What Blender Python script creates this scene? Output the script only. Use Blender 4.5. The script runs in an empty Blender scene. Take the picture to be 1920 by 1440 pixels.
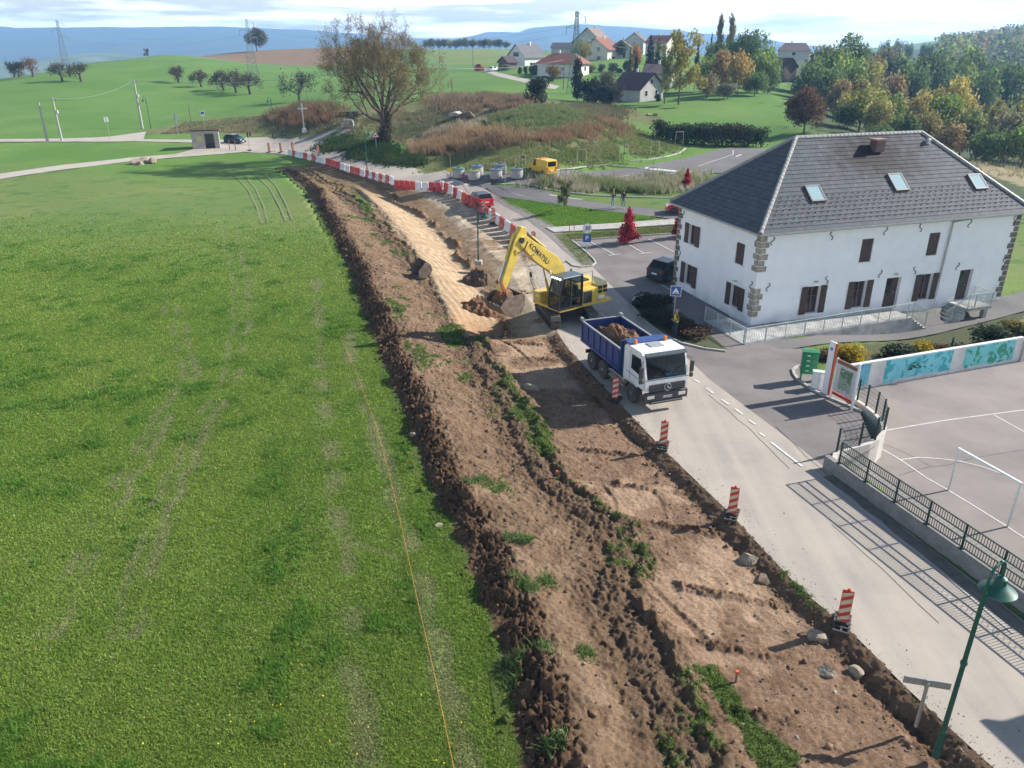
import bpy, bmesh, math, random
import numpy as np
from mathutils import Vector, Matrix
R = math.radians
random.seed(7)
rng = np.random.default_rng(11)
SC = bpy.context.scene
COL = SC.collection

# ------------------------------------------------------------------ camera, sky, sun, exposure
CAM_H, PITCH, FPX = 17.0, R(23.7), 1461.0
cam_d = bpy.data.cameras.new('camera'); cam = bpy.data.objects.new('camera', cam_d); COL.objects.link(cam)
cam.location = (0, 0, CAM_H); cam.rotation_euler = (R(90) - PITCH, 0, 0)
cam_d.sensor_width = 36; cam_d.lens = 36 * FPX / 1920; cam_d.clip_start = 0.5; cam_d.clip_end = 40000
SC.camera = cam
SUN_EL, SUN_AZ = R(32), R(71.5)          # azimuth measured from +Y towards +X
sd = bpy.data.lights.new('sun', 'SUN'); sd.energy = 5.0; sd.angle = R(0.5); sd.color = (1, .945, .86)
sun = bpy.data.objects.new('sun', sd); COL.objects.link(sun)
to_sun = Vector((math.sin(SUN_AZ) * math.cos(SUN_EL), math.cos(SUN_AZ) * math.cos(SUN_EL), math.sin(SUN_EL)))
sun.rotation_euler = to_sun.to_track_quat('Z', 'Y').to_euler(); sun.location = (40, 20, 40)
W = bpy.data.worlds.new('World'); SC.world = W; W.use_nodes = True
nt = W.node_tree; nt.nodes.clear()
def nn(t, kind, **kw):
    n = t.nodes.new(kind)
    for k, v in kw.items(): setattr(n, k, v)
    return n
sky = nn(nt, 'ShaderNodeTexSky', sky_type='NISHITA', sun_disc=False, sun_elevation=SUN_EL, sun_rotation=SUN_AZ)
sky.air_density = 1.2; sky.dust_density = 0.6; sky.ozone_density = 1.5
tc = nn(nt, 'ShaderNodeTexCoord'); mp = nn(nt, 'ShaderNodeMapping'); mp.inputs['Scale'].default_value = (2.6, 2.6, 34)
mp.inputs['Location'].default_value = (.3, 1.7, .2)
cl = nn(nt, 'ShaderNodeTexNoise'); cl.inputs['Scale'].default_value = 1.6; cl.inputs['Detail'].default_value = 7; cl.inputs['Roughness'].default_value = .55
cr = nn(nt, 'ShaderNodeValToRGB'); cr.color_ramp.elements[0].position = .43; cr.color_ramp.elements[1].position = .58
cr.color_ramp.elements[0].color = (.12, .12, .12, 1)
mx = nn(nt, 'ShaderNodeMix', data_type='RGBA'); mx.inputs['B'].default_value = (19, 19.6, 20.6, 1)
# a smoother, wider band of cloud above the hills: more cover between one and forty degrees up
bg = nn(nt, 'ShaderNodeBackground'); bg.inputs['Strength'].default_value = 0.073
wo = nn(nt, 'ShaderNodeOutputWorld')
L = nt.links.new
L(tc.outputs['Generated'], mp.inputs['Vector']); L(mp.outputs[0], cl.inputs['Vector']); L(cl.outputs['Fac'], cr.inputs[0])
sx = nn(nt, 'ShaderNodeSeparateXYZ'); el_ = nn(nt, 'ShaderNodeMapRange', interpolation_type='SMOOTHSTEP'); el_.inputs[1].default_value = .08; el_.inputs[2].default_value = .42; el_.inputs[3].default_value = 1; el_.inputs[4].default_value = 0.0
cm = nn(nt, 'ShaderNodeMath', operation='MULTIPLY'); L(tc.outputs['Generated'], sx.inputs[0]); L(sx.outputs['Z'], el_.inputs[0]); L(el_.outputs[0], cm.inputs[1]); L(cr.outputs[0], cm.inputs[0])
L(cm.outputs[0], mx.inputs['Factor']); L(sky.outputs[0], mx.inputs['A']); L(mx.outputs['Result'], bg.inputs[0]); L(bg.outputs[0], wo.inputs[0])
SC.view_settings.view_transform = 'Standard'; SC.view_settings.look = 'None'; SC.view_settings.exposure = 0.95; SC.view_settings.gamma = 1.0
SC.render.engine = 'CYCLES'
cy = SC.cycles; cy.use_denoising = True; cy.max_bounces = 6; cy.diffuse_bounces = 3; cy.glossy_bounces = 3; cy.transmission_bounces = 4
cy.volume_bounces = 1; cy.transparent_max_bounces = 8; cy.caustics_reflective = False; cy.caustics_refractive = False
try: cy.denoising_prefilter = 'ACCURATE'
except Exception: pass

# ------------------------------------------------------------------ photograph pixel -> ray
CP, SP = math.cos(PITCH), math.sin(PITCH)
def ray(px, py):
    u, v = px - 960.0, py - 720.0
    return u, FPX * CP - v * SP, -(FPX * SP + v * CP)
def gz(px, py, z=0.0):
    x, y, d = ray(px, py); t = (z - CAM_H) / d
    return x * t, y * t
def at(px, py, Y):
    x, y, d = ray(px, py); t = Y / y
    return x * t, Y, CAM_H + d * t

# ------------------------------------------------------------------ noise (numpy)
_perm = np.random.default_rng(5).permutation(4096)
_rv = np.random.default_rng(6).random(4096) * 2 - 1
def vnoise(x, y):
    xi, yi = np.floor(x).astype(np.int64), np.floor(y).astype(np.int64)
    fx, fy = x - xi, y - yi
    fx = fx * fx * fx * (fx * (fx * 6 - 15) + 10); fy = fy * fy * fy * (fy * (fy * 6 - 15) + 10)
    def h(a, b): return _rv[_perm[(a + _perm[b & 4095]) & 4095]]
    return (h(xi, yi) * (1 - fx) + h(xi + 1, yi) * fx) * (1 - fy) + (h(xi, yi + 1) * (1 - fx) + h(xi + 1, yi + 1) * fx) * fy
def fbm(x, y, oct=4, gain=.5, seed=0):
    s = 0; a = 1; n = 0
    for i in range(oct):
        s = s + a * vnoise(x + 17.3 * i + seed * 31.7, y - 9.1 * i + seed * 13.9); n += a; a *= gain
        x = x * 2.03 + .13 * y; y = y * 2.03 - .13 * x / 2.03
    return s / n
def sstep(a, b, x):
    t = np.clip((x - a) / (b - a), 0, 1); return t * t * (3 - 2 * t)

# ------------------------------------------------------------------ terrain height: thin-plate fit through surveyed points
PTS = []
def cpt(px, py, Y): x, y, z = at(px, py, Y); PTS.append((x, y, z))
for a in [(0,262,153),(250,262,150),(440,270,147),(520,262,150),(60,330,110)]: x, y = gz(*a[:2]); PTS.append((x, y, 0))
for x, y in [(-60,30),(-40,60),(-20,90),(-70,100),(0,40),(0,70),(-110,110),(-150,150),(20,30),(30,50),(45,40),(60,60),(60,30),(-60,60),(90,40),(-25,120),(10,20),(-20,20),(40,70),(-5,88)]: PTS.append((x, y, 0))
for x, y, z in [(8,68,.3),(11,90,1.0),(20,80,1.2),(30,100,1.6),(10,105,1.3),(-8,113,.6),(-18,135,.2),(45,100,1.4),(26,72,.6),(60,90,.5)]: PTS.append((x, y, z))
for a in [(60,143,275),(150,122,335),(240,112,385),(300,104,420),(460,97,500),(640,90,560),(800,93,600),(930,92,600),
          (334,157,265),(470,179,237),(561,192,215),(120,148,262),(300,225,190),(100,230,178),(420,215,195),(600,122,430),(450,118,420),
          (850,160,230),(1000,150,240),(900,122,330),(985,125,280),(1060,118,300),(1180,190,190),(1130,110,300),(1250,112,330),
          (575,249,150),(560,222,163),(500,235,166),(730,262,130),(650,232,146),(860,214,148),(860,184,170),(770,200,160),(1000,205,136),(1100,215,138),(940,255,118),(830,322,101),(1000,312,99),
          (1100,298,108),(1200,262,125),(1250,245,140),(1200,225,152),(1300,200,170),(1340,245,146),(1430,258,142),(1400,274,126),(1280,290,117),(1500,238,146),(1450,180,195),(1550,250,140),
          (1880,318,116),(690,312,118),(620,262,142),(1350,160,230)]: cpt(*a)
for x, y, z in [(110,150,-8),(160,150,-12),(95,190,-6),(150,220,-8),(180,110,-6),(220,260,0),(130,300,4),(260,400,4),(330,560,9),(420,700,16),(540,900,21),(600,900,34),(720,1000,55),(400,900,8),(330,700,7),(260,600,7),(200,700,8),(100,600,8),(0,700,9),
                (-150,620,10),(-350,560,-15),(-450,420,-14),(-420,330,-9),(-206,350,0),(-235,400,-4),(-214,425,1),(-217,485,3),(-260,350,-4),(-300,450,-12),(-330,260,3),(-520,500,-25),(-300,700,-14),(-420,800,-35),(0,1100,-30),(-800,1000,-60),(300,1200,0),(560,1200,6),(950,1200,80),(-220,200,1),(700,600,60),(500,300,10),(-300,150,0),(-200,60,0),(200,40,-4),(-100,10,0),(100,10,0),(0,5,0)]: PTS.append((x, y, z))
P_ = np.array(PTS)
B_O, B_AZ = (15.52, 48.0), R(71.5)                      # corner and heading of the white building
B_A = (math.sin(B_AZ), math.cos(B_AZ))
def wc(x, y): return np.stack([x / (np.maximum(y, -10) + 40) * 2.2, np.log(np.maximum(y, -10) + 40) * 1.6], -1)
def tps(r2): return np.where(r2 > 1e-12, r2 * np.log(np.maximum(r2, 1e-12)) * .5, 0)
_c = wc(P_[:, 0], P_[:, 1]); _n = len(_c)
_K = tps(((_c[:, None] - _c[None]) ** 2).sum(-1)) + np.eye(_n) * 2e-4
_A = np.zeros((_n + 3, _n + 3)); _A[:_n, :_n] = _K; _A[:_n, _n] = 1; _A[:_n, _n + 1:] = _c; _A[_n:, :_n] = _A[:_n, _n:].T
_w = np.linalg.solve(_A, np.concatenate([P_[:, 2] / (P_[:, 1] + 60), np.zeros(3)]))
def Zbase(x, y):
    x = np.asarray(x, float); y = np.asarray(y, float); sh = x.shape; x = x.ravel(); y = y.ravel(); out = np.empty(x.size)
    for i in range(0, x.size, 40000):
        q = wc(x[i:i + 40000], y[i:i + 40000]); k = tps(((q[:, None] - _c[None]) ** 2).sum(-1))
        out[i:i + 40000] = k @ _w[:_n] + _w[_n] + q @ _w[_n + 1:]
    z = out * (y + 60)
    flat = 1 - sstep(52, 84, y - np.clip(-x, 0, 60) * .55 - np.clip(x - 25, 0, 40) * .5)      # the near ground is level
    lx, ly = (x - B_O[0]) * B_A[0] + (y - B_O[1]) * B_A[1], -(x - B_O[0]) * B_A[1] + (y - B_O[1]) * B_A[0]
    yard = .9 * sstep(1, 11, lx) * (1 - sstep(-1, .5, ly)) * sstep(-40, -9, ly) * (1 - sstep(34, 50, lx))   # the yard drops along the white building
    return (z * (1 - flat) - yard).reshape(sh)
# tabulated on a fine grid for quick look-ups
_gx = np.linspace(-260, 320, 581); _gy = np.linspace(0, 460, 461)
_GX, _GY = np.meshgrid(_gx, _gy); _GZ = Zbase(_GX, _GY)
def Z(x, y):
    x = np.asarray(x, float); y = np.asarray(y, float)
    fx = np.clip((x + 260) / 1.0, 0, 579.999); fy = np.clip(y, 0, 459.999)
    i = fx.astype(int); j = fy.astype(int); a = fx - i; b = fy - j
    zz = (_GZ[j, i] * (1 - a) + _GZ[j, i + 1] * a) * (1 - b) + (_GZ[j + 1, i] * (1 - a) + _GZ[j + 1, i + 1] * a) * b
    far = (y > 459) | (np.abs(x - 30) > 289)
    if np.any(far): zz = np.where(far, Zbase(x, y), zz)
    return zz
def G(px, py, dz=0.0):
    """Where the ray through a photograph pixel meets the ground (dz above it)."""
    x, y, d = ray(px, py); lo, hi = 8.0 / y, None; t = lo; prev = lo
    while t * y < 900:
        if CAM_H + d * t < float(Z(x * t, y * t)) + dz: hi = t; break
        prev = t; t *= 1.02
    if hi is None: return x * t, y * t, float(Z(x * t, y * t))
    lo = prev
    for _ in range(24):
        m = (lo + hi) / 2
        if CAM_H + d * m < float(Z(x * m, y * m)) + dz: hi = m
        else: lo = m
    return x * hi, y * hi, float(Z(x * hi, y * hi))

# ------------------------------------------------------------------ materials
MATS = {}
def mat(name, col, rough=.7, var=.12, scale=6.0, bump=0.0, bscale=None, metal=0.0, col2=None, spec=.5, detail=5, objvar=0.0, trans=0.0, coord='Object'):
    """Principled surface whose colour wanders between two shades of itself with noise."""
    if name in MATS: return MATS[name]
    m = bpy.data.materials.new(name); m.use_nodes = True; t = m.node_tree; b = t.nodes['Principled BSDF']
    c1 = tuple(col); c2 = col2 or tuple(max(0, min(1, c * (1 - 2 * var))) for c in c1)
    if col2 is None: c1 = tuple(min(1, c * (1 + var * .6)) for c in c1)
    co = nn(t, 'ShaderNodeTexCoord'); no = nn(t, 'ShaderNodeTexNoise'); no.inputs['Scale'].default_value = scale; no.inputs['Detail'].default_value = detail
    no.inputs['Roughness'].default_value = .62
    mi = nn(t, 'ShaderNodeMix', data_type='RGBA'); rp = nn(t, 'ShaderNodeMapRange'); rp.inputs[1].default_value = .3; rp.inputs[2].default_value = .7
    t.links.new(co.outputs[coord], no.inputs['Vector']); t.links.new(no.outputs['Fac'], rp.inputs[0]); t.links.new(rp.outputs[0], mi.inputs['Factor'])
    mi.inputs['A'].default_value = (*c1, 1); mi.inputs['B'].default_value = (*c2, 1)
    out = mi.outputs['Result']
    if objvar:
        oi = nn(t, 'ShaderNodeObjectInfo'); hs = nn(t, 'ShaderNodeHueSaturation'); r1 = nn(t, 'ShaderNodeMapRange'); r2 = nn(t, 'ShaderNodeMapRange')
        r1.inputs[3].default_value = .5 - objvar * .12; r1.inputs[4].default_value = .5 + objvar * .12; r2.inputs[3].default_value = 1 - objvar; r2.inputs[4].default_value = 1 + objvar
        mu = nn(t, 'ShaderNodeMath', operation='MULTIPLY'); mu.inputs[1].default_value = 7.31; fr = nn(t, 'ShaderNodeMath', operation='FRACT')
        t.links.new(oi.outputs['Random'], r1.inputs[0]); t.links.new(oi.outputs['Random'], mu.inputs[0]); t.links.new(mu.outputs[0], fr.inputs[0]); t.links.new(fr.outputs[0], r2.inputs[0])
        t.links.new(r1.outputs[0], hs.inputs['Hue']); t.links.new(r2.outputs[0], hs.inputs['Value']); t.links.new(out, hs.inputs['Color']); out = hs.outputs[0]
    t.links.new(out, b.inputs['Base Color'])
    b.inputs['Roughness'].default_value = rough; b.inputs['Metallic'].default_value = metal; b.inputs['Specular IOR Level'].default_value = spec
    if bump:
        bn = nn(t, 'ShaderNodeTexNoise'); bn.inputs['Scale'].default_value = bscale or scale * 4; bn.inputs['Detail'].default_value = 4
        bu = nn(t, 'ShaderNodeBump'); bu.inputs['Strength'].default_value = bump; bu.inputs['Distance'].default_value = .05
        t.links.new(co.outputs[coord], bn.inputs['Vector']); t.links.new(bn.outputs['Fac'], bu.inputs['Height']); t.links.new(bu.outputs[0], b.inputs['Normal'])
    if trans:
        tr = nn(t, 'ShaderNodeBsdfTranslucent'); ms = nn(t, 'ShaderNodeMixShader'); ms.inputs[0].default_value = trans
        t.links.new(out, tr.inputs[0]); t.links.new(b.outputs[0], ms.inputs[1]); t.links.new(tr.outputs[0], ms.inputs[2]); t.links.new(ms.outputs[0], t.nodes['Material Output'].inputs[0])
    MATS[name] = m; return m
def emis(name, col, s):
    if name in MATS: return MATS[name]
    m = bpy.data.materials.new(name); m.use_nodes = True; b = m.node_tree.nodes['Principled BSDF']
    b.inputs['Base Color'].default_value = (*col, 1); b.inputs['Emission Color'].default_value = (*col, 1); b.inputs['Emission Strength'].default_value = s
    MATS[name] = m; return m
def glassy(name, col=(.02, .025, .03), rough=.05):
    return mat(name, col, rough=rough, var=.05, spec=.8)

# ------------------------------------------------------------------ mesh helpers
def link(name, verts, faces, m=None, parent=None, smooth=False, mats=None, fmat=None):
    me = bpy.data.meshes.new(name); me.from_pydata(verts, [], faces); me.update()
    return linkme(name, me, m, parent, smooth, mats, fmat)
def linkme(name, me, m=None, parent=None, smooth=False, mats=None, fmat=None):
    for q in (mats or ([m] if m else [])): me.materials.append(q)
    if fmat is not None: me.polygons.foreach_set('material_index', np.asarray(fmat, dtype=np.int32))
    if smooth: me.polygons.foreach_set('use_smooth', [True] * len(me.polygons))
    o = bpy.data.objects.new(name, me); COL.objects.link(o)
    if parent is not None: o.parent = parent
    return o
def npmesh(name, V, F, m=None, smooth=False, mats=None, fmat=None, parent=None, attrs=None):
    """Fast mesh from arrays; F is (n,3) or (n,4)."""
    me = bpy.data.meshes.new(name); V = np.asarray(V, np.float32); F = np.asarray(F, np.int32); k = F.shape[1]
    me.vertices.add(len(V)); me.vertices.foreach_set('co', V.ravel())
    me.loops.add(F.size); me.loops.foreach_set('vertex_index', F.ravel())
    me.polygons.add(len(F)); me.polygons.foreach_set('loop_start', np.arange(0, F.size, k, dtype=np.int32))
    me.update(calc_edges=True)
    for n, a in (attrs or {}).items():
        at_ = me.attributes.new(n, 'FLOAT' if a.ndim == 1 else 'FLOAT_COLOR', 'POINT')
        if a.ndim == 1: at_.data.foreach_set('value', a.astype(np.float32))
        else: at_.data.foreach_set('color', np.concatenate([a, np.ones((len(a), 1))], 1).astype(np.float32).ravel())
    return linkme(name, me, m, parent, smooth, mats, fmat)
def tag(o, label=None, cat=None, group=None, kind=None):
    if label: o['label'] = label
    if cat: o['category'] = cat
    if group: o['group'] = group
    if kind: o['kind'] = kind
    return o
def thing(name, label, cat, loc=(0, 0, 0), rz=0.0, group=None):
    o = bpy.data.objects.new(name, None); COL.objects.link(o); o.empty_display_size = .2
    o.location = loc; o.rotation_euler = (0, 0, rz)
    return tag(o, label, cat, group)
def dup(root, loc=None, rz=None, label=None, group=None, scale=None):
    r = root.copy(); COL.objects.link(r)
    if loc is not None: r.location = loc
    if rz is not None: r.rotation_euler = (0, 0, rz)
    if scale is not None: r.scale = scale if hasattr(scale, '__len__') else (scale,) * 3
    if label: r['label'] = label
    if group: r['group'] = group
    for ch in list(root.children):
        c = ch.copy(); COL.objects.link(c); c.parent = r
        for g in ch.children:
            d = g.copy(); COL.objects.link(d); d.parent = c
    return r
class MB:
    """Collects boxes, tubes, prisms and lathes and links them as one mesh object."""
    def __init__(s): s.v = []; s.f = []; s.fm = []; s.cur = 0; s.M = Matrix()
    def add(s, vs, fs):
        n = len(s.v); s.v += [tuple(s.M @ Vector(p)) for p in vs]; s.f += [tuple(i + n for i in f) for f in fs]; s.fm += [s.cur] * len(fs); return s
    def box(s, c, d, rot=None, taper=1.0, bev=0.0):
        x, y, z = (k / 2 for k in d)
        if bev > 0:
            b = min(bev, x * .9, y * .9, z * .9); vs = []
            for sx in (-1, 1):
                for sy in (-1, 1):
                    for sz in (-1, 1):
                        for k in range(3):
                            vs.append((sx * (x - (b if k != 0 else 0)), sy * (y - (b if k != 1 else 0)), sz * (z - (b if k != 2 else 0))))
            bm = bmesh.new()
            for p in vs: bm.verts.new(p)
            r = bmesh.ops.convex_hull(bm, input=bm.verts[:]); bm.verts.index_update(); bm.verts.ensure_lookup_table()
            vs = [v.co.copy() for v in bm.verts]; fs = [tuple(v.index for v in f.verts) for f in bm.faces]; bm.free()
        else:
            vs = [(sx * x * (taper if sz > 0 else 1), sy * y * (taper if sz > 0 else 1), sz * z) for sz in (-1, 1) for sx, sy in ((-1, -1), (1, -1), (1, 1), (-1, 1))]
            fs = [(3, 2, 1, 0), (4, 5, 6, 7), (0, 1, 5, 4), (1, 2, 6, 5), (2, 3, 7, 6), (3, 0, 4, 7)]
        m = (rot.to_4x4() if rot is not None else Matrix())
        return s.add([tuple((m @ Vector(p)) + Vector(c)) for p in vs], fs)
    def bar(s, a, b, w, h=None, up=(0, 0, 1), off=0.0):
        """Box section running from a to b."""
        a, b = Vector(a), Vector(b); h = h or w; d = (b - a); L_ = d.length; d.normalize(); u = Vector(up)
        if abs(d.dot(u)) > .98: u = Vector((0, 1, 0))
        sx = d.cross(u).normalized(); uz = sx.cross(d).normalized(); vs = []
        for p in (a, b):
            for i, j in ((-1, -1), (1, -1), (1, 1), (-1, 1)): vs.append(tuple(p + sx * (i * w / 2) + uz * (j * h / 2)))
        return s.add(vs, [(3, 2, 1, 0), (4, 5, 6, 7), (0, 1, 5, 4), (1, 2, 6, 5), (2, 3, 7, 6), (3, 0, 4, 7)])
    def tube(s, pts, r, n=8, cap=True):
        P = [Vector(p) for p in pts]; rs = r if hasattr(r, '__len__') else [r] * len(P); vs = []; fs = []
        ref = None
        for i, p in enumerate(P):
            d = (P[min(i + 1, len(P) - 1)] - P[max(i - 1, 0)]).normalized()
            if ref is None: ref = Vector((0, 0, 1)) if abs(d.z) < .9 else Vector((1, 0, 0))
            a = d.cross(ref).normalized(); b = d.cross(a).normalized(); ref = b.cross(d) * -1 if False else ref
            for k in range(n):
                t = 2 * math.pi * k / n; vs.append(tuple(p + (a * math.cos(t) + b * math.sin(t)) * rs[i]))
        for i in range(len(P) - 1):
            for k in range(n): fs.append((i * n + k, i * n + (k + 1) % n, (i + 1) * n + (k + 1) % n, (i + 1) * n + k))
        if cap: fs += [tuple(range(n)), tuple(range(len(P) * n - 1, (len(P) - 1) * n - 1, -1))]
        return s.add(vs, fs)
    def lathe(s, prof, n=16, c=(0, 0, 0), axis='Z', cap=True):
        vs = []; fs = []
        for r_, z in prof:
            for k in range(n):
                t = 2 * math.pi * k / n; p = (r_ * math.cos(t), r_ * math.sin(t), z)
                if axis == 'Y': p = (p[0], p[2], p[1])
                if axis == 'X': p = (p[2], p[0], p[1])
                vs.append((p[0] + c[0], p[1] + c[1], p[2] + c[2]))
        for i in range(len(prof) - 1):
            for k in range(n): fs.append((i * n + k, i * n + (k + 1) % n, (i + 1) * n + (k + 1) % n, (i + 1) * n + k))
        if cap: fs += [tuple(range(n - 1, -1, -1)), tuple(range((len(prof) - 1) * n, len(prof) * n))]
        return s.add(vs, fs)
    def prism(s, poly, a, b, plane='XZ'):
        """Polygon in a plane, extruded between a and b along the remaining axis."""
        n = len(poly); f = {'XZ': lambda p, t: (p[0], t, p[1]), 'YZ': lambda p, t: (t, p[0], p[1]), 'XY': lambda p, t: (p[0], p[1], t)}[plane]
        vs = [f(p, a) for p in poly] + [f(p, b) for p in poly]
        fs = [tuple(range(n)), tuple(range(2 * n - 1, n - 1, -1))] + [(i, n + i, n + (i + 1) % n, (i + 1) % n) for i in range(n)]
        return s.add(vs, fs)
    def build(s, name, m=None, parent=None, smooth=False, mats=None, bevel=0.0, loc=None, rot=None):
        o = link(name, s.v, s.f, m, parent, False, mats, s.fm if mats else None)
        bm = bmesh.new(); bm.from_mesh(o.data); bmesh.ops.recalc_face_normals(bm, faces=bm.faces); bm.to_mesh(o.data); bm.free()
        if bevel:
            md = o.modifiers.new('bevel', 'BEVEL'); md.width = bevel; md.segments = 2; md.limit_method = 'ANGLE'; md.angle_limit = R(40)
        if smooth:
            o.data.polygons.foreach_set('use_smooth', [True] * len(o.data.polygons)); o.data.set_sharp_from_angle(angle=R(38))
        if loc is not None: o.location = loc
        if rot is not None: o.rotation_euler = rot
        return o
def text(name, s, size, m, parent, loc, rot, extrude=.004, align='CENTER', shear=0.0, xs=1.0):
    c = bpy.data.curves.new(name, 'FONT'); c.body = s; c.size = size; c.extrude = extrude; c.align_x = align; c.align_y = 'CENTER'; c.shear = shear; c.offset = size * .012
    o = bpy.data.objects.new(name, c); COL.objects.link(o); dg = bpy.context.evaluated_depsgraph_get()
    me = bpy.data.meshes.new_from_object(o.evaluated_get(dg)); COL.objects.unlink(o); bpy.data.objects.remove(o)
    q = linkme(name, me, m, parent); q.location = loc; q.rotation_euler = rot; q.scale = (xs, 1, 1)
    return q
def resample(P, n):
    P = np.asarray(P, float); d = np.concatenate([[0], np.cumsum(np.linalg.norm(np.diff(P, axis=0), axis=1))]); t = np.linspace(0, d[-1], n)
    return np.stack([np.interp(t, d, P[:, k]) for k in range(P.shape[1])], 1)
def inside(poly, x, y):
    poly = np.asarray(poly); r = np.zeros(x.shape, bool); j = len(poly) - 1
    for i in range(len(poly)):
        xi, yi = poly[i, :2]; xj, yj = poly[j, :2]
        if yi != yj: r ^= ((yi > y) != (yj > y)) & (x < (xj - xi) * (y - yi) / (yj - yi) + xi)
        j = i
    return r
FOOT = []                                     # (polygon, depth): the ground is lowered here so sheets and works lie free above it
def strip(name, left, right, m, lift=.03, step=.8, cross=6, kind='structure', foot=True, px=True, zf=None):
    """A sheet between two edge lines, laid on the ground."""
    if px: left = [G(*p)[:2] for p in left]; right = [G(*p)[:2] for p in right]
    l = np.asarray(left, float); n = max(4, int(np.linalg.norm(np.diff(l, axis=0), axis=1).sum() / step)); Lr, Rr = resample(left, n), resample(right, n)
    t = np.linspace(0, 1, cross); P = Lr[:, None] * (1 - t[None, :, None]) + Rr[:, None] * t[None, :, None]; P = P.reshape(-1, 2)
    z = (zf(P[:, 0], P[:, 1]) if zf else Z(P[:, 0], P[:, 1])) + lift
    idx = np.arange(n * cross).reshape(n, cross); F = np.stack([idx[:-1, :-1], idx[:-1, 1:], idx[1:, 1:], idx[1:, :-1]], -1).reshape(-1, 4)
    if foot: FOOT.append((np.concatenate([Lr, Rr[::-1]]), .09))
    o = npmesh(name, np.column_stack([P, z]), F, m, smooth=True)
    up = o.data.polygons[len(o.data.polygons) // 2].normal.z
    if up < 0: o.data.flip_normals()
    return tag(o, kind=kind)
# ------------------------------------------------------------------ outlines on the ground (pixels of the photograph)
E_PX = [(1000,1600),(975,1440),(962,1330),(935,1200),(890,1100),(852,1000),(800,900),(768,800),(728,700),(688,600),(660,520),(632,460),(600,400),(575,355),(540,325),(505,305),(470,289)]
R_PX = [(2010,1560),(1860,1440),(1701,1293),(1599,1189),(1500,1105),(1360,955),(1240,840),(1150,745),(1065,655),(1030,600),(1012,545),(1000,500),(968,445),(925,405),(893,380),(862,362),(832,352),(790,350),(740,345),(690,332),(640,315),(590,300),(545,291),(500,286),(470,284)]
RR_PX = [(2300,1440),(2080,1300),(1920,1166),(1837,1100),(1700,995),(1551,881),(1440,795),(1330,712),(1235,622),(1180,570),(1140,530),(1102,492),(1055,448),(1008,408),(965,384),(935,369),(905,352),(860,340),(800,322),(745,302),(690,288),(640,277),(600,268),(560,262),(520,258)]
def ycurve(px):
    P = np.array([G(*p)[:2] for p in px]); o = np.argsort(P[:, 1]); P = P[o]
    return lambda y: np.interp(y, P[:, 1], P[:, 0])
Ex, Rx = ycurve(E_PX), ycurve(R_PX)
TAN_U = ycurve([(640,333),(655,345),(690,372),(720,402),(752,440),(782,480),(812,530),(836,585),(852,618),(868,628)])      # top edge of the cut slope
TAN_L = ycurve([(700,345),(740,368),(800,402),(838,440),(868,480),(900,520),(925,560),(930,596),(925,618),(915,628)])     # toe of the cut slope
GREY = ycurve([(720,340),(790,362),(830,392),(870,430),(900,470),(935,500),(960,545),(985,590)])
Y0T, Y1T = G(905,628)[1], G(665,335)[1]
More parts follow.
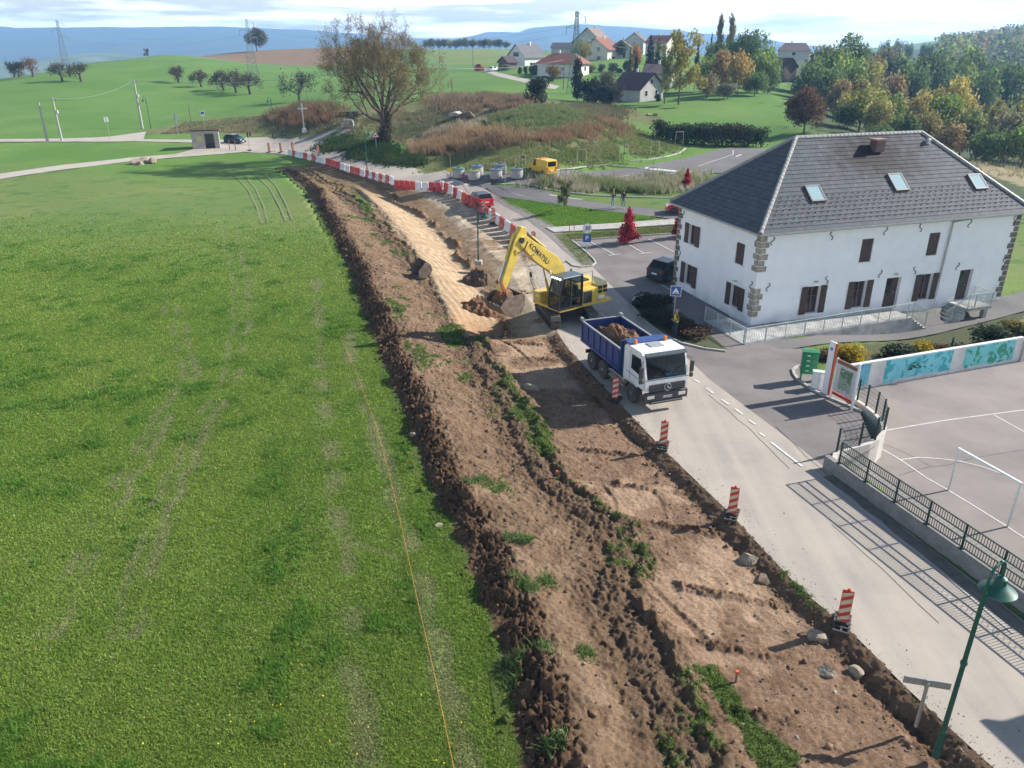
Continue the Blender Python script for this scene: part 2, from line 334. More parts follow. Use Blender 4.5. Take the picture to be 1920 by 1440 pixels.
def works(x, y):
    """Height and colour of the torn-up verge."""
    a = x - Ex(y) - .25 * vnoise(y * .9, y * 0 + 3.3) - .12 * vnoise(y * 3.1, y * 0 + 1.3); w = Rx(y) - x; n = len(x)
    far = sstep(20, 60, y)
    hgt = (.42 + .36 * far) * (1 - sstep(95, 122, y)) * (.85 + .3 * vnoise(y * .33, y * 0 + 7))+ .12 * sstep(95, 110, y)
    bw = 4.0 + 1.0 * vnoise(y * .2, y * 0 + 2.2) + .8 * far - 1.9 * sstep(78, 100, y)
    face = sstep(-.05, 1.15, a) ; back = 1 - sstep(1.6, bw, a)
    rib = (.5 + .5 * np.sin(y * 1.9 + 1.3 * vnoise(y * .5, x * .5) * 2 + a * .25)) ** 1.5
    h = face * (back * (hgt + .16 * rib * sstep(.4, 1.2, a)) - .10)
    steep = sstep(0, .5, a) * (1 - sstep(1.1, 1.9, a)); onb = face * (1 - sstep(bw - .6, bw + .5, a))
    n1 = fbm(x * .9, y * .9, 5, .55, 1); n2 = fbm(x * 3.2, y * 3.2, 4, .6, 2); n3 = fbm(x * 9, y * 9, 3, .6, 3)
    mid = sstep(bw - .6, bw + .5, a) * (1 - sstep(bw + 2.0 - far * .4, bw + 3.0 - far * .4, a))      # tracked strip between windrow and cleared soil
    pink = sstep(bw + 1.9 - far * .4, bw + 3.2 - far * .4, a) * sstep(.25, 1.1, w)
    edge = (1 - sstep(.3, 1.3, w)) * face
    tread = np.sin((y + x * .3) * 2 * math.pi / .28) * .5 + .5
    h += steep * (.26 * n1 + .34 * np.abs(n2) + .16 * n3) + onb * (.13 * n1 + .08 * n2 + .06 * n3) + mid * (.10 * n1 + .15 * n2 + .10 * n3 + .02 * tread * sstep(-.1, .2, n1))
    # wheel ruts in the middle strip, bucket scrape ridges across the cleared soil
    rut = np.exp(-((a - bw - .5) / .22) ** 2) + np.exp(-((a - bw - 1.7 + far * .3) / .25) ** 2)
    h -= mid * .11 * rut; h += mid * .10 * np.exp(-((a - bw - 1.95 + far * .3 - .4 * n1) / .22) ** 2) * (1 + 2 * n2)
    scr = np.maximum(0, np.sin(y * 2 * math.pi / 2.6 + 3 * vnoise(y * .15, y * 0) + x * .6) - .86) / .14 * np.clip(.4 + 1.8 * vnoise(x * .8, y * .35), 0, 1)
    scr2 = np.maximum(0, np.sin((x * .95 + y * .31) * 2 * math.pi / 1.9 + 2.5 * vnoise(y * .25, x * .25 + 8)) - .9) / .1 * sstep(.1, .4, vnoise(y * .4 + 3, x * .4))
    h += pink * (-.16 + .05 * n1 + .04 * n2 + .036 * n3 + .13 * scr * (.4 + 1.6 * np.abs(n2) + .8 * n3) - .07 * scr2)
    bk = .35 + .65 * sstep(-.1, .25, vnoise(y * .7, y * 0 + 21)); h += edge * (-.09 + bk * (.13 * n1 + .17 * n2 + .10 * n3 - .22 * np.exp(-((w - .8 - .3 * n1) / .3) ** 2)))
    # --- the deep cut
    inz = sstep(Y0T - .4, Y0T + 1.2, y) * (1 - sstep(Y1T - 16, Y1T, y)); up, lo, gr = TAN_U(y), TAN_L(y), GREY(y)
    s = np.clip((x - up) / np.maximum(lo - up, .4), -.2, 3); depth = .85
    prof = -depth * sstep(0, 1, s) * (1 - .86 * np.clip((x - lo - .2) / np.maximum(gr + .6 - lo, 2.4), 0, 1)); prof *= sstep(0, .5, w)
    cut = sstep(-.08, .12, s + .05 * n2) * inz; hc = prof + .04 * n1 + .02 * n2
    teeth = np.sin((s * 1.0 + y * .03 + .16 * vnoise(y * .25, x * .25)) * 2 * math.pi * 6) * (.4 + .6 * sstep(-.2, .3, vnoise(x * .6 + 3, y * .4))); onface = cut * (1 - sstep(.95, 1.1, s))
    hc = hc + onface * .03 * teeth * (.5 + .5 * vnoise(x * .7, y * .7))
    clod = np.exp(-((x - lo - .35 - .5 * vnoise(y * .6, y * 0 + 4)) / .28) ** 2) * np.clip(.55 + vnoise(y * .5, y * 0 + 9), 0, 1); hc = hc + cut * clod * .35 * (1 + 1.1 * n2)
    h = h * (1 - cut) + hc * cut
    # --- colour of the ground itself
    c = np.empty((n, 3)); c[:] = (.125, .080, .052)
    def lay(m, col):
        m = np.clip(m, 0, 1)[:, None]; c[:] = c * (1 - m) + np.array(col) * m
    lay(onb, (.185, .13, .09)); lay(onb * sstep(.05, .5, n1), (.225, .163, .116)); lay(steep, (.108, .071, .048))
    lay(mid, (.14, .098, .068)); lay(pink, (.245, .17, .122)); lay(pink * sstep(.05, .3, n2 + .5 * n1) * .6, (.15, .098, .065)); lay(pink * sstep(.02, .28, fbm(x * .42, y * .42, 3, .5, 8)), (.355, .26, .19))
    lay(pink * np.clip(scr, 0, 1) * .7, (.13, .078, .048)); lay(pink * np.clip(scr2, 0, 1) * .6, (.12, .075, .05)); lay(edge, (.14, .096, .067)); lay(edge * sstep(.1, .4, n2), (.17, .12, .085))
    gsp = fbm(x * .55, y * .4, 4, .6, 12); gfine = fbm(x * 6, y * 6, 3, .6, 13)
    green = (mid * sstep(.24, .5, gsp + .45 * gfine) * .7 + onb * sstep(.33, .5, gsp + .4 * gfine) * .7 * (1 - steep) + mid * np.exp(-((a - bw - 2.1 + far * .4 - .5 * n1) / .4) ** 2) * sstep(.22, .5, gfine + gsp + .5 * vnoise(y * .3, y * 0 + 5)))
    green = np.clip(green, 0, 1) * (1 - cut)
    patch = inside(np.array([G(*p)[:2] for p in [(1305,1240),(1345,1232),(1385,1290),(1420,1345),(1500,1400),(1520,1470),(1440,1470),(1400,1380),(1350,1310)]]), x + .25 * n2, y + .25 * n1)
    p2 = inside(np.array([G(*p)[:2] for p in [(648,348),(668,352),(690,372),(700,392),(690,402),(664,372)]]), x + .3 * n2, y + .3 * n1)
    p3 = inside(np.array([G(*p)[:2] for p in [(818,618),(845,604),(868,612),(872,640),(842,652)]]), x + .3 * n2, y + .3 * n1)
    green = np.maximum(green, np.maximum(np.maximum(patch, p2), p3) * .95)
    verge = (1 - sstep(.0, .5, w)) * sstep(.0, .25, fbm(y * .45, x * .2, 2, .5, 19)) * sstep(.1, .3, gfine + .25) * (1 - sstep(22, 30, y)); green = np.maximum(green, verge * .8)
    lay(green, (.085, .125, .038))
    lay(onface, (.475, .385, .275)); lay(onface * sstep(.0, .35, n1), (.41, .32, .22)); lay(onface * (.5 - .5 * teeth) * .5, (.33, .225, .135))
    low = (1 - sstep(0, 5.5, y - Y0T)) * sstep(.2, .9, s + .2 * n1); lay(onface * (1 - sstep(0, 9, y - Y0T)) * .55, (.34, .185, .098)); lay(cut * low, (.205, .105, .055))
    floor_ = cut * sstep(.95, 1.15, s); lay(floor_, (.29, .212, .135)); lay(floor_ * sstep(.1, .4, n1), (.22, .15, .09)); lay(cut * np.clip(clod, 0, 1) * .9, (.13, .08, .048))
    gm = cut * sstep(-.6, .7, x - gr + .8 * n1); lay(gm, (.40, .345, .27)); lay(gm * sstep(.0, .3, fbm(x * .6, y * .5, 4, .6, 23)), (.53, .47, .385)); lay(gm * sstep(.12, .35, fbm(x * .3, y * .3, 4, .6, 29)), (.27, .195, .125))
    end = sstep(88, 104, y) * face; lay(end * .8 * (1 - steep), (.18, .135, .075))
    lay(1 - sstep(-.15, .12, a + .2 * n2), (.085, .13, .035))
    c *= np.array((1.06, 1.0, .92)); ov = 1 - sstep(-.05, .75, w); h = h * (1 - ov) + ov * (.01 + .055 * n2 + .05 * n3 - .16 * sstep(.05, -.45, w))
    return h, c, green
# rows along the road, finer close by
rows = [11.0]
while rows[-1] < 124: rows.append(rows[-1] + min(.28, max(.055, .0019 * rows[-1])))
rows = np.array(rows); NU = 250; u = np.linspace(0, 1, NU); l_, r_ = Ex(rows) - .5, Rx(rows) + .55
WX = l_[:, None] * (1 - u) + r_[:, None] * u; WY = np.repeat(rows[:, None], NU, 1)
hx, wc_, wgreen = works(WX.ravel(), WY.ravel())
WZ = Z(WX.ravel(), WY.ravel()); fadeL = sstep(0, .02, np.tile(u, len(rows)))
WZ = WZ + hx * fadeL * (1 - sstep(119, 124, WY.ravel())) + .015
idx = np.arange(len(rows) * NU).reshape(len(rows), NU)
WF = np.stack([idx[:-1, :-1], idx[:-1, 1:], idx[1:, 1:], idx[1:, :-1]], -1).reshape(-1, 4)
WPOLY = np.concatenate([np.column_stack([l_ + .3, rows]), np.column_stack([r_ - .45, rows])[::-1]]); FOOT.append((WPOLY, 2.2))
def WH(x, y):
    """Top of the works surface at a point."""
    h, _, _ = works(np.array([x], float), np.array([y], float)); return float(Z(x, y)) + float(h[0])

# ------------------------------------------------------------------ ground material: its own colours plus fine grain
def ground_mat(name, tint2, fine, bump, rough=.95, bscale=30, blade=False, vary=.45):
    m = bpy.data.materials.new(name); m.use_nodes = True; t = m.node_tree; b = t.nodes['Principled BSDF']; b.inputs['Roughness'].default_value = rough; b.inputs['Specular IOR Level'].default_value = .15
    at_ = nn(t, 'ShaderNodeAttribute', attribute_name='col'); co = nn(t, 'ShaderNodeTexCoord')
    n1 = nn(t, 'ShaderNodeTexNoise'); n1.inputs['Scale'].default_value = fine; n1.inputs['Detail'].default_value = 8; n1.inputs['Roughness'].default_value = .7
    n2 = nn(t, 'ShaderNodeTexNoise'); n2.inputs['Scale'].default_value = fine * .12; n2.inputs['Detail'].default_value = 5
    r1 = nn(t, 'ShaderNodeMapRange'); r1.inputs[1].default_value = .25; r1.inputs[2].default_value = .75; r1.inputs[3].default_value = 1 - vary; r1.inputs[4].default_value = 1 + vary
    r2 = nn(t, 'ShaderNodeMapRange'); r2.inputs[1].default_value = .35; r2.inputs[2].default_value = .65; r2.inputs[3].default_value = 0; r2.inputs[4].default_value = .55
    mi = nn(t, 'ShaderNodeMix', data_type='RGBA', blend_type='MULTIPLY'); mi.inputs['Factor'].default_value = 1
    m2 = nn(t, 'ShaderNodeMix', data_type='RGBA', blend_type='MULTIPLY'); m2.inputs['B'].default_value = (*tint2, 1)
    k = t.links.new
    k(co.outputs['Object'], n1.inputs['Vector']); k(co.outputs['Object'], n2.inputs['Vector']); k(n1.outputs['Fac'], r1.inputs[0]); k(n2.outputs['Fac'], r2.inputs[0])
    k(at_.outputs['Color'], m2.inputs['A']); k(r2.outputs[0], m2.inputs['Factor']); k(m2.outputs['Result'], mi.inputs['A']); k(r1.outputs[0], mi.inputs['B']); k(mi.outputs['Result'], b.inputs['Base Color'])
    bn = nn(t, 'ShaderNodeTexNoise'); bn.inputs['Scale'].default_value = bscale; bn.inputs['Detail'].default_value = 6; bn.inputs['Roughness'].default_value = .7
    bu = nn(t, 'ShaderNodeBump'); bu.inputs['Strength'].default_value = bump; bu.inputs['Distance'].default_value = .06
    k(co.outputs['Object'], bn.inputs['Vector']); k(bn.outputs['Fac'], bu.inputs['Height']); k(bu.outputs[0], b.inputs['Normal'])
    return m
M_SOIL = ground_mat('soil', (.66, .6, .54), 11, 1.0, bscale=26, vary=.55)
M_GROUND = ground_mat('meadow', (.86, 1.04, .8), 5, .8, bscale=9, vary=.34)
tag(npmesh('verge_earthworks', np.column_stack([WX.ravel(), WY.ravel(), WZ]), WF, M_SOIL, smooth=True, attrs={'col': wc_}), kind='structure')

# ------------------------------------------------------------------ roads and hard ground
def paved(name, c1, c2, scale, bump=.25, patch=None, rough=.9):
    m = mat(name, c1, rough=rough, col2=c2, scale=scale, bump=bump, bscale=60, spec=.25, detail=8, coord='Object')
    t = m.node_tree; b = t.nodes['Principled BSDF']; src = b.inputs['Base Color'].links[0].from_socket
    co = nn(t, 'ShaderNodeTexCoord'); n2 = nn(t, 'ShaderNodeTexNoise'); n2.inputs['Scale'].default_value = 38; n2.inputs['Detail'].default_value = 3
    r = nn(t, 'ShaderNodeMapRange'); r.inputs[1].default_value = .3; r.inputs[2].default_value = .7; r.inputs[3].default_value = .78; r.inputs[4].default_value = 1.2
    mu = nn(t, 'ShaderNodeMix', data_type='RGBA', blend_type='MULTIPLY'); mu.inputs['Factor'].default_value = 1
    t.links.new(co.outputs['Object'], n2.inputs['Vector']); t.links.new(n2.outputs['Fac'], r.inputs[0]); t.links.new(src, mu.inputs['A']); t.links.new(r.outputs[0], mu.inputs['B']); t.links.new(mu.outputs['Result'], b.inputs['Base Color'])
    return m
M_ROAD = paved('dusty_asphalt', (.37, .325, .285), (.25, .228, .21), .35)
rd_t = M_ROAD.node_tree; rd_b = rd_t.nodes['Principled BSDF']; rd_src = rd_b.inputs['Base Color'].links[0].from_socket; rd_co = nn(rd_t, 'ShaderNodeTexCoord'); rd_mp = nn(rd_t, 'ShaderNodeMapping'); rd_mp.inputs['Rotation'].default_value = (0, 0, R(-18)); rd_mp.inputs['Scale'].default_value = (1.3, .05, 1)
rd_n = nn(rd_t, 'ShaderNodeTexNoise'); rd_n.inputs['Scale'].default_value = 1; rd_n.inputs['Detail'].default_value = 5; rd_r = nn(rd_t, 'ShaderNodeMapRange'); rd_r.inputs[1].default_value = .3; rd_r.inputs[2].default_value = .7; rd_r.inputs[3].default_value = 0; rd_r.inputs[4].default_value = .6
rd_m = nn(rd_t, 'ShaderNodeMix', data_type='RGBA'); rd_m.inputs['B'].default_value = (.43, .375, .305, 1); rd_l = rd_t.links.new; rd_l(rd_co.outputs['Object'], rd_mp.inputs['Vector']); rd_l(rd_mp.outputs[0], rd_n.inputs['Vector']); rd_l(rd_n.outputs['Fac'], rd_r.inputs[0]); rd_l(rd_r.outputs[0], rd_m.inputs['Factor']); rd_l(rd_src, rd_m.inputs['A']); rd_l(rd_m.outputs['Result'], rd_b.inputs['Base Color'])
M_ASPH = paved('grey_asphalt', (.225, .20, .19), (.135, .122, .118), .3)
M_DARK = paved('dark_asphalt', (.17, .16, .155), (.125, .12, .12), .25)
M_COURT = paved('court_asphalt', (.29, .25, .23), (.185, .165, .155), .30)
M_PATH = paved('pale_path', (.42, .375, .32), (.33, .30, .26), .8)
M_GRAV = paved('gravel', (.30, .27, .24), (.18, .165, .15), 5, bump=1.0)
M_CONC = mat('concrete', (.42, .40, .365), var=.16, scale=2.2, bump=.2, bscale=30, rough=.9)
M_WLINE = mat('white_line', (.66, .65, .62), col2=(.42, .40, .37), scale=7, rough=.8)
strip('road', R_PX[:19], RR_PX[:19], M_ROAD, lift=.03, step=.6, cross=8)
strip('road_far', R_PX[18:], RR_PX[17:], M_ROAD, lift=.034, step=1.0, cross=6)
strip('village_street', [(540,288),(470,286),(430,282),(350,290),(310,294)], [(545,262),(500,257),(450,258),(400,268),(352,283)], M_ROAD, lift=.026, step=1.2)
strip('lane', [(470,284),(400,290),(330,295),(240,303),(120,318),(0,336),(-150,358)], [(470,279),(400,282),(330,289),(240,296),(120,309),(0,326),(-150,346)], M_PATH, lift=.022, step=1.5)
strip('street_middle', [(560,270),(480,270),(400,270),(345,267),(255,265)], [(560,257),(480,262),(400,262),(345,262),(262,261)], M_PATH, lift=.03, step=2)
strip('street_west', [(268,264),(240,265),(200,266),(120,266),(0,266),(-150,267)], [(274,247),(236,252),(200,257),(120,260),(0,261),(-150,262)], M_PATH, lift=.033, step=2)
0 and strip('street_north', [(262,266),(240,263),(200,261),(330,245)][:3], [(300,262),(280,254),(262,246)], M_PATH, lift=.02, step=1.5)
strip('farm_track', [(690,290),(640,279),(600,268),(640,255),(670,245)], [(560,262),(560,262),(585,256),(618,246),(645,240)], M_GRAV, lift=.02, step=1.5)
# asphalt in front of the white building and the car park behind it
strip('apron', [(1551,881),(1440,795),(1330,712),(1235,622),(1180,570),(1140,530),(1110,502)], [(1640,840),(1600,745),(1500,668),(1420,640),(1330,560),(1290,520),(1262,455)], M_ASPH, lift=.024, step=.7, cross=10)
strip('parking_bays', [(1110,502),(1092,482),(1070,458),(1058,444)], [(1310,520),(1300,490),(1290,460),(1285,436)], M_ASPH, lift=.022, step=.6, cross=8)
strip('yard_path', [(1330,690),(1400,668),(1500,652),(1640,640),(1760,625),(1860,600),(1960,570)], [(1290,600),(1400,640),(1500,635),(1640,612),(1760,590),(1840,566),(1930,545)], M_DARK, lift=.02, step=.8)
strip('yard_apron', [(1490,700),(1470,690),(1440,700),(1400,720)], [(1560,660),(1500,652),(1420,662),(1350,690)], M_ASPH, lift=.027, step=.6)
strip('car_park_road', [(932,369),(960,372),(1010,379),(1080,388),(1160,400),(1240,408),(1330,428)], [(800,322),(845,338),(920,349),(1000,352),(1090,376),(1200,390),(1320,402)], M_DARK, lift=.038, step=.8, cross=8)
strip('car_park', [(845,338),(930,341),(1010,352),(1100,346),(1200,338),(1300,328),(1400,322),(1480,330)], [(835,330),(920,324),(1000,329),(1080,318),(1200,314),(1290,296),(1370,276),(1440,280)], M_DARK, lift=.034, step=.9, cross=10)
strip('footway', [(1024,428),(1100,423),(1180,418),(1300,410)], [(1040,436),(1110,432),(1190,427),(1300,419)], M_CONC, lift=.09, step=.8)
strip('gravel_verge', [(925,374),(975,402),(1020,436),(1062,475),(1098,503)], [(933,368),(990,395),(1035,420),(1075,455),(1115,496)], M_GRAV, lift=.045, step=.6)
M_CRACK = mat('crack', (.085, .08, .078), rough=.95)
def level(z): return lambda x, y: np.full(np.shape(x), z)
CZ = -1.0
cp = [gz(1560, 905, CZ), gz(2300, 1420, CZ)], [gz(1590, 735, CZ), gz(2300, 600, CZ)]
CPX = {'a': [(1555,893),(1630,940),(1760,1040),(1900,1150),(2300,1480)], 'b': [(1588,748),(1640,722),(1760,702),(1910,676),(2300,610)]}
CB = [(17.75, 35.6), (18.62, 39.75), (24, 41.75), (31.3, 44.4), (44, 49)]
strip('sports_court', [gz(*p, CZ) for p in CPX['a']], CB, M_COURT, lift=0, step=.8, cross=10, px=False, zf=level(CZ))
FOOT.append((np.array([gz(*p, CZ) for p in CPX['a']] + [(x - .16 + (.35 if i == 0 else -.1), y + .55) for i, (x, y) in enumerate(CB)][::-1]), 1.2))
def line(name, pts, w, m=None, z=None, lift=.05, n=None):
    """A painted line along pixels on the ground."""
    P = np.array([(gz(*p, z) if z is not None else G(*p)[:2]) for p in pts], float); L_ = np.linalg.norm(np.diff(P, axis=0), axis=1).sum(); P = resample(P, n or max(2, int(L_ / .8)))
    d = np.gradient(P, axis=0); d /= np.linalg.norm(d, axis=1)[:, None]; nrm = np.column_stack([-d[:, 1], d[:, 0]]) * w / 2
    return strip(name, P + nrm, P - nrm, m or M_WLINE, lift=lift, step=.8, cross=2, foot=False, px=False, zf=(level(z) if z is not None else None))
line('court_line', [(1655,808),(1772,788),(1925,768)], .07, z=CZ, lift=.006); line('court_line', [(1864,778),(1925,812)], .07, z=CZ, lift=.006)
line('court_line', [(1652,841),(1690,863),(1740,898),(1778,919),(1888,987),(1960,1035)], .07, z=CZ, lift=.010)
line('court_line', [(1689,862),(1712,858),(1740,858),(1790,863),(1830,871),(1868,884),(1905,900),(1960,930)], .07, z=CZ, lift=.014)
fc3 = lambda P: [(1520 + x * .2083, 800 + y * .2083) for x, y in P]
def wob(P, n, s): P = resample(np.array(P, float), n); return [tuple(p + np.array([s * fbm(np.array([i * .4]), np.array([3.1 + s]))[0], s * fbm(np.array([i * .4]), np.array([7.7]))[0]])) for i, p in enumerate(P)]
line('court_crack', wob(fc3([(800,440),(1080,360),(1140,374),(1220,352),(1235,322),(1400,310),(1520,270),(1920,215)]), 40, 3), .035, M_CRACK, z=CZ, lift=.004)
line('court_crack', wob(fc3([(640,150),(860,235),(1090,360)]), 20, 2), .03, M_CRACK, z=CZ, lift=.004)
for P_c in ([(1455,800),(1500,845),(1560,900),(1640,968)], [(1330,742),(1400,800),(1480,880)], [(1560,985),(1640,1055),(1760,1170)], [(1210,660),(1240,700),(1290,748)]): line('road_crack', wob(P_c, 24, 5), .03, M_CRACK, lift=.036)
for a, b in [((1300,712),(1312,719)),((1324,729),(1338,739)),((1352,750),(1366,759)),((1378,768),(1392,778)),((1404,789),(1416,797)),((1424,813),(1434,820)),((1446,831),(1504,876)),((1126,588),(1137,597))]: line('edge_line', [a, b], .13)
line('gutter_dirt', wob([(1556,893),(1640,960),(1700,1007),(1837,1116),(1960,1215),(2100,1330)], 50, 7), .55, mat('gutter_dirt', (.10, .085, .07), col2=(.20, .18, .155), scale=2.2, rough=1, detail=8), lift=.038)
line('edge_line', [(1520,880),(1620,960),(1760,1070),(1900,1190)], .10, mat('worn_line', (.42, .39, .35), col2=(.36, .33, .295), scale=5, rough=.9))
line('bay_line', [(1108,455),(1152,478)], .11); line('bay_line', [(1141,480),(1164,477)], .11); line('bay_line', [(1180,460),(1208,476)], .11); line('bay_line', [(1198,477),(1221,474)], .11)
line('bay_line', [(1216,449),(1264,473)], .11); line('bay_line', [(1240,535),(1262,548)], .12)
line('road_marking', [(846,337),(875,347)], .35, lift=.055); line('road_marking', [(1030,366),(1092,375)], .18, lift=.055); line('road_marking', [(930,346),(965,344)], .15, lift=.055)
line('road_marking', [(1210,315),(1296,323)], .9, lift=.05); line('road_marking', [(1100,334),(1180,329)], .12, lift=.05); line('road_marking', [(1080,332),(1120,329)], .12, lift=.05); line('road_marking', [(1150,338),(1260,326),(1330,318)], .12, lift=.055)
line('road_marking', [(1310,312),(1345,300),(1375,290),(1374,282)], .12, lift=.05); line('road_marking', [(1380,294),(1390,290)], .3, lift=.05)

M_RUT = mat('rut_soil', (.19, .17, .09), col2=(.10, .15, .04), scale=2.5, rough=1, bump=.6)
for m_ in ([(380,303),(420,318),(447,335),(467,358),(483,392),(490,420)], [(390,301),(432,314),(460,330),(480,355),(495,388),(502,418)], [(400,299),(440,308),(478,326),(505,352),(525,388),(536,416)], [(412,298),(455,306),(492,322),(518,348),(537,384),(548,414)]): line('wheel_rut', m_, .24, M_RUT, lift=.04)
# ------------------------------------------------------------------ the ground sheet
yr = [-30.0, -10, 2]
while yr[-1] < 1500: yr.append(yr[-1] + max(.35, yr[-1] * .0075))
yr = np.array(yr); q = np.linspace(-1, 1, 461); q = np.sign(q) * np.abs(q) ** 1.15
GXX = q[None] * (60 + np.maximum(yr, 0)[:, None] * 1.05); GYY = np.repeat(yr[:, None], len(q), 1); gx, gy = GXX.ravel(), GYY.ravel()
gzv = np.where((gy < 455) & (np.abs(gx - 30) < 285), Z(gx, gy), 0); far_ = ~((gy < 455) & (np.abs(gx - 30) < 285)); gzv[far_] = Zbase(gx[far_], gy[far_])
low = np.zeros(len(gx))
for poly, dp in FOOT:
    bb = poly.min(0) - .1, poly.max(0) + .1; k = np.where((gx > bb[0][0]) & (gx < bb[1][0]) & (gy > bb[0][1]) & (gy < bb[1][1]))[0]
    ins = inside(poly, gx[k], gy[k]); low[k[ins]] = np.maximum(low[k[ins]], dp)
bumpy = .05 * fbm(gx * .25, gy * .25, 3, .5, 40) * sstep(8, 30, gy) + .03 * fbm(gx * 1.1, gy * 1.1, 3, .5, 41)
gzv = gzv - low + bumpy * (low == 0)
def poly_at(pts): return np.array([at(*p)[:2] if len(p) == 3 else G(*p)[:2] for p in pts])
gc = np.empty((len(gx), 3)); gc[:] = (.115, .165, .045)
f1 = fbm(gx * .09, gy * .06, 4, .55, 50); f2 = fbm(gx * .6, gy * .45, 4, .6, 51); f3 = fbm(gx * 2.6, gy * 2.2, 3, .6, 52)
def glay(m, col): m = np.clip(m, 0, 1)[:, None]; gc[:] = gc * (1 - m) + np.array(col) * m
glay(sstep(-.05, .4, f1 + .4 * f2), (.145, .178, .055)); glay(sstep(.1, .45, f2 + .4 * f3), (.075, .135, .032)); glay(sstep(.22, .5, -f2 + .5 * f3) * .6, (.135, .165, .05))
farL = sstep(88, 108, gy + .3 * gx); glay(farL, (.105, .185, .038)); glay(farL * sstep(0, .4, f1), (.085, .165, .03)); glay(farL * sstep(.2, .5, -f1) * .8, (.13, .205, .045))
rowsn = np.sin((gx * .35 + gy * .94) * 1.7 + 2 * vnoise(gx * .02, gy * .02)) * .5 + .5; glay(farL * rowsn * .25 * (gy > 150), (.08, .15, .042))
def reg(pts, col, amt=1.0, wob=2.0, also=None):
    poly = poly_at(pts); k = inside(poly, gx + wob * f2 * 2, gy + wob * f3 * 3); glay(k * amt, col)
    if also is not None: glay(k * sstep(0, .35, f2 + .5 * f3), also)
reg([(330,105,430),(480,115,425),(620,119,425),(720,119,425),(720,86,700),(460,95,600),(330,103,455)], (.20, .125, .078), 1, 3, (.175, .108, .066))
reg([(790,97,520),(830,118,380),(920,123,330),(960,105,420),(960,92,680),(800,92,700)], (.15, .185, .05), 1, 3)
reg([(262,246),(345,228),(430,220),(520,212),(640,208),(650,232),(600,262),(500,256),(380,250),(300,252)], (.175, .155, .085), .85, 1, (.115, .13, .05))
reg([(640,210),(700,200),(800,190),(860,180),(980,182),(1060,190),(1160,200),(1250,225),(1200,262),(1100,300),(1000,318),(830,325),(780,300),(740,262),(640,235)], (.105, .115, .042), .95, 1.5, (.145, .125, .06))
reg([(650,240),(700,205),(790,205),(840,240),(900,262),(800,262),(730,262)], (.19, .165, .10), .8, 1, (.14, .135, .06))
reg([(860,215),(870,190),(980,186),(1000,200),(920,225),(880,235)], (.19, .15, .10), .8, 1)
reg([(1130,265),(1180,225),(1250,250),(1300,280),(1230,300),(1130,305)], (.085, .165, .032), .9, 1)
reg([(600,275),(622,252),(720,258),(800,300),(790,316),(700,292),(640,280)], (.055, .115, .025), .9, .5)
reg([(933,370),(1010,378),(1100,391),(1190,402),(1232,409),(1130,420),(1035,425),(980,396)], (.10, .20, .03), 1, .1)
reg([(1060,440),(1290,422),(1290,440),(1070,456)], (.13, .15, .045), 1, .1); reg([(1280,700),(1190,560),(1300,560),(1420,660)], (.05, .07, .028), 1, .2)
reg([(1475,90,560),(1475,110,330),(1600,400),(1960,400),(2600,100,900),(2300,60,1400),(1700,60,1200)], (.045, .055, .025), .9, 6)
lw = lambda lx, ly: (B_O[0] + lx * B_A[0] - ly * B_A[1], B_O[1] + lx * B_A[1] + ly * B_A[0])
def regw(P, col): k = inside(np.array([lw(*p) for p in P]), gx, gy); glay(k * 1.0, col)
regw([(9, .2), (9, -5.6), (22, -5.6), (22, .2)], (.21, .20, .19)); regw([(.5, -5.6), (22, -5.6), (22, -9.4), (.5, -9.4)], (.075, .085, .04))
reg([(1600,690),(1600,655),(1700,630),(1800,605),(1920,575),(1920,640),(1800,650),(1640,700)], (.07, .075, .035), .95, .3)
reg([(1830,318),(1920,300),(2100,330),(2100,380),(1920,352)], (.26, .20, .13), .9, .6)
# faint worn lines and the trodden strip along the string
WORN = (([(640,600),(668,700),(700,800),(735,900),(760,1000),(800,1100),(835,1250),(870,1440),(890,1600)], .42, .8), ([(590,520),(600,620),(610,760),(625,880),(640,1000),(660,1150),(690,1440)], .5, .6), ([(330,560),(370,700),(300,820),(250,900),(180,1050),(100,1200)], .3, .6), ([(420,330),(470,560),(450,700),(380,820),(320,960),(250,1200)], .3, .6), ([(305,560),(345,700),(272,820),(220,900),(145,1050),(60,1200)], .3, .5), ([(395,330),(445,560),(420,700),(350,820),(285,960),(210,1200)], .3, .45), ([(560,985),(640,1010),(720,1035),(760,1050),(840,1060)], .3, .5), ([(575,1130),(590,1000),(560,900)], .25, .25))
for m_, wd, am in WORN:
    P = resample(np.array([G(*p)[:2] for p in m_]), 160); k = np.where((gy < 90) & (gy > 5) & (gx < 5) & (gx > -45))[0]
    d_ = np.sqrt(np.minimum.reduce([((gx[k, None] - P[i::4, 0][None]) ** 2 + (gy[k, None] - P[i::4, 1][None]) ** 2).min(1) for i in range(4)])); mk = np.zeros(len(gx)); mk[k] = np.exp(-(d_ / wd) ** 2); glay(mk * am * np.clip(.6 + f2 + .6 * f3, 0, 1), (.20, .19, .095))
idx = np.arange(len(gx)).reshape(len(yr), len(q)); GF = np.stack([idx[:-1, :-1], idx[:-1, 1:], idx[1:, 1:], idx[1:, :-1]], -1).reshape(-1, 4)
tag(npmesh('ground', np.column_stack([gx, gy, gzv]), GF, M_GROUND, smooth=True, attrs={'col': gc}), kind='structure')
def GROUND_H(x, y): return Z(x, y)
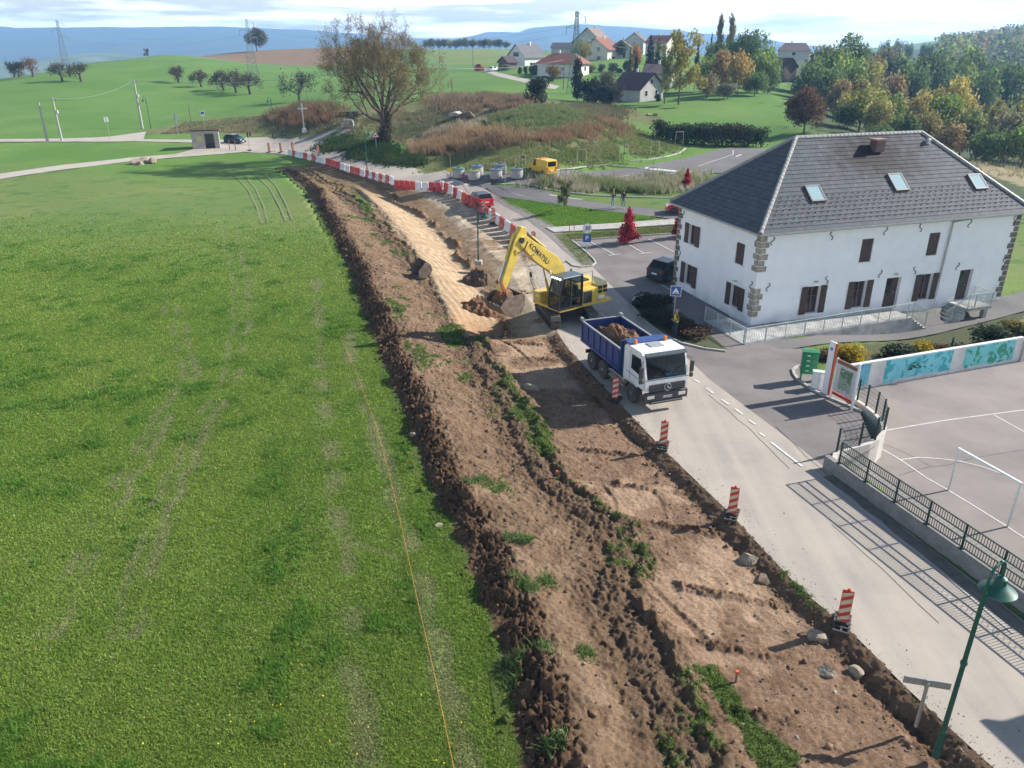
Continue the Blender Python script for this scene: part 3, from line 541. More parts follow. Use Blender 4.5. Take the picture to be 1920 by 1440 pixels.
# plain beyond and hills far off
def ridge(name, Y, x0, x1, prof, depth, m, n=260, base=-120):
    xs = np.linspace(x0, x1, n); tops = prof(xs); V = []; nv = 14; t = np.linspace(0, 1, nv)
    for i, k in enumerate(t):
        yy = Y - depth * (1 - k) ** 1.0; V.append(np.column_stack([xs + 30 * vnoise(xs * .01, xs * 0 + i), np.full(n, yy) + 60 * vnoise(xs * .006, xs * 0 + i * .7), base + (tops - base) * (k ** .8) + (1 - k) * k * 60 * vnoise(xs * .008, xs * 0 + i * .9)]))
    V.append(np.column_stack([xs, np.full(n, Y + depth * .6), np.full(n, base)])); V = np.concatenate(V); idx = np.arange(len(V)).reshape(nv + 1, n)
    F = np.stack([idx[:-1, :-1], idx[:-1, 1:], idx[1:, 1:], idx[1:, :-1]], -1).reshape(-1, 4)
    return tag(npmesh(name, V, F, m, smooth=True), kind='structure')
M_HILL = mat('far_hill', (.075, .095, .04), col2=(.17, .19, .08), scale=.009, rough=1, spec=0)
M_HILL2 = mat('far_mountain', (.06, .075, .05), col2=(.09, .10, .07), scale=.004, rough=1, spec=0)
tag(npmesh('plain', np.array([(-9000, 1400, -70), (9000, 1400, -70), (9000, 7000, -70), (-9000, 7000, -70)]), np.array([[0, 1, 2, 3]]), M_HILL), kind='structure')
def elev(px, py, Y): return at(px, py, Y)
def prof_pts(pts, Y, rough, seed):
    P = np.array([at(a, b, Y) for a, b in pts]); o = np.argsort(P[:, 0]); P = P[o]
    return lambda xs: np.interp(xs, P[:, 0], P[:, 2]) + rough * fbm(xs * .004, xs * 0 + seed, 5, .55, seed)
ridge('low_hills', 2300, -2600, 300, prof_pts([(-300,112),(0,116),(90,108),(150,99),(200,97),(250,105),(330,112),(500,118),(800,122)], 2300, 6, 3), 700, M_HILL, base=-75)
ridge('mountains', 4200, -4600, 4600, prof_pts([(-400,44),(0,52),(200,50),(420,48),(560,56),(640,62),(740,70),(850,74),(905,60),(960,62),(1010,50),(1080,46),(1180,52),(1300,60),(1400,68),(1480,80),(1600,96),(1900,100),(2200,100)], 4200, 9, 5), 1500, M_HILL2, base=-75)
# the air
hb = MB(); hb.box((0, 2600, 12), (13000, 5800, 230)); hz = hb.build('haze'); hm = bpy.data.materials.new('haze'); hm.use_nodes = True; t = hm.node_tree; t.nodes.clear()
pv = nn(t, 'ShaderNodeVolumePrincipled'); pv.inputs['Color'].default_value = (.33, .58, 1, 1); pv.inputs['Density'].default_value = 2.5e-4; pv.inputs['Anisotropy'].default_value = .25
t.links.new(pv.outputs[0], nn(t, 'ShaderNodeOutputMaterial').inputs['Volume']); hz.data.materials.append(hm); tag(hz, kind='stuff')
# ------------------------------------------------------------------ the white building
M_WALL = mat('white_render', (.85, .855, .86), col2=(.77, .775, .78), scale=1.1, rough=.92, bump=.25, bscale=55, detail=7)
_wt = M_WALL.node_tree; _wb = _wt.nodes['Principled BSDF']; _ws = _wb.inputs['Base Color'].links[0].from_socket; _wc = nn(_wt, 'ShaderNodeTexCoord'); _wx = nn(_wt, 'ShaderNodeSeparateXYZ'); _wn = nn(_wt, 'ShaderNodeTexNoise'); _wn.inputs['Scale'].default_value = .9; _wn.inputs['Detail'].default_value = 8
_w1 = nn(_wt, 'ShaderNodeMapRange'); _w1.inputs[1].default_value = 1.3; _w1.inputs[2].default_value = -1.2; _w2 = nn(_wt, 'ShaderNodeMapRange'); _w2.inputs[1].default_value = .42; _w2.inputs[2].default_value = .66; _wm = nn(_wt, 'ShaderNodeMath', operation='MULTIPLY'); _wi = nn(_wt, 'ShaderNodeMix', data_type='RGBA'); _wi.inputs['B'].default_value = (.42, .43, .43, 1)
for _a, _b2 in ((_wc.outputs['Object'], _wn.inputs['Vector']), (_wc.outputs['Object'], _wx.inputs[0]), (_wx.outputs['Z'], _w1.inputs[0]), (_wn.outputs['Fac'], _w2.inputs[0]), (_w1.outputs[0], _wm.inputs[0]), (_w2.outputs[0], _wm.inputs[1]), (_wm.outputs[0], _wi.inputs['Factor']), (_ws, _wi.inputs['A']), (_wi.outputs['Result'], _wb.inputs['Base Color'])): _wt.links.new(_a, _b2)
M_WALLB = mat('stained_render', (.55, .54, .52), col2=(.16, .155, .15), scale=.9, rough=.95, bump=.2, detail=8)
M_STONE = mat('quoin_stone', (.40, .345, .27), var=.3, scale=3, bump=.4, rough=.9)
M_SHUT = mat('brown_shutter', (.075, .042, .032), var=.25, scale=5, rough=.65)
M_FRAME = mat('brown_frame', (.16, .075, .045), var=.2, rough=.6)
M_GLASS = glassy('window_glass')
M_CURT = mat('curtain', (.55, .55, .53), rough=.9)
M_ZINC = mat('zinc', (.42, .42, .41), rough=.45, metal=.6)
M_RAIL = mat('pale_rail', (.50, .56, .53), rough=.5)
M_IRON = mat('dark_iron', (.10, .095, .09), rough=.6)
def roof_mat(name, c1, c2, rough, stain=False):
    m = mat(name, c1, col2=c2, scale=2.4, rough=rough, bump=.3, bscale=18, detail=7, spec=.12)
    t = m.node_tree; b = t.nodes['Principled BSDF']; src = b.inputs['Base Color'].links[0].from_socket; k = t.links.new
    co = nn(t, 'ShaderNodeTexCoord'); br = nn(t, 'ShaderNodeTexBrick'); br.inputs['Scale'].default_value = 1; br.inputs['Brick Width'].default_value = .30; br.inputs['Row Height'].default_value = .34; br.inputs['Mortar Size'].default_value = .012
    br.inputs['Color1'].default_value = (1, 1, 1, 1); br.inputs['Color2'].default_value = (.8, .8, .8, 1); br.inputs['Mortar'].default_value = (.45, .45, .45, 1)
    mu = nn(t, 'ShaderNodeMix', data_type='RGBA', blend_type='MULTIPLY'); mu.inputs['Factor'].default_value = 1
    k(co.outputs['UV'], br.inputs['Vector']); k(src, mu.inputs['A']); k(br.outputs['Color'], mu.inputs['B']); out = mu.outputs['Result']
    if stain:
        vm = nn(t, 'ShaderNodeVectorMath', operation='SUBTRACT'); vm.inputs[1].default_value = (11.2, 3.7, 9.9); sc_ = nn(t, 'ShaderNodeVectorMath', operation='MULTIPLY'); sc_.inputs[1].default_value = (.22, .42, .42)
        ln = nn(t, 'ShaderNodeVectorMath', operation='LENGTH'); no = nn(t, 'ShaderNodeTexNoise'); no.inputs['Scale'].default_value = 1.6; no.inputs['Detail'].default_value = 6
        ad = nn(t, 'ShaderNodeMath', operation='MULTIPLY_ADD'); ad.inputs[1].default_value = 1.6; ad.inputs[2].default_value = -.8; a2 = nn(t, 'ShaderNodeMath', operation='ADD')
        rr = nn(t, 'ShaderNodeMapRange'); rr.inputs[1].default_value = .35; rr.inputs[2].default_value = 1.15; rr.inputs[3].default_value = .92; rr.inputs[4].default_value = 0
        m3 = nn(t, 'ShaderNodeMix', data_type='RGBA'); m3.inputs['B'].default_value = (.022, .019, .018, 1)
        k(co.outputs['Object'], vm.inputs[0]); k(vm.outputs[0], sc_.inputs[0]); k(sc_.outputs[0], ln.inputs[0]); k(co.outputs['Object'], no.inputs['Vector']); k(no.outputs['Fac'], ad.inputs[0])
        k(ln.outputs['Value'], a2.inputs[0]); k(ad.outputs[0], a2.inputs[1]); k(a2.outputs[0], rr.inputs[0]); k(rr.outputs[0], m3.inputs['Factor']); k(out, m3.inputs['A']); out = m3.outputs['Result']
    k(out, b.inputs['Base Color']); return m
M_TILE = roof_mat('slate_tile', (.112, .122, .138), (.074, .082, .096), .7, True)
BL, BD, BE, BR_ = 21.3, 10.2, 6.15, 11.1
bld = thing('town_hall', 'large white two-storey building with hipped grey tile roof and brown shutters', 'building', (B_O[0], B_O[1], 0), R(90) - B_AZ)
OPEN = {'front': [(4.13, 5.08, .45, 2.3), (7.87, 8.83, .45, 2.3), (13.5, 14.45, .45, 2.3), (7.83, 8.78, 3.62, 5.18), (13.4, 14.35, 3.62, 5.18), (10.5, 11.75, .12, 2.3), (16.9, 18.1, .05, 2.3)],
        'left': [(7.55, 8.5, 3.6, 5.0), (1.6, 2.55, 3.66, 5.05), (7.5, 8.55, .6, 2.1), (1.55, 2.55, .72, 2.2)]}
def facade(mb, L_, z0, z1, ops, P, depth=.32):
    xs = sorted({0, L_, *[v for o in ops for v in o[:2]]}); zs = sorted({z0, z1, *[v for o in ops for v in o[2:]]})
    for i in range(len(xs) - 1):
        for j in range(len(zs) - 1):
            cx, cz = (xs[i] + xs[i + 1]) / 2, (zs[j] + zs[j + 1]) / 2
            if any(o[0] < cx < o[1] and o[2] < cz < o[3] for o in ops): continue
            mb.add([P(xs[i], 0, zs[j]), P(xs[i + 1], 0, zs[j]), P(xs[i + 1], 0, zs[j + 1]), P(xs[i], 0, zs[j + 1])], [(0, 1, 2, 3)])
    for a, b, c, d in ops:
        e = -depth
        for q in ([(a, 0, c), (a, 0, d), (a, e, d), (a, e, c)], [(b, 0, c), (b, e, c), (b, e, d), (b, 0, d)], [(a, 0, d), (b, 0, d), (b, e, d), (a, e, d)], [(a, 0, c), (a, e, c), (b, e, c), (b, 0, c)]):
            mb.add([P(*p) for p in q], [(0, 1, 2, 3)])
PF = lambda u, o, z: (u, -o, z)
PL = lambda u, o, z: (-o, u, z)
w = MB(); facade(w, BL, -1.8, BE, OPEN['front'], PF); facade(w, BD, -1.8, BE, OPEN['left'], PL)
w.add([(BL, 0, -1.8), (BL, BD, -1.8), (BL, BD, BE), (BL, 0, BE)], [(0, 1, 2, 3)]); w.add([(0, BD, -1.8), (BL, BD, -1.8), (BL, BD, BE), (0, BD, BE)], [(0, 1, 2, 3)])
w.add([(.6, .6, -1), (BL - .6, .6, -1), (BL - .6, .6, BE), (.6, .6, BE)], [(0, 1, 2, 3)]); w.add([(.6, .6, -1), (.6, BD - .6, -1), (.6, BD - .6, BE), (.6, .6, BE)], [(0, 1, 2, 3)])
o = link('wall', w.v, w.f, M_WALL, bld)
def pbox(mb, P, u0, u1, o0, o1, z0, z1):
    p, q = P(u0, o0, z0), P(u1, o1, z1); mb.box([(a + b) / 2 for a, b in zip(p, q)], [abs(a - b) for a, b in zip(p, q)])
def shutter(P, u0, u1, z0, z1, parent, out=.03):
    s = MB(); n = 4
    for i in range(n): pbox(s, P, u0 + (u1 - u0) * i / n + .006, u0 + (u1 - u0) * (i + 1) / n - .006, out, out + .04, z0, z1)
    for z in (z0 + .22, z1 - .22): pbox(s, P, u0 + .01, u1 - .01, out + .042, out + .062, z - .06, z + .06)
    s.build('shutter', M_SHUT, parent)
def window(P, op, open_=True):
    a, b, c, d = op; f = MB(); t = .07; o0, o1 = -.26, -.19
    pbox(f, P, a, a + t, o0, o1, c, d); pbox(f, P, b - t, b, o0, o1, c, d); pbox(f, P, a + t, b - t, o0, o1, c, c + t); pbox(f, P, a + t, b - t, o0, o1, d - t, d)
    m_ = (a + b) / 2; pbox(f, P, m_ - .05, m_ + .05, o0, o1 + .01, c + t, d - t); pbox(f, P, a + t, m_ - .05, o0, o1 - .01, (c + d) / 2 + .2, (c + d) / 2 + .23); pbox(f, P, m_ + .05, b - t, o0, o1 - .01, (c + d) / 2 + .2, (c + d) / 2 + .23)
    wn = f.build('window', M_FRAME, bld)
    g = MB(); pbox(g, P, a + t, b - t, -.245, -.235, c + t, d - t); g.build('pane', M_GLASS, wn)
    cu = MB(); pbox(cu, P, a + t, a + t + .16, -.30, -.29, c + t, d - t); pbox(cu, P, b - t - .16, b - t, -.30, -.29, c + t, d - t); cu.build('curtain', M_CURT, wn)
    s = MB(); pbox(s, P, a - .06, b + .06, .002, .07, c - .09, c - .002); s.build('sill', M_WALL, wn)
    if open_:
        sw = (b - a) * .52; shutter(P, a - sw - .03, a - .03, c - .02, d + .03, wn); shutter(P, b + .03, b + sw + .03, c - .02, d + .03, wn)
    else:
        shutter(P, a + .005, m_ - .004, c, d, wn, -.10); shutter(P, m_ + .004, b - .005, c, d, wn, -.10)
for i, op in enumerate(OPEN['front'][:5]): window(PF, op, i < 3)
for i, op in enumerate(OPEN['left']): window(PL, op, i != 1)
for a, b, c, d in OPEN['front'][5:]:
    s = MB(); pbox(s, PF, a, b, -.30, -.26, c, d); dr = s.build('door', M_SHUT, bld); s = MB(); pbox(s, PF, a + .15, b - .5, -.258, -.25, c + 1.0, d - .15); s.build('pane', M_GLASS, dr); s = MB(); pbox(s, PF, b - .3, b - .18, -.258, -.22, c + 1.0, c + 1.05); s.build('handle', M_ZINC, dr)
# corner stones
def quoins(P, u, sgn, rows):
    s = MB()
    for k, z in enumerate(rows):
        l = .62 if k % 2 else .42; pbox(s, P, u, u + sgn * l, .006, .03, z, z + .345)
    return s
r1 = [5.95 - .38 - .385 * k for k in range(6)] + [2.2 - .385 * k for k in range(5)]
r0 = [5.95 - .38 - .4 * k for k in range(15)]
for rr_ in (r1[:6], r1[6:]): quoins(PF, 0, 1, rr_).build('corner_stones', M_STONE, bld); quoins(PL, 0, 1, rr_).build('corner_stones', M_STONE, bld); quoins(PL, BD, -1, r0).build('corner_stones', M_STONE, bld); quoins(PF, BL, -1, r0).build('corner_stones', M_STONE, bld)
# S-shaped wall anchors
def anchor(P, u, z, fl):
    pts = []
    for i in range(15):
        t = i / 14 * 2 - 1; ang = t * math.pi * .95; pts.append(P(u + fl * .13 * math.sin(ang), .03, z + .26 * t))
    s = MB(); s.tube(pts, .028, 6); s.build('wall_anchor', M_IRON, bld)
for i, (u, z) in enumerate([(5.27,5.6),(9.56,5.6),(12.46,5.6),(16.68,5.6),(20.75,5.6),(.83,5.6),(5.49,2.65),(9.82,2.68),(12.73,2.66),(16.5,2.63),(20.75,2.59),(.96,2.59)]): anchor(PF, u, z, 1 if i % 2 else -1)
for u, z in [(.43,5.6),(.43,2.7),(9.5,2.51),(9.5,5.5)]: anchor(PL, u, z, -1)
for u, z in [(11.1, 2.55), (4.6, 2.62)]: s = MB(); s.lathe([(.02, -.05), (.14, -.02), (.16, .05), (.02, .1)], 10, (u, -.14, z)); s.build('wall_lamp', M_RAIL, bld)
s = MB(); s.lathe([(.02, -.05), (.14, -.02), (.16, .05), (.02, .1)], 10, (-.14, 2.05, 2.5)); s.build('wall_lamp', M_RAIL, bld)
# roof: courses of tiles laid as stepped strips on four slopes
ov = .5; kx = (BR_ - BE - .05) / (BD / 2 + ov); rx0, rx1 = 5.45, BL - 5.3; zE = BE + .05
corners = [(-ov, -ov), (BL + ov, -ov), (BL + ov, BD + ov), (-ov, BD + ov)]; RA, RB = (rx0, BD / 2), (rx1, BD / 2)
V = []; F = []; UV = []
def slope(e0, e1, t0, t1, n):
    e0, e1, t0, t1 = (Vector(p) for p in (e0, e1, t0, t1)); nrm = (e1 - e0).cross(t0 - e0).normalized(); nrm = nrm if nrm.z > 0 else -nrm; el = (e1 - e0).normalized()
    for i in range(n):
        a, b = i / n, (i + 1.06) / n; b = min(b, 1)
        p = [e0.lerp(t0, a) + nrm * .038, e1.lerp(t1, a) + nrm * .038, e1.lerp(t1, b) + nrm * .012, e0.lerp(t0, b) + nrm * .012]; q = [e0.lerp(t0, a), e1.lerp(t1, a)]
        k = len(V); V.extend([tuple(v) for v in p + q]); F.append((k, k + 1, k + 2, k + 3)); F.append((k + 4, k + 5, k + 1, k)); ou = (i % 2) * .5
        UV.append([((v - e0).dot(el) + ou * .3, i * .34 + (.01 if j < 2 else .33)) for j, v in enumerate(p)]); UV.append([(0, i * .34 + .02)] * 4)
A3 = lambda p, z: (p[0], p[1], z)
slope(A3(corners[0], zE), A3(corners[1], zE), A3(RA, BR_), A3(RB, BR_), 22); slope(A3(corners[3], zE), A3(corners[0], zE), A3(RA, BR_), A3(RA, BR_), 22)
slope(A3(corners[1], zE), A3(corners[2], zE), A3(RB, BR_), A3(RB, BR_), 22); slope(A3(corners[2], zE), A3(corners[3], zE), A3(RB, BR_), A3(RA, BR_), 22)
k = len(V); V += [A3(c, zE - .16) for c in corners] + [A3(c, zE - .01) for c in corners]; F += [(k, k + 1, k + 2, k + 3)] + [(k + i, k + (i + 1) % 4, k + 4 + (i + 1) % 4, k + 4 + i) for i in range(4)]; UV += [[(0, 0)] * 4] * 5
roof = link('roof', V, F, M_TILE, bld); ul = roof.data.uv_layers.new(name='UVMap'); ul.data.foreach_set('uv', np.array([c for f in UV for c in f], np.float32).ravel())
def ridge_caps(a, b, n, r=.15):
    a, b = Vector(a), Vector(b); s = MB()
    for i in range(n): p, q = a.lerp(b, i / n), a.lerp(b, (i + 1.04) / n); s.tube([p, q], [r, r * .86], 8)
    s.build('ridge_tiles', M_RIDGE, roof)
M_RIDGE = mat('ridge_tile', (.30, .30, .28), var=.2, rough=.5, scale=4)
ridge_caps(A3(RA, BR_ + .02), A3(RB, BR_ + .02), 30); 
for c, t_ in ((corners[0], RA), (corners[1], RB), (corners[2], RB), (corners[3], RA)): ridge_caps(A3(c, zE + .05), A3(t_, BR_ + .04), 26)
sl = lambda x, y, up=0: (x, y, zE + (y + ov) * kx + up)
pit = math.atan(kx); rotS = Matrix.Rotation(pit, 3, 'X')
sg = MB(); sn = 0
for row in range(1, 13):
    y = -.3 + row * .245
    for i in range(44):
        x = -.1 + i * .5 + (row % 2) * .25 - .5 + .0
        if row > 7 and (i * 7 + row * 3) % 5 > 12 - row - 5: continue
        if y < x * 1.02 - .2 and x < BL + .1 - y * .95 and x > y * 1.0: sg.box(sl(x, y, .09), (.05, .04, .11), rotS)
tag(sg.build('snow_guards', M_IRON, roof), kind='stuff')
for x, y, wd, hg, nm in ((4.75, 1.5, 1.05, 1.2, 0), (11.65, 1.85, 1.05, 1.35, 1), (18.3, 1.55, 1.05, 1.2, 0)):
    s = MB(); c = Vector(sl(x, y, .11)); fr = MB()
    for dx, dy, w_, h_ in ((-wd / 2, 0, .09, hg), (wd / 2, 0, .09, hg), (0, -hg / 2, wd + .09, .1), (0, hg / 2, wd + .09, .1)): fr.box(c + rotS @ Vector((dx, dy, 0)), (w_, h_, .16), rotS)
    sk = fr.build('skylight', M_IRON, roof); g = MB(); g.box(c + rotS @ Vector((0, 0, .04)), (wd - .08, hg - .08, .03), rotS); g.build('skylight_pane', mat('skylight_glass', (.30, .42, .45), rough=.08, var=.05, spec=.8), roof)
s = MB(); s.box(sl(11.35, 4.0, .35), (.75, .6, .75)); ch = s.build('roof_vent', mat('vent_brick', (.13, .08, .07), var=.2), roof); s = MB(); s.box(sl(11.35, 4.0, .78), (.95, .8, .1)); s.build('vent_cap', mat('vent_red', (.33, .17, .15), var=.15), roof)
s = MB(); s.lathe([(.16, 0), (.16, .3), (.22, .32), (.02, .42)], 10, sl(16.0, 4.3, 0)); s.build('roof_pipe', M_ZINC, roof)
# gutter, downpipe
g = MB(); g.bar((-ov - .06, -ov - .07, zE - .05), (BL + ov, -ov - .07, zE - .05), .13, .12); g.bar((-ov - .07, -ov, zE - .05), (-ov - .07, BD + ov, zE - .05), .13, .12); g.build('gutter', M_ZINC, bld)
g = MB(); g.tube([(16.3, -.55, zE - .1), (15.1, -.12, zE - .35), (15.05, -.09, 3), (15.05, -.09, -.9)], .06, 8); g.build('downpipe', M_ZINC, bld)
# ramp with railing, steps
ra, rb, rc, rd, re_ = (-2.3, 1.9), (-2.3, -2.8), (9.2, -2.2), (11.2, -2.15), (11.2, -.01)
s = MB(); pts = [ra, rb, rc, rd, re_, (0, -.01), (-.01, 1.9)]; zt = [.03, .05, .11, .12, .12, .11, .03]
n = len(pts); s.add([(*p, -1.6) for p in pts] + [(*p, z) for p, z in zip(pts, zt)], [(i, (i + 1) % n, n + (i + 1) % n, n + i) for i in range(n)] + [(n, n + 1, n + 5, n + 6), (n + 1, n + 2, n + 4, n + 5), (n + 2, n + 3, n + 4)])
rampo = s.build('ramp', M_WALLB, bld); s = MB(); s.add([(9.0, -2.1, .125), (11.17, -2.1, .125), (11.17, -.02, .125), (9.0, -.02, .125)], [(0, 1, 2, 3)]); s.build('landing', M_CONC, rampo)
s = MB()
for i in range(5): s.box((11.2 + .15 + .28 * i, -1.2, -.8 + (.72 - .18 * i) / 2 - .1), (.28, 1.7, .95 - .18 * i))
s.build('steps', M_WALLB, bld)
def railing(mb, P, h=1.0, gap=.13, zs=None):
    for (a, b) in zip(P[:-1], P[1:]):
        a, b = Vector(a), Vector(b); L_ = (b - a).length; up = Vector((0, 0, h)); mb.bar(a + up, b + up, .045, .045); mb.bar(a + Vector((0, 0, .1)), b + Vector((0, 0, .1)), .03, .03); mb.bar(a + Vector((0, 0, h - .12)), b + Vector((0, 0, h - .12)), .025, .025)
        for i in range(int(L_ / gap) + 1): p = a.lerp(b, i * gap / L_); mb.bar(p + Vector((0, 0, .1)), p + Vector((0, 0, h - .12)), .016, .016)
        for i in range(int(L_ / 1.5) + 1): p = a.lerp(b, min(1, i * 1.5 / L_)); mb.bar(p, p + up, .045, .045)
s = MB(); railing(s, [(-2.25, 1.9, .03), (-2.25, -2.75, .05), (9.2, -2.15, .11), (11.15, -2.1, .12)]); railing(s, [(11.15, -2.1, .12), (12.5, -2.1, -.7)]); s.build('ramp_railing', M_RAIL, bld)
s = MB(); s.box((17.5, -.85, -.06), (2.2, 1.66, .2)); s.box((18.3, -1.4, -.8), (.3, .3, 1.3)); s.build('door_landing', M_CONC, bld); s = MB()
for i in range(6): s.box((16.4 - .15 - .3 * i, -.85, -.18 - .165 * i - .3), (.3, 1.5, .6))
s.build('steps', M_CONC, bld)
s = MB(); railing(s, [(18.55, -.1, .04), (18.55, -1.64, .04), (16.45, -1.64, .04), (14.6, -1.64, -1.0)]); s.build('landing_railing', M_RAIL, bld)
bw = lambda lx, ly: (B_O[0] + lx * B_A[0] - ly * B_A[1], B_O[1] + lx * B_A[1] + ly * B_A[0])

# ------------------------------------------------------------------ walls and fences round the court
M_CWALL = mat('court_wall', (.55, .52, .47), col2=(.40, .375, .34), scale=1.3, rough=.95, bump=.2, detail=8)
M_GREEN = mat('green_paint', (.012, .085, .062), rough=.4, var=.1)
M_DKGRN = mat('dark_green_paint', (.010, .040, .032), rough=.45, var=.1)
def wall_path(name, P, th, z0, z1, m, label, cat, cap=None):
    P = [Vector((p[0], p[1], 0)) for p in P]; s = MB(); n = len(P); L_ = []; Rr = []
    for i, p in enumerate(P):
        d = (P[min(i + 1, n - 1)] - P[max(i - 1, 0)]).normalized(); q = Vector((-d.y, d.x, 0)) * th / 2; L_.append(p + q); Rr.append(p - q)
    z1 = z1 if hasattr(z1, '__len__') else [z1] * n
    vs = []
    for i in range(n): vs += [(L_[i].x, L_[i].y, z0), (Rr[i].x, Rr[i].y, z0), (Rr[i].x, Rr[i].y, z1[i]), (L_[i].x, L_[i].y, z1[i])]
    fs = [(4 * i + k, 4 * i + (k + 1) % 4, 4 * i + 4 + (k + 1) % 4, 4 * i + 4 + k) for i in range(n - 1) for k in range(4)] + [(0, 1, 2, 3), tuple(4 * n - 4 + k for k in (3, 2, 1, 0))]
    s.add(vs, fs); o = s.build(name, m); return tag(o, label, cat)
CURVE = [(14.05, 29.75), (14.4, 30.5), (15.0, 30.9), (15.67, 31.21), (16.3, 31.5), (16.85, 31.9), (17.35, 32.45), (17.7, 33.1), (17.87, 33.8), (17.9, 34.6), (17.8, 35.5), (17.6, 36.3), (17.9, 37.4), (18.3, 38.6), (18.75, 39.85)]
wall_path('retaining_wall', CURVE, .22, -1.2, .25, M_CWALL, 'curved pale concrete retaining wall below the green mesh fence', 'wall')
f0, f1_ = Vector((13.88, 28.95, 0)), Vector((16.40, 21.24, 0)); fd = (f1_ - f0).normalized(); FENCE = [f0 + fd * 1.6 * i for i in range(11)]
wall_path('road_wall', [f0 - fd * .75] + FENCE, .24, -1.2, .62, mat('grey_wall', (.26, .25, .24), col2=(.15, .145, .14), scale=2, rough=.95, bump=.3, detail=8), 'low grey concrete wall along the road carrying the barred railing', 'wall')
fn = thing('barred_fence', 'dark green metal fence of vertical bars with a lattice band on the low road wall', 'fence', tuple(FENCE[0] + Vector((0, 0, .62))))
M_LAT = mat('lattice_wire', (.33, .42, .38), rough=.5)
for i, p in enumerate(FENCE):
    q = p - FENCE[0]; s = MB(); s.box((q.x, q.y, .5), (.06, .06, 1.02)); s.box((q.x, q.y, .01), (.16, .16, .02)); s.build('post', M_DKGRN, fn)
    if i == len(FENCE) - 1: break
    q2 = FENCE[i + 1] - FENCE[0]; s = MB(); la = MB()
    for z in (.99, .64, .40, .07): s.bar((q.x, q.y, z), (q2.x, q2.y, z), .035, .04)
    for k in range(1, 15):
        p_ = q.lerp(q2, k / 15); s.bar((p_.x, p_.y, .64), (p_.x, p_.y, .99), .018); s.bar((p_.x, p_.y, .07), (p_.x, p_.y, .40), .018)
    for k in range(8):
        a_, b_ = q.lerp(q2, k / 8), q.lerp(q2, (k + 1) / 8); la.bar((a_.x, a_.y, .41), (b_.x, b_.y, .63), .011); la.bar((a_.x, a_.y, .63), (b_.x, b_.y, .41), .011)
    pn = s.build('panel', M_DKGRN, fn); la.build('lattice', M_LAT, pn)
fn = thing('mesh_fence', 'green wire mesh fence with square posts on the curved retaining wall', 'fence', (14.45, 30.62, .25))
FP = [(14.5, 30.66), (15.75, 31.25), (16.68, 31.76), (17.55, 32.8), (17.86, 33.75), (17.9, 34.55), (17.78, 35.4), (17.62, 36.1)]
for i, p in enumerate(FP):
    q = Vector((p[0] - 14.45, p[1] - 30.62, 0)); s = MB(); s.box((q.x, q.y, .58), (.07, .07, 1.16)); s.build('post', M_DKGRN, fn)
    if i == len(FP) - 1: break
    q2 = Vector((FP[i + 1][0] - 14.45, FP[i + 1][1] - 30.62, 0)); s = MB(); L_ = (q2 - q).length
    for k in range(6): z = .1 + k * .2; s.bar((q.x, q.y, z), (q2.x, q2.y, z), .012)
    for k in range(int(L_ / .09)): p_ = q.lerp(q2, k * .09 / L_); s.bar((p_.x, p_.y, .1), (p_.x, p_.y, 1.1), .006)
    s.build('mesh_panel', M_DKGRN, fn)
# painted wall: plain abstract blue-green panels
MW0, MW1 = Vector((18.75, 39.97, 0)), Vector((31.2, 44.52, 0)); md_ = (MW1 - MW0); ML = md_.length; md_.normalize()
mw = thing('painted_wall', 'long white wall painted with turquoise and green panels at the back of the court', 'wall', (MW0.x, MW0.y, -1.0), math.atan2(md_.y, md_.x))
s = MB(); s.box((ML / 2, .12, .68), (ML, .24, 1.76)); s.build('wall', mat('mural_white', (.66, .65, .63), var=.1, scale=1.5), mw)
def mural_mat(name, a, b, c):
    m = mat(name, a, col2=b, scale=1.1, rough=.8, detail=4); t = m.node_tree; bs = t.nodes['Principled BSDF']; src = bs.inputs['Base Color'].links[0].from_socket
    co = nn(t, 'ShaderNodeTexCoord'); no = nn(t, 'ShaderNodeTexNoise'); no.inputs['Scale'].default_value = 1.7; no.inputs['Detail'].default_value = 4; no.inputs['Distortion'].default_value = 1.2; ra_ = nn(t, 'ShaderNodeValToRGB')
    ra_.color_ramp.elements[0].position = .52; ra_.color_ramp.elements[1].position = .56; mi = nn(t, 'ShaderNodeMix', data_type='RGBA'); mi.inputs['B'].default_value = (*c, 1)
    t.links.new(co.outputs['Object'], no.inputs['Vector']); t.links.new(no.outputs['Fac'], ra_.inputs[0]); t.links.new(ra_.outputs[0], mi.inputs['Factor']); t.links.new(src, mi.inputs['A']); t.links.new(mi.outputs['Result'], bs.inputs['Base Color']); return m
def ragged(u0, u1, z0, z1, sd):
    n = 14; lo_ = [(u0 + (u1 - u0) * i / n, z0 + .10 * (1 + vnoise(np.array([i * .9 + sd]), np.array([.3 + sd]))[0])) for i in range(n + 1)]; hi_ = [(u0 + (u1 - u0) * i / n, z1) for i in range(n + 1)]
    return lo_ + hi_[::-1]
for u0, u1, sd, cols in ((.05, 1.5, 1, ((.10, .33, .46), (.20, .50, .58), (.05, .22, .38))), (2.6, 7.6, 2, ((.16, .52, .60), (.22, .60, .68), (.05, .36, .40))), (8.6, 12.6, 3, ((.10, .46, .46), (.22, .60, .64), (.04, .27, .17)))):
    s = MB(); s.prism(ragged(u0, u1, .1, 1.5, sd), -.012, -.002); s.build('painting', mural_mat('mural_%d' % sd, *cols), mw)
wall_path('yard_wall', [tuple(MW1)[:2], (31.9, 44.78), (40, 47.6)], .24, -1.2, [.38, .38, .2], M_CWALL, 'bare grey concrete wall continuing from the painted wall', 'wall')
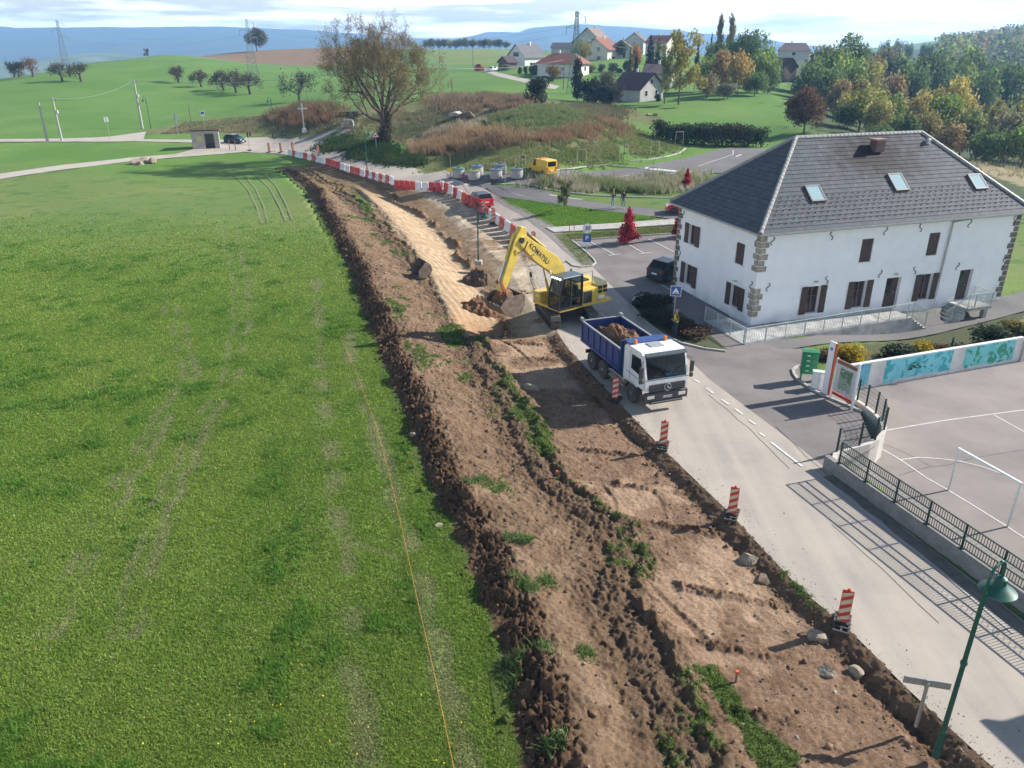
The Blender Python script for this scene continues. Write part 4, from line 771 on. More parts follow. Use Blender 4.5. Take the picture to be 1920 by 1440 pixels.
# football goal
ga, gb = Vector((19.15, 29.43, CZ)), Vector((20.09, 26.61, CZ)); gd = gb - ga
gl = thing('football_goal', 'white metal football goal frame without net on the court', 'goal', tuple(ga), math.atan2(gd.y, gd.x)); gw = gd.length
M_WMET = mat('white_metal', (.78, .78, .78), rough=.4, var=.05)
s = MB(); s.tube([(0, 0, 0), (0, 0, 2.05)], .045, 10); s.build('post', M_WMET, gl); s = MB(); s.tube([(gw, 0, 0), (gw, 0, 2.05)], .045, 10); s.build('post', M_WMET, gl); s = MB(); s.bar((-.05, 0, 2.05), (gw + .05, 0, 2.05), .09, .09); s.build('crossbar', M_WMET, gl)
# notice board, totem, letter boxes
nb = thing('notice_board', 'village map notice board in a red and white frame beside the curved wall', 'notice board', (17.13, 35.48, 0), math.atan2(37.0 - 35.48, 16.5 - 17.13))
M_RED = mat('sign_red', (.45, .06, .035), rough=.5); M_WHITE = mat('sign_white', (.75, .75, .74), rough=.5, var=.05)
s = MB(); s.box((0, 0, 1.25), (.11, .13, 2.5), bev=.02); s.build('post', M_WHITE, nb); s = MB(); s.box((1.42, 0, 1.15), (.07, .1, 2.3)); s.build('post', M_WHITE, nb)
s = MB(); s.box((.72, 0, 1.28), (1.3, .06, 1.5)); s.build('panel', mat('board_frame', (.55, .55, .53)), nb); s = MB(); s.box((.72, 0, .40), (1.34, .08, .16)); s.build('lower_band', M_RED, nb); s = MB(); s.box((.72, 0, 2.16), (1.34, .1, .2)); s.build('header', mat('board_brown', (.20, .10, .06)), nb)
s = MB(); s.prism(ragged(.28, 1.1, .66, 1.9, 7), .033, .040); s.build('map', mural_mat('map', (.20, .27, .19), (.34, .38, .31), (.10, .19, .10)), nb)
to = thing('totem_sign', 'tall narrow white totem sign with red edge standing beside the village map board', 'sign', (16.42, 37.25, 0), math.atan2(37.0 - 35.48, 16.5 - 17.13))
s = MB(); s.box((0, 0, 1.5), (.42, .12, 3.0), bev=.02); s.build('panel', M_WHITE, to); s = MB(); s.box((-.245, 0, 1.5), (.06, .13, 2.95)); s.build('edge', M_RED, to); s = MB(); s.lathe([(.1, 0), (.1, .01)], 14, (0, .063, 2.62), 'Y'); s.build('emblem', mat('emblem_blue', (.12, .22, .40)), to)
lb = thing('letter_boxes', 'green metal bank of stacked letter boxes on legs at the kerb', 'letter boxes', (16.1, 39.1, 0), R(168))
M_PGR = mat('post_green', (.012, .20, .085), rough=.4, var=.08)
s = MB(); s.box((0, 0, 1.12), (.82, .42, 1.25), bev=.02); s.build('cabinet', M_PGR, lb); s = MB(); s.box((0, 0, 1.765), (.9, .5, .035)); s.build('lid', M_PGR, lb)
for sx in (-.33, .33): s = MB(); s.box((sx, 0, .25), (.06, .3, .5)); s.build('leg', M_PGR, lb)
for k in range(4): s = MB(); s.box((0, .215, .66 + k * .29), (.76, .015, .27)); d_ = s.build('door', M_PGR, lb); s = MB(); s.box((.1, .226, .70 + k * .29), (.16, .006, .05)); s.build('name_plate', M_WHITE, d_)
ub = thing('utility_box', 'low white utility cabinet between the green letter boxes and the totem sign', 'utility box', (16.3, 38.05, 0), R(165)); s = MB(); s.box((0, 0, .5), (.62, .35, 1.0), bev=.02); s.build('cabinet', M_WHITE, ub); s = MB(); s.box((0, 0, 1.02), (.68, .4, .05)); s.build('lid', mat('box_grey', (.5, .52, .5)), ub); s = MB(); s.box((0, .178, .5), (.01, .008, .9)); s.build('door_seam', M_IRON, ub)
# bed kerb and hedge bed
def kerb(name, P, w_=.15, h=.12, label=None):
    P = [Vector((p[0], p[1], float(Z(p[0], p[1])))) for p in P]; s = MB()
    for a, b in zip(P[:-1], P[1:]): d = (b - a).normalized() * .02; s.bar(a - d + Vector((0, 0, h / 2)), b + d + Vector((0, 0, h / 2)), w_, h)
    return tag(s.build(name, M_CONC), kind='structure')
kerb('kerb', [(16.9, 41.2), (16.3, 41.1), (15.85, 40.6), (15.7, 39.9), (15.68, 39.21), (15.97, 37.84), (16.5, 36.8), (17.1, 35.9), (17.5, 35.2)])
kerb('kerb', [G(*p)[:2] for p in [(1360,660),(1320,655),(1278,645),(1240,628),(1210,604),(1188,580),(1182,570),(1190,560),(1215,552)]])
kerb('kerb', [G(*p)[:2] for p in [(1062,490),(1075,500),(1090,502),(1110,500),(1117,494),(1112,486),(1090,466),(1072,452),(1075,452),(1290,437)]], .12)
kerb('kerb', [G(*p)[:2] for p in [(1005,350),(1018,354),(1060,361),(1110,367),(1170,370),(1240,372),(1300,372)]], .15)
kerb('kerb', [G(*p)[:2] for p in [(1180,302),(1215,300),(1250,294),(1275,287),(1285,279)]], .2); kerb('kerb', [G(*p)[:2] for p in [(1040,320),(1100,313),(1138,310),(1200,316)]], .15)
kerb('kerb', [G(*p)[:2] for p in [(1024,428),(1040,437),(1110,432.5),(1190,427.5),(1300,419.5)]], .12)
strip('planting_bed', [G(*p)[:2] for p in [(1360,658),(1278,643),(1212,603),(1185,572)]], [G(*p)[:2] for p in [(1362,656),(1320,620),(1260,575),(1215,553)]], mat('bed_soil', (.07, .085, .03), col2=(.045, .06, .02), scale=3, rough=1, bump=.8), lift=.06, step=.5, px=False)
# ------------------------------------------------------------------ excavator
M_YEL = mat('machine_yellow', (.72, .51, .055), rough=.38, var=.10, scale=2.5, col2=(.47, .34, .10))
M_BLK = mat('black_paint', (.022, .022, .024), rough=.5, var=.2)
M_RUB = mat('rubber', (.035, .034, .033), rough=.85, var=.3, scale=4, col2=(.075, .068, .06))
M_TRK = mat('track_steel', (.11, .095, .08), rough=.75, var=.3, scale=5)
M_CHR = mat('chrome_rod', (.55, .56, .58), rough=.18, metal=.9, var=.04)
M_STEEL = mat('worn_steel', (.22, .19, .165), rough=.6, var=.25, metal=.3, scale=4)
M_DIRT = mat('dug_soil', (.21, .105, .05), col2=(.11, .052, .027), scale=3.5, rough=.95, bump=1, detail=8)
M_CABGL = mat('cab_glass', (.010, .013, .014), rough=.12, var=.05, spec=.22)
M_LAMPW = mat('lamp_lens', (.75, .72, .62), rough=.2, var=.05)
M_ORG = mat('beacon_orange', (.75, .20, .02), rough=.3)
EXC = Vector((3.6, 49.8, 0)); ed = Vector((-.80, -.60, 0))
ex = thing('excavator', 'yellow tracked excavator with raised boom and full bucket beside the road', 'excavator', EXC, math.atan2(ed.y, ed.x)); ex.scale = (1.06,) * 3
trot = math.atan2(-5.8, 1.2) - math.atan2(ed.y, ed.x)
def rotated(mb, ang): mb.M = Matrix.Rotation(ang, 4, 'Z'); return mb
for sy in (-1, 1):
    s = rotated(MB(), trot); y0, y1 = sy * 1.2 - .3, sy * 1.2 + .3; n = 46; prof = []; Lh, r = 1.75, .42
    per = 4 * Lh + 2 * math.pi * r
    def tp(d):
        d %= per
        if d < 2 * Lh: return (-Lh + d, 2 * r + .02, 0)
        d -= 2 * Lh
        if d < math.pi * r: a = d / r; return (Lh + r * math.sin(a), r + .02 + r * math.cos(a), -a)
        d -= math.pi * r
        if d < 2 * Lh: return (Lh - d, .02, math.pi)
        d -= 2 * Lh; a = d / r; return (-Lh - r * math.sin(a), r + .02 - r * math.cos(a), math.pi - a)
    for i in range(n):
        x, z, a = tp(per * i / n); rt = Matrix.Rotation(-a, 3, 'Y'); s.box((x, sy * 1.2, z), (per / n * .86, .62, .05), rt)
        s.box(Vector((x, sy * 1.2, z)) + rt @ Vector((0, 0, .035)), (.03, .62, .035), rt)
    tk = s.build('track', M_TRK, ex); s = rotated(MB(), trot)
    s.box((0, sy * 1.2, .44), (3.3, .42, .34)); 
    for x in (-1.75, 1.75): s.lathe([(.36, -.2), (.36, .2)], 18, (x, sy * 1.2, .44), 'Y')
    for k in range(6): s.lathe([(.14, -.22), (.14, .22)], 12, (-1.25 + k * .5, sy * 1.2, .2), 'Y')
    s.build('track_frame', M_BLK, tk)
s = rotated(MB(), trot); s.box((0, 0, .62), (1.9, 1.9, .4)); s.lathe([(.7, .8), (.7, 1.02)], 24); s.build('undercarriage', M_BLK, ex)
s = MB(); s.box((-.55, 0, 1.08), (4.3, 2.6, .16)); s.build('swing_frame', M_YEL, ex)
s = MB(); s.prism([(-2.15, -1.34), (-2.6, -.9), (-2.72, 0), (-2.6, .9), (-2.15, 1.34), (-1.5, 1.34), (-1.5, -1.34)], 1.1, 2.2, 'XY'); s.build('counterweight', M_YEL, ex, bevel=.06)
s = MB(); s.box((-.85, 0, 1.62), (1.3, 2.66, .95)); s.box((-.85, -.1, 2.22), (1.25, 1.7, .26)); s.build('engine_cover', M_YEL, ex, bevel=.04)
s = MB(); s.box((-.9, -.1, 2.40), (.95, 1.3, .1)); s.tube([(-1.0, -.75, 2.3), (-1.0, -.75, 2.85)], .07, 10); s.build('exhaust', M_BLK, ex)
s = MB(); s.box((.75, -.98, 1.47), (1.7, .72, .66)); s.build('tank_box', M_YEL, ex, bevel=.05); s = MB(); s.box((1.605, -.85, 1.55), (.02, .26, .12)); s.build('work_light', M_LAMPW, ex)
# left side grilles
s = MB()
for i in range(2):
    for j in range(2): s.box((-1.62 - i * .42, 1.345, 1.78 + j * .26), (.34, .02, .2))
s.cur = 0; s.build('side_grille', M_BLK, ex); s = MB(); s.box((-1.75, 1.348, 1.42), (.5, .015, .2)); s.build('name_plate', M_WHITE, ex)
s = MB(); s.box((-.6, 1.335, 1.6), (.7, .02, .75)); s.build('side_door', M_BLK, ex)
# cab: frame, glass, roof, lamps
X0, X1, Y0, Y1_, Z0, Z1 = -.15, 1.68, .28, 1.33, 1.15, 3.02
cb = MB(); cb.box(((X0 + X1) / 2, (Y0 + Y1_) / 2, Z0 + .02), (X1 - X0, Y1_ - Y0, .12)); cab_o = None
fr_top = X1 - .28
for y in (Y0 + .04, Y1_ - .04):
    cb.bar((X1 - .03, y, Z0), (X1 - .03, y, 2.1), .08); cb.bar((X1 - .03, y, 2.1), (fr_top, y, Z1), .08); cb.bar((X0 + .04, y, Z0), (X0 + .04, y, Z1), .09); cb.bar((.75, y, Z0), (.75, y, Z1), .08); cb.bar((X0, y, Z0 + .55), (.75, y, Z0 + .55), .06)
cb.bar((X1 - .03, Y0, 2.1), (X1 - .03, Y1_, 2.1), .05); cab_o = cb.build('cab', M_BLK, ex)
s = MB(); s.box(((X0 + fr_top) / 2, (Y0 + Y1_) / 2, Z1 + .05), (fr_top - X0 + .12, Y1_ - Y0 + .06, .12), bev=.04); s.build('roof', mat('cab_roof', (.05, .075, .09), rough=.35), cab_o)
s = MB(); yl, yr_ = Y1_ - .02, Y0 + .02
s.add([(X1 - .02, yr_, Z0 + .1), (X1 - .02, yl, Z0 + .1), (X1 - .02, yl, 2.1), (X1 - .02, yr_, 2.1)], [(0, 1, 2, 3)]); s.add([(X1 - .02, yr_, 2.1), (X1 - .02, yl, 2.1), (fr_top, yl, Z1), (fr_top, yr_, Z1)], [(0, 1, 2, 3)])
def cabglass(name, base):
    m = mat(name, base, rough=.04, spec=.8); t = m.node_tree; b = t.nodes['Principled BSDF']; tr = nn(t, 'ShaderNodeBsdfTransparent'); tr.inputs[0].default_value = (.55, .62, .62, 1); ms = nn(t, 'ShaderNodeMixShader'); ms.inputs[0].default_value = .7
    t.links.new(b.outputs[0], ms.inputs[1]); t.links.new(tr.outputs[0], ms.inputs[2]); t.links.new(ms.outputs[0], t.nodes['Material Output'].inputs[0]); return m
M_CLEAR = cabglass('clear_glass', (.03, .035, .035))
s.build('windscreen', M_CLEAR, cab_o); s = MB(); s.add([(.78, yl, Z0 + .1), (X1 - .06, yl, Z0 + .1), (X1 - .06, yl, 2.1), (fr_top, yl, Z1), (.78, yl, Z1)], [(0, 1, 2, 3, 4)]); s.build('door_window', M_CLEAR, cab_o)
s = MB(); s.add([(X0, yl, Z0 + .58), (.72, yl, Z0 + .58), (.72, yl, Z1), (X0, yl, Z1)], [(0, 1, 2, 3)]); s.add([(X0, yr_, Z0 + .58), (X1 - .06, yr_, Z0 + .58), (fr_top, yr_, Z1), (X0, yr_, Z1)], [(0, 1, 2, 3)]); s.build('side_window', M_CLEAR, cab_o)
s = MB(); s.box((.25, .8, 1.55), (.5, .5, .3)); s.box((.02, .8, 2.0), (.14, .48, .75)); s.build('seat', M_BLK, cab_o)
s = MB()
for i in range(4): s.lathe([(.06, 0), (.065, .08)], 10, (fr_top + .05, .42 + i * .24, Z1 + .0), 'X')
s.build('roof_lights', emis('lit_lamp', (1, .93, .78), 1.2), cab_o)
s = MB(); s.tube([(-.15, 1.36, 1.3), (-.15, 1.36, 2.95), (-.05, 1.36, 3.2), (-.9, 1.36, 3.2), (-.9, 1.36, 2.3)], .02, 6); s.build('handrail', M_BLK, ex)
s = MB(); s.tube([(1.5, -1.3, 1.8), (1.62, -1.5, 2.3), (1.6, -1.55, 2.7)], .018, 6); s.box((1.6, -1.56, 2.75), (.05, .2, .3)); s.build('mirror', M_BLK, ex)
# boom, stick, bucket in the plane y = -.12
BY = -.12; PFt, PB1, PB2, PJ = (.35, 1.75), (.55, 3.25), (1.35, 3.75), (3.62, 5.62); PT = (5.05, 2.72)
def xz(p, y=BY): return (p[0], y, p[1])
boomp = [(.12, 1.62), (.62, 1.55), (.98, 2.9), (1.45, 3.28), (2.6, 4.08), (3.80, 5.30), (3.68, 5.72), (3.30, 5.74), (2.4, 5.12), (1.7, 4.66), (.9, 4.14), (.34, 3.5), (.08, 2.6)]
s = MB(); s.prism(boomp, BY - .27, BY + .27, 'XZ'); boom = s.build('boom', M_YEL, ex, bevel=.03)
text('lettering', 'KOMATSU', .42, M_BLK, boom, (2.35, BY + .276, 4.52), (R(90), 0, R(180)), xs=1.0); _t = boom.children[0]; _t.rotation_euler = (Matrix.Rotation(R(180), 3, 'Z') @ Matrix.Rotation(R(90), 3, 'X') @ Matrix.Rotation(R(-43), 3, 'Z')).to_euler()
s = MB(); s.prism([(3.2, 5.3), (3.25, 6.2), (3.62, 6.28), (4.1, 5.55), (5.22, 2.75), (5.0, 2.55), (4.78, 2.62), (3.66, 4.95)], BY - .2, BY + .2, 'XZ'); stick = s.build('stick', M_YEL, ex, bevel=.025)
s = MB(); s.lathe([(.17, -.3), (.17, .3)], 14, (3.62, BY, 5.5), 'Y'); s.lathe([(.2, -.4), (.2, .4)], 14, (.36, BY, 1.78), 'Y'); s.build('pivot_pins', M_BLK, boom)
def cyl(a, b, f, r, y):
    a, b = Vector(xz(a, y)), Vector(xz(b, y)); m = a.lerp(b, f); s = MB(); s.tube([a, m], r, 12); c = s.build('cylinder', M_YEL, ex); s = MB(); s.tube([m, b], r * .6, 10); s.build('rod', M_CHR, c)
cyl((.95, 1.45), (1.55, 3.45), .6, .085, BY - .33); cyl((.95, 1.45), (1.55, 3.45), .6, .085, BY + .33); cyl((1.7, 4.75), (3.4, 6.1), .62, .08, BY); cyl((4.05, 5.9), (5.12, 3.25), .55, .075, BY)
s = MB()
for k in range(4):
    y = BY - .12 + k * .08; s.tube([(.5, y, 3.6), (1.1, y, 4.2), (1.9, y, 4.78), (3.2, y, 5.8 + .05 * k), (3.5, y, 5.9)], .022, 6)
s.tube([(3.2, BY + .28, 5.4), (3.45, BY + .3, 4.95), (3.9, BY + .26, 4.8), (4.1, BY + .22, 5.0)], .025, 6); s.tube([(2.7, BY + .28, 4.55), (3.1, BY + .3, 4.45), (3.6, BY + .26, 4.75)], .025, 6); s.build('hoses', M_BLK, boom)
s = MB(); s.bar((5.12, BY - .2, 3.25), (4.7, BY - .2, 2.35), .09, .16); s.bar((5.12, BY + .2, 3.25), (4.7, BY + .2, 2.35), .09, .16); s.box((4.9, BY, 2.5), (.5, .42, .35), Matrix.Rotation(R(25), 3, 'Y')); s.build('quick_coupler', mat('coupler_red', (.42, .10, .07), rough=.5, var=.2), stick)
def bucket(parent, name, c, wd, mtl, rot=0.0, sc=1.0, label=None):
    out = [(-.55, .62), (-.75, .1), (-.62, -.42), (-.2, -.72), (.35, -.66), (.85, -.30)]; inn = [(p[0] * .93 + .03, p[1] * .92 + .03) for p in out]
    cs, sn = math.cos(rot), math.sin(rot); T = lambda p: (c[0] + sc * (p[0] * cs - p[1] * sn), c[2] + sc * (p[0] * sn + p[1] * cs)); s = MB(); a, b = c[1] - wd / 2, c[1] + wd / 2
    for i in range(len(out) - 1): s.prism([T(out[i]), T(out[i + 1]), T(inn[i + 1]), T(inn[i])], a, b, 'XZ')
    for y in (a, b): s.prism([T(p) for p in out + [(.55, .30)]], y - .025, y + .025, 'XZ')
    o = s.build(name, mtl, parent)
    s = MB()
    for k in range(5): y = a + .1 + k * (wd - .2) / 4; p, q = T((.82, -.31)), T((1.06, -.16)); s.bar((p[0], y, p[1]), (q[0], y, q[1]), .11, .07)
    s.build('bucket_teeth', M_STEEL, o) if parent is not None else s.build('teeth', M_STEEL, o)
    return o
bk = bucket(ex, 'bucket', (4.62, BY, 1.98), 1.6, mat('bucket_steel', (.20, .145, .10), rough=.8, var=.35, scale=3), R(18), 1.12)
def heap(name, c, rx, ry, h, m, parent=None, seed=1, n=44, flat=.1, rough=.16):
    """A lumpy pile of earth."""
    u = np.linspace(-1, 1, n); X, Y = np.meshgrid(u, u); r = np.sqrt(X ** 2 + Y ** 2); z = h * np.clip(1 - np.maximum(r - flat, 0) / (1 - flat), 0, 1) ** .8
    z = z + (r < .98) * h * (rough * 3.0 * fbm(X * 1.8 + seed, Y * 1.8, 3, .6, seed) + rough * 2 * np.abs(fbm(X * 5 + seed, Y * 5, 3, .6, seed + 3))); z = np.where(r > .99, -.06, z)
    V = np.column_stack([(c[0] + X * rx).ravel(), (c[1] + Y * ry).ravel(), (c[2] + z).ravel()]); idx = np.arange(n * n).reshape(n, n); F = np.stack([idx[:-1, :-1], idx[:-1, 1:], idx[1:, 1:], idx[1:, :-1]], -1).reshape(-1, 4)
    return npmesh(name, V, F, m, parent=parent)
bs = heap('bucket_load', (0, 0, 0), .82, .76, .75, M_DIRT, None, 4); bs.location = EXC + Matrix.Rotation(math.atan2(ed.y, ed.x), 3, 'Z') @ (Vector((4.72, BY, 2.0)) * 1.06); bs.rotation_euler = (0, 0, math.atan2(ed.y, ed.x)); tag(bs, 'heap of dark red-brown soil held in the excavator bucket', 'soil')

# ------------------------------------------------------------------ tipper truck
tf = Vector((.34, -.94, 0)).normalized(); TO = Vector((7.22, 36.75, .035))
tr = thing('tipper_truck', 'white cab tipper truck with dark blue body full of soil on the road', 'truck', TO, math.atan2(tf.y, tf.x))
M_TW = mat('truck_white', (.78, .79, .80), rough=.3, col2=(.62, .61, .58), scale=1.3, detail=8); M_BLUE = mat('tipper_blue', (.012, .045, .20), rough=.4, var=.2, col2=(.02, .05, .15)); M_DKG = mat('dark_grey', (.05, .052, .055), rough=.55)
cabp = [(-.95, .62), (-.95, 2.78), (-.75, 2.95), (.72, 3.0), (1.0, 2.86), (1.36, 1.75), (1.40, 1.2), (1.38, .62)]
_cp = [(-.95, 1.05), (-.95, 2.78), (-.75, 2.95), (.72, 3.0), (1.0, 2.86), (1.36, 1.75), (1.40, 1.15), (.62, 1.15), (.52, 1.05)]; s = MB(); n = len(_cp); s.add([(p[0], -1.2, p[1]) for p in _cp] + [(p[0], 1.2, p[1]) for p in _cp], [tuple(range(n)), tuple(range(2 * n - 1, n - 1, -1))] + [(i, n + i, n + (i + 1) % n, (i + 1) % n) for i in range(n) if i != 4])
for y0, y1 in ((-1.2, -1.1), (1.1, 1.2)): s.add([(1.0, y0, 2.86), (1.0, y1, 2.86), (1.36, y1, 1.75), (1.36, y0, 1.75)], [(0, 1, 2, 3)])
tcab = s.build('cab', M_TW, tr)
s = MB(); s.box((-.55, 0, 2.1), (.06, 2.3, 1.6)); s.box((.2, -1.185, 2.2), (1.6, .02, 1.3)); s.box((.2, 1.185, 2.2), (1.6, .02, 1.3)); s.box((1.12, 0, 1.66), (.42, 2.2, .22)); s.box((.2, 0, 1.4), (1.6, 2.2, .1)); s.build('interior', mat('interior_dark', (.03, .03, .032), rough=.8), tcab)
for yy_ in (-.62, .62): s = MB(); s.box((-.1, yy_, 1.75), (.5, .5, .2), bev=.04); s.box((-.35, yy_, 2.15), (.16, .5, .8), bev=.05); s.build('seat', mat('seat_grey', (.10, .10, .11)), tcab)
s = MB(); s.tube([(.82 + .1 * math.sin(t), .62 + .24 * math.cos(t), 1.9 + .2 * math.sin(t)) for t in np.linspace(0, 2 * math.pi, 15)], .02, 5); s.build('steering_wheel', M_BLK, tcab)
s = MB(); s.bar((1.39, -.9, 1.80), (1.25, -.1, 2.25), .025); s.bar((1.39, .1, 1.80), (1.25, .85, 2.25), .025); s.build('wipers', M_BLK, tcab)
s = MB(); s.add([(1.01, -1.1, 2.85), (1.01, 1.1, 2.85), (1.37, 1.1, 1.76), (1.37, -1.1, 1.76)], [(0, 1, 2, 3)]); s.build('windscreen', M_CLEAR, tcab)
for sy in (-1, 1):
    s = MB(); s.prism([(-.15, 1.85), (-.12, 2.62), (.78, 2.66), (1.08, 1.8), (.55, 1.8)], sy * 1.203, sy * 1.212, 'XZ'); s.build('side_window', M_CABGL, tcab)
    s = MB(); s.box((.42, sy * 1.206, 1.05), (.012, .012, .01)); s.bar((-.28, sy * 1.206, 1.12), (-.28, sy * 1.206, 2.75), .012); s.build('door_seam', M_IRON, tcab)
    s = MB(); s.box((1.28, sy * 1.42, 2.15), (.12, .22, .62), bev=.03); s.box((1.28, sy * 1.42, 1.68), (.12, .2, .24), bev=.03); s.tube([(1.05, sy * 1.2, 2.65), (1.25, sy * 1.4, 2.55)], .02, 6); s.build('mirror', M_DKG, tcab)
    s = MB(); s.box((1.43, sy * .88, .82), (.06, .42, .2), bev=.02); s.build('headlight', M_LAMPW, tr); s = MB(); s.box((1.42, sy * 1.14, .84), (.05, .1, .14)); s.build('indicator', M_ORG, tr)
    s = MB(); s.lathe([(.1, 0), (.1, .06), (.08, .06), (.08, .2), (.05, .22)], 12, (-.5, sy * .85, 2.98)); s.build('beacon', M_ORG, tcab)
s = MB(); s.box((-.05, 0, 3.0), (.62, .75, .04), bev=.015); s.build('roof_hatch', mat('hatch_grey', (.30, .31, .32), rough=.3), tcab)
s = MB(); s.box((1.08, 0, 2.93), (.26, 2.3, .07), Matrix.Rotation(R(25), 3, 'Y'), bev=.02); s.build('sun_visor', mat('visor_dark', (.07, .09, .10), rough=.3), tcab)
s = MB(); s.box((1.405, 0, 1.72), (.012, 2.38, .03)); s.box((.3, -1.205, 1.55), (1.9, .012, .03)); s.box((.3, 1.205, 1.55), (1.9, .012, .03)); s.build('stripe', M_BLUE, tcab)
s = MB(); s.box((1.43, 0, 1.30), (.06, 2.0, .36)); s.box((1.45, 0, 1.36), (.06, 2.05, .05)); s.box((1.45, 0, 1.21), (.06, 2.05, .05)); gr = s.build('grille', M_DKG, tr)
s = MB(); a0 = [(.19 * math.cos(t * math.pi / 9), .19 * math.sin(t * math.pi / 9)) for t in range(19)]; s.tube([(1.50, p[0], 1.30 + p[1]) for p in a0], .018, 6)
for k in range(3): t = math.pi / 2 + k * 2 * math.pi / 3; s.tube([(1.50, 0, 1.3), (1.50, .18 * math.cos(t), 1.3 + .18 * math.sin(t))], [.024, .008], 6)
s.build('star_emblem', M_CHR, gr)
s = MB(); s.box((1.34, 0, .80), (.22, 2.44, .46), bev=.04); s.box((1.42, 0, .5), (.16, 1.9, .12), bev=.03); bmp = s.build('bumper', M_DKG, tr); s = MB(); s.box((1.455, .05, .78), (.012, .52, .12)); pl = s.build('number_plate', M_WHITE, bmp)
s = MB()
for k, wdt in enumerate((.05, .02, .04, .04, .03, .05)): s.box((1.463, -.17 + k * .08, .78), (.006, wdt, .07))
s.build('plate_letters', M_BLK, pl)
s = MB(); s.box((1.14, .3, 1.81), (.26, .5, .08)); s.build('blue_cloth', mat('blue_cloth', (.03, .35, .68)), tcab)
def wheel(parent, x, y, r, w_, name='wheel', sy=1, z=None):
    z = r if z is None else z; s = MB(); s.lathe([(r * .55, -w_ / 2), (r * .93, -w_ / 2), (r, -w_ * .36), (r, w_ * .36), (r * .93, w_ / 2), (r * .55, w_ / 2)], 24, (x, y, z), 'Y'); wo = s.build(name, M_RUB, parent, smooth=True)
    s = MB(); s.lathe([(r * .57, -w_ * .4), (r * .57, w_ * .44), (r * .45, w_ * .36), (r * .2, w_ * .3), (r * .18, w_ * .5), (.02, w_ * .52)] if sy > 0 else [(.02, -w_ * .52), (r * .18, -w_ * .5), (r * .2, -w_ * .3), (r * .45, -w_ * .36), (r * .57, -w_ * .44), (r * .57, w_ * .4)], 18, (x, y, z), 'Y'); s.build('rim', M_RIM, wo, smooth=True)
M_RIM = mat('rim_grey', (.26, .27, .28), rough=.4, metal=.4)
for sy in (-1, 1):
    wheel(tr, 0, sy * 1.06, .52, .32, sy=sy)
    for x in (-3.35, -4.72): wheel(tr, x, sy * .95, .52, .55, sy=sy)
    s = MB(); pts = [(.62 * math.cos(t), .52 + .62 * math.sin(t)) for t in np.linspace(R(10), R(170), 9)]
    for a, b in zip(pts[:-1], pts[1:]): s.bar((a[0], sy * 1.06, a[1]), (b[0], sy * 1.06, b[1]), .34, .03, up=(0, 1, 0)) if False else s.add([(a[0], sy * 1.23, a[1]), (b[0], sy * 1.23, b[1]), (b[0], sy * .88, b[1]), (a[0], sy * .88, a[1])], [(0, 1, 2, 3)])
    s.build('mudguard', M_DKG, tr)
    s = MB(); s.box((-1.75, sy * .95, .72), (1.5, .5, .42), bev=.05); s.build('fuel_tank', mat('tank_alu', (.30, .31, .32), rough=.35, metal=.6), tr); s = MB(); s.bar((-2.6, sy * 1.18, .55), (-.85, sy * 1.18, .55), .04, .1); s.bar((-2.6, sy * 1.18, .85), (-.85, sy * 1.18, .85), .04, .1); s.build('side_guard', mat('guard_alu', (.42, .43, .44), rough=.4, metal=.5), tr)
s = MB(); s.box((-2.6, .4, .85), (6.2, .1, .28)); s.box((-2.6, -.4, .85), (6.2, .1, .28)); s.box((-5.6, 0, .75), (.1, 2.3, .2)); s.build('chassis', M_BLK, tr)
s = MB(); s.box((-1.12, 0, 1.9), (.16, 1.3, 1.7)); s.tube([(-1.15, -1.05, 1.0), (-1.15, -1.05, 2.8), (-1.05, -1.05, 3.05)], .1, 10); s.build('exhaust_stack', M_DKG, tr)
TX0, TX1 = -6.05, -1.3
s = MB()
for sy in (-1, 1):
    s.box(((TX0 + TX1) / 2, sy * 1.22, 1.85), (TX1 - TX0, .06, 1.15))
    for k in range(7): s.box((TX0 + .1 + k * (TX1 - TX0 - .2) / 6, sy * 1.275, 1.82), (.10, .05, 1.05))
    s.box(((TX0 + TX1) / 2, sy * 1.28, 1.32), (TX1 - TX0, .06, .14))
s.box(((TX0 + TX1) / 2, 0, 1.22), (TX1 - TX0, 2.4, .1)); s.box((TX1 + .04, 0, 2.05), (.08, 2.52, 1.75)); s.box((TX1 + .42, 0, 2.98), (.74, 2.3, .06)); s.box((TX0, 0, 1.85), (.07, 2.5, 1.15)); tb = s.build('tipper_body', M_BLUE, tr)
s = MB(); s.box(((TX0 + TX1) / 2, -1.23, 2.45), (TX1 - TX0, .1, .06)); s.box(((TX0 + TX1) / 2, 1.23, 2.45), (TX1 - TX0, .1, .06)); s.box((TX0, 0, 2.45), (.1, 2.36, .05)); s.box((TX0 - .02, -1.23, 2.55), (.3, .14, .16)); s.box((TX0 - .02, 1.23, 2.55), (.3, .14, .16)); s.build('top_rail', mat('worn_edge', (.36, .36, .35), rough=.5, metal=.3), tb)
ld = heap('truck_load', (0, 0, 0), 2.28, 1.18, .85, M_DIRT, None, 9, 70, .45, .13); ld.location = TO + Matrix.Rotation(math.atan2(tf.y, tf.x), 3, 'Z') @ Vector(((TX0 + TX1) / 2 + .1, 0, 1.72)); ld.rotation_euler = (0, 0, math.atan2(tf.y, tf.x)); tag(ld, 'pile of red-brown soil lying in the blue tipper body', 'soil')

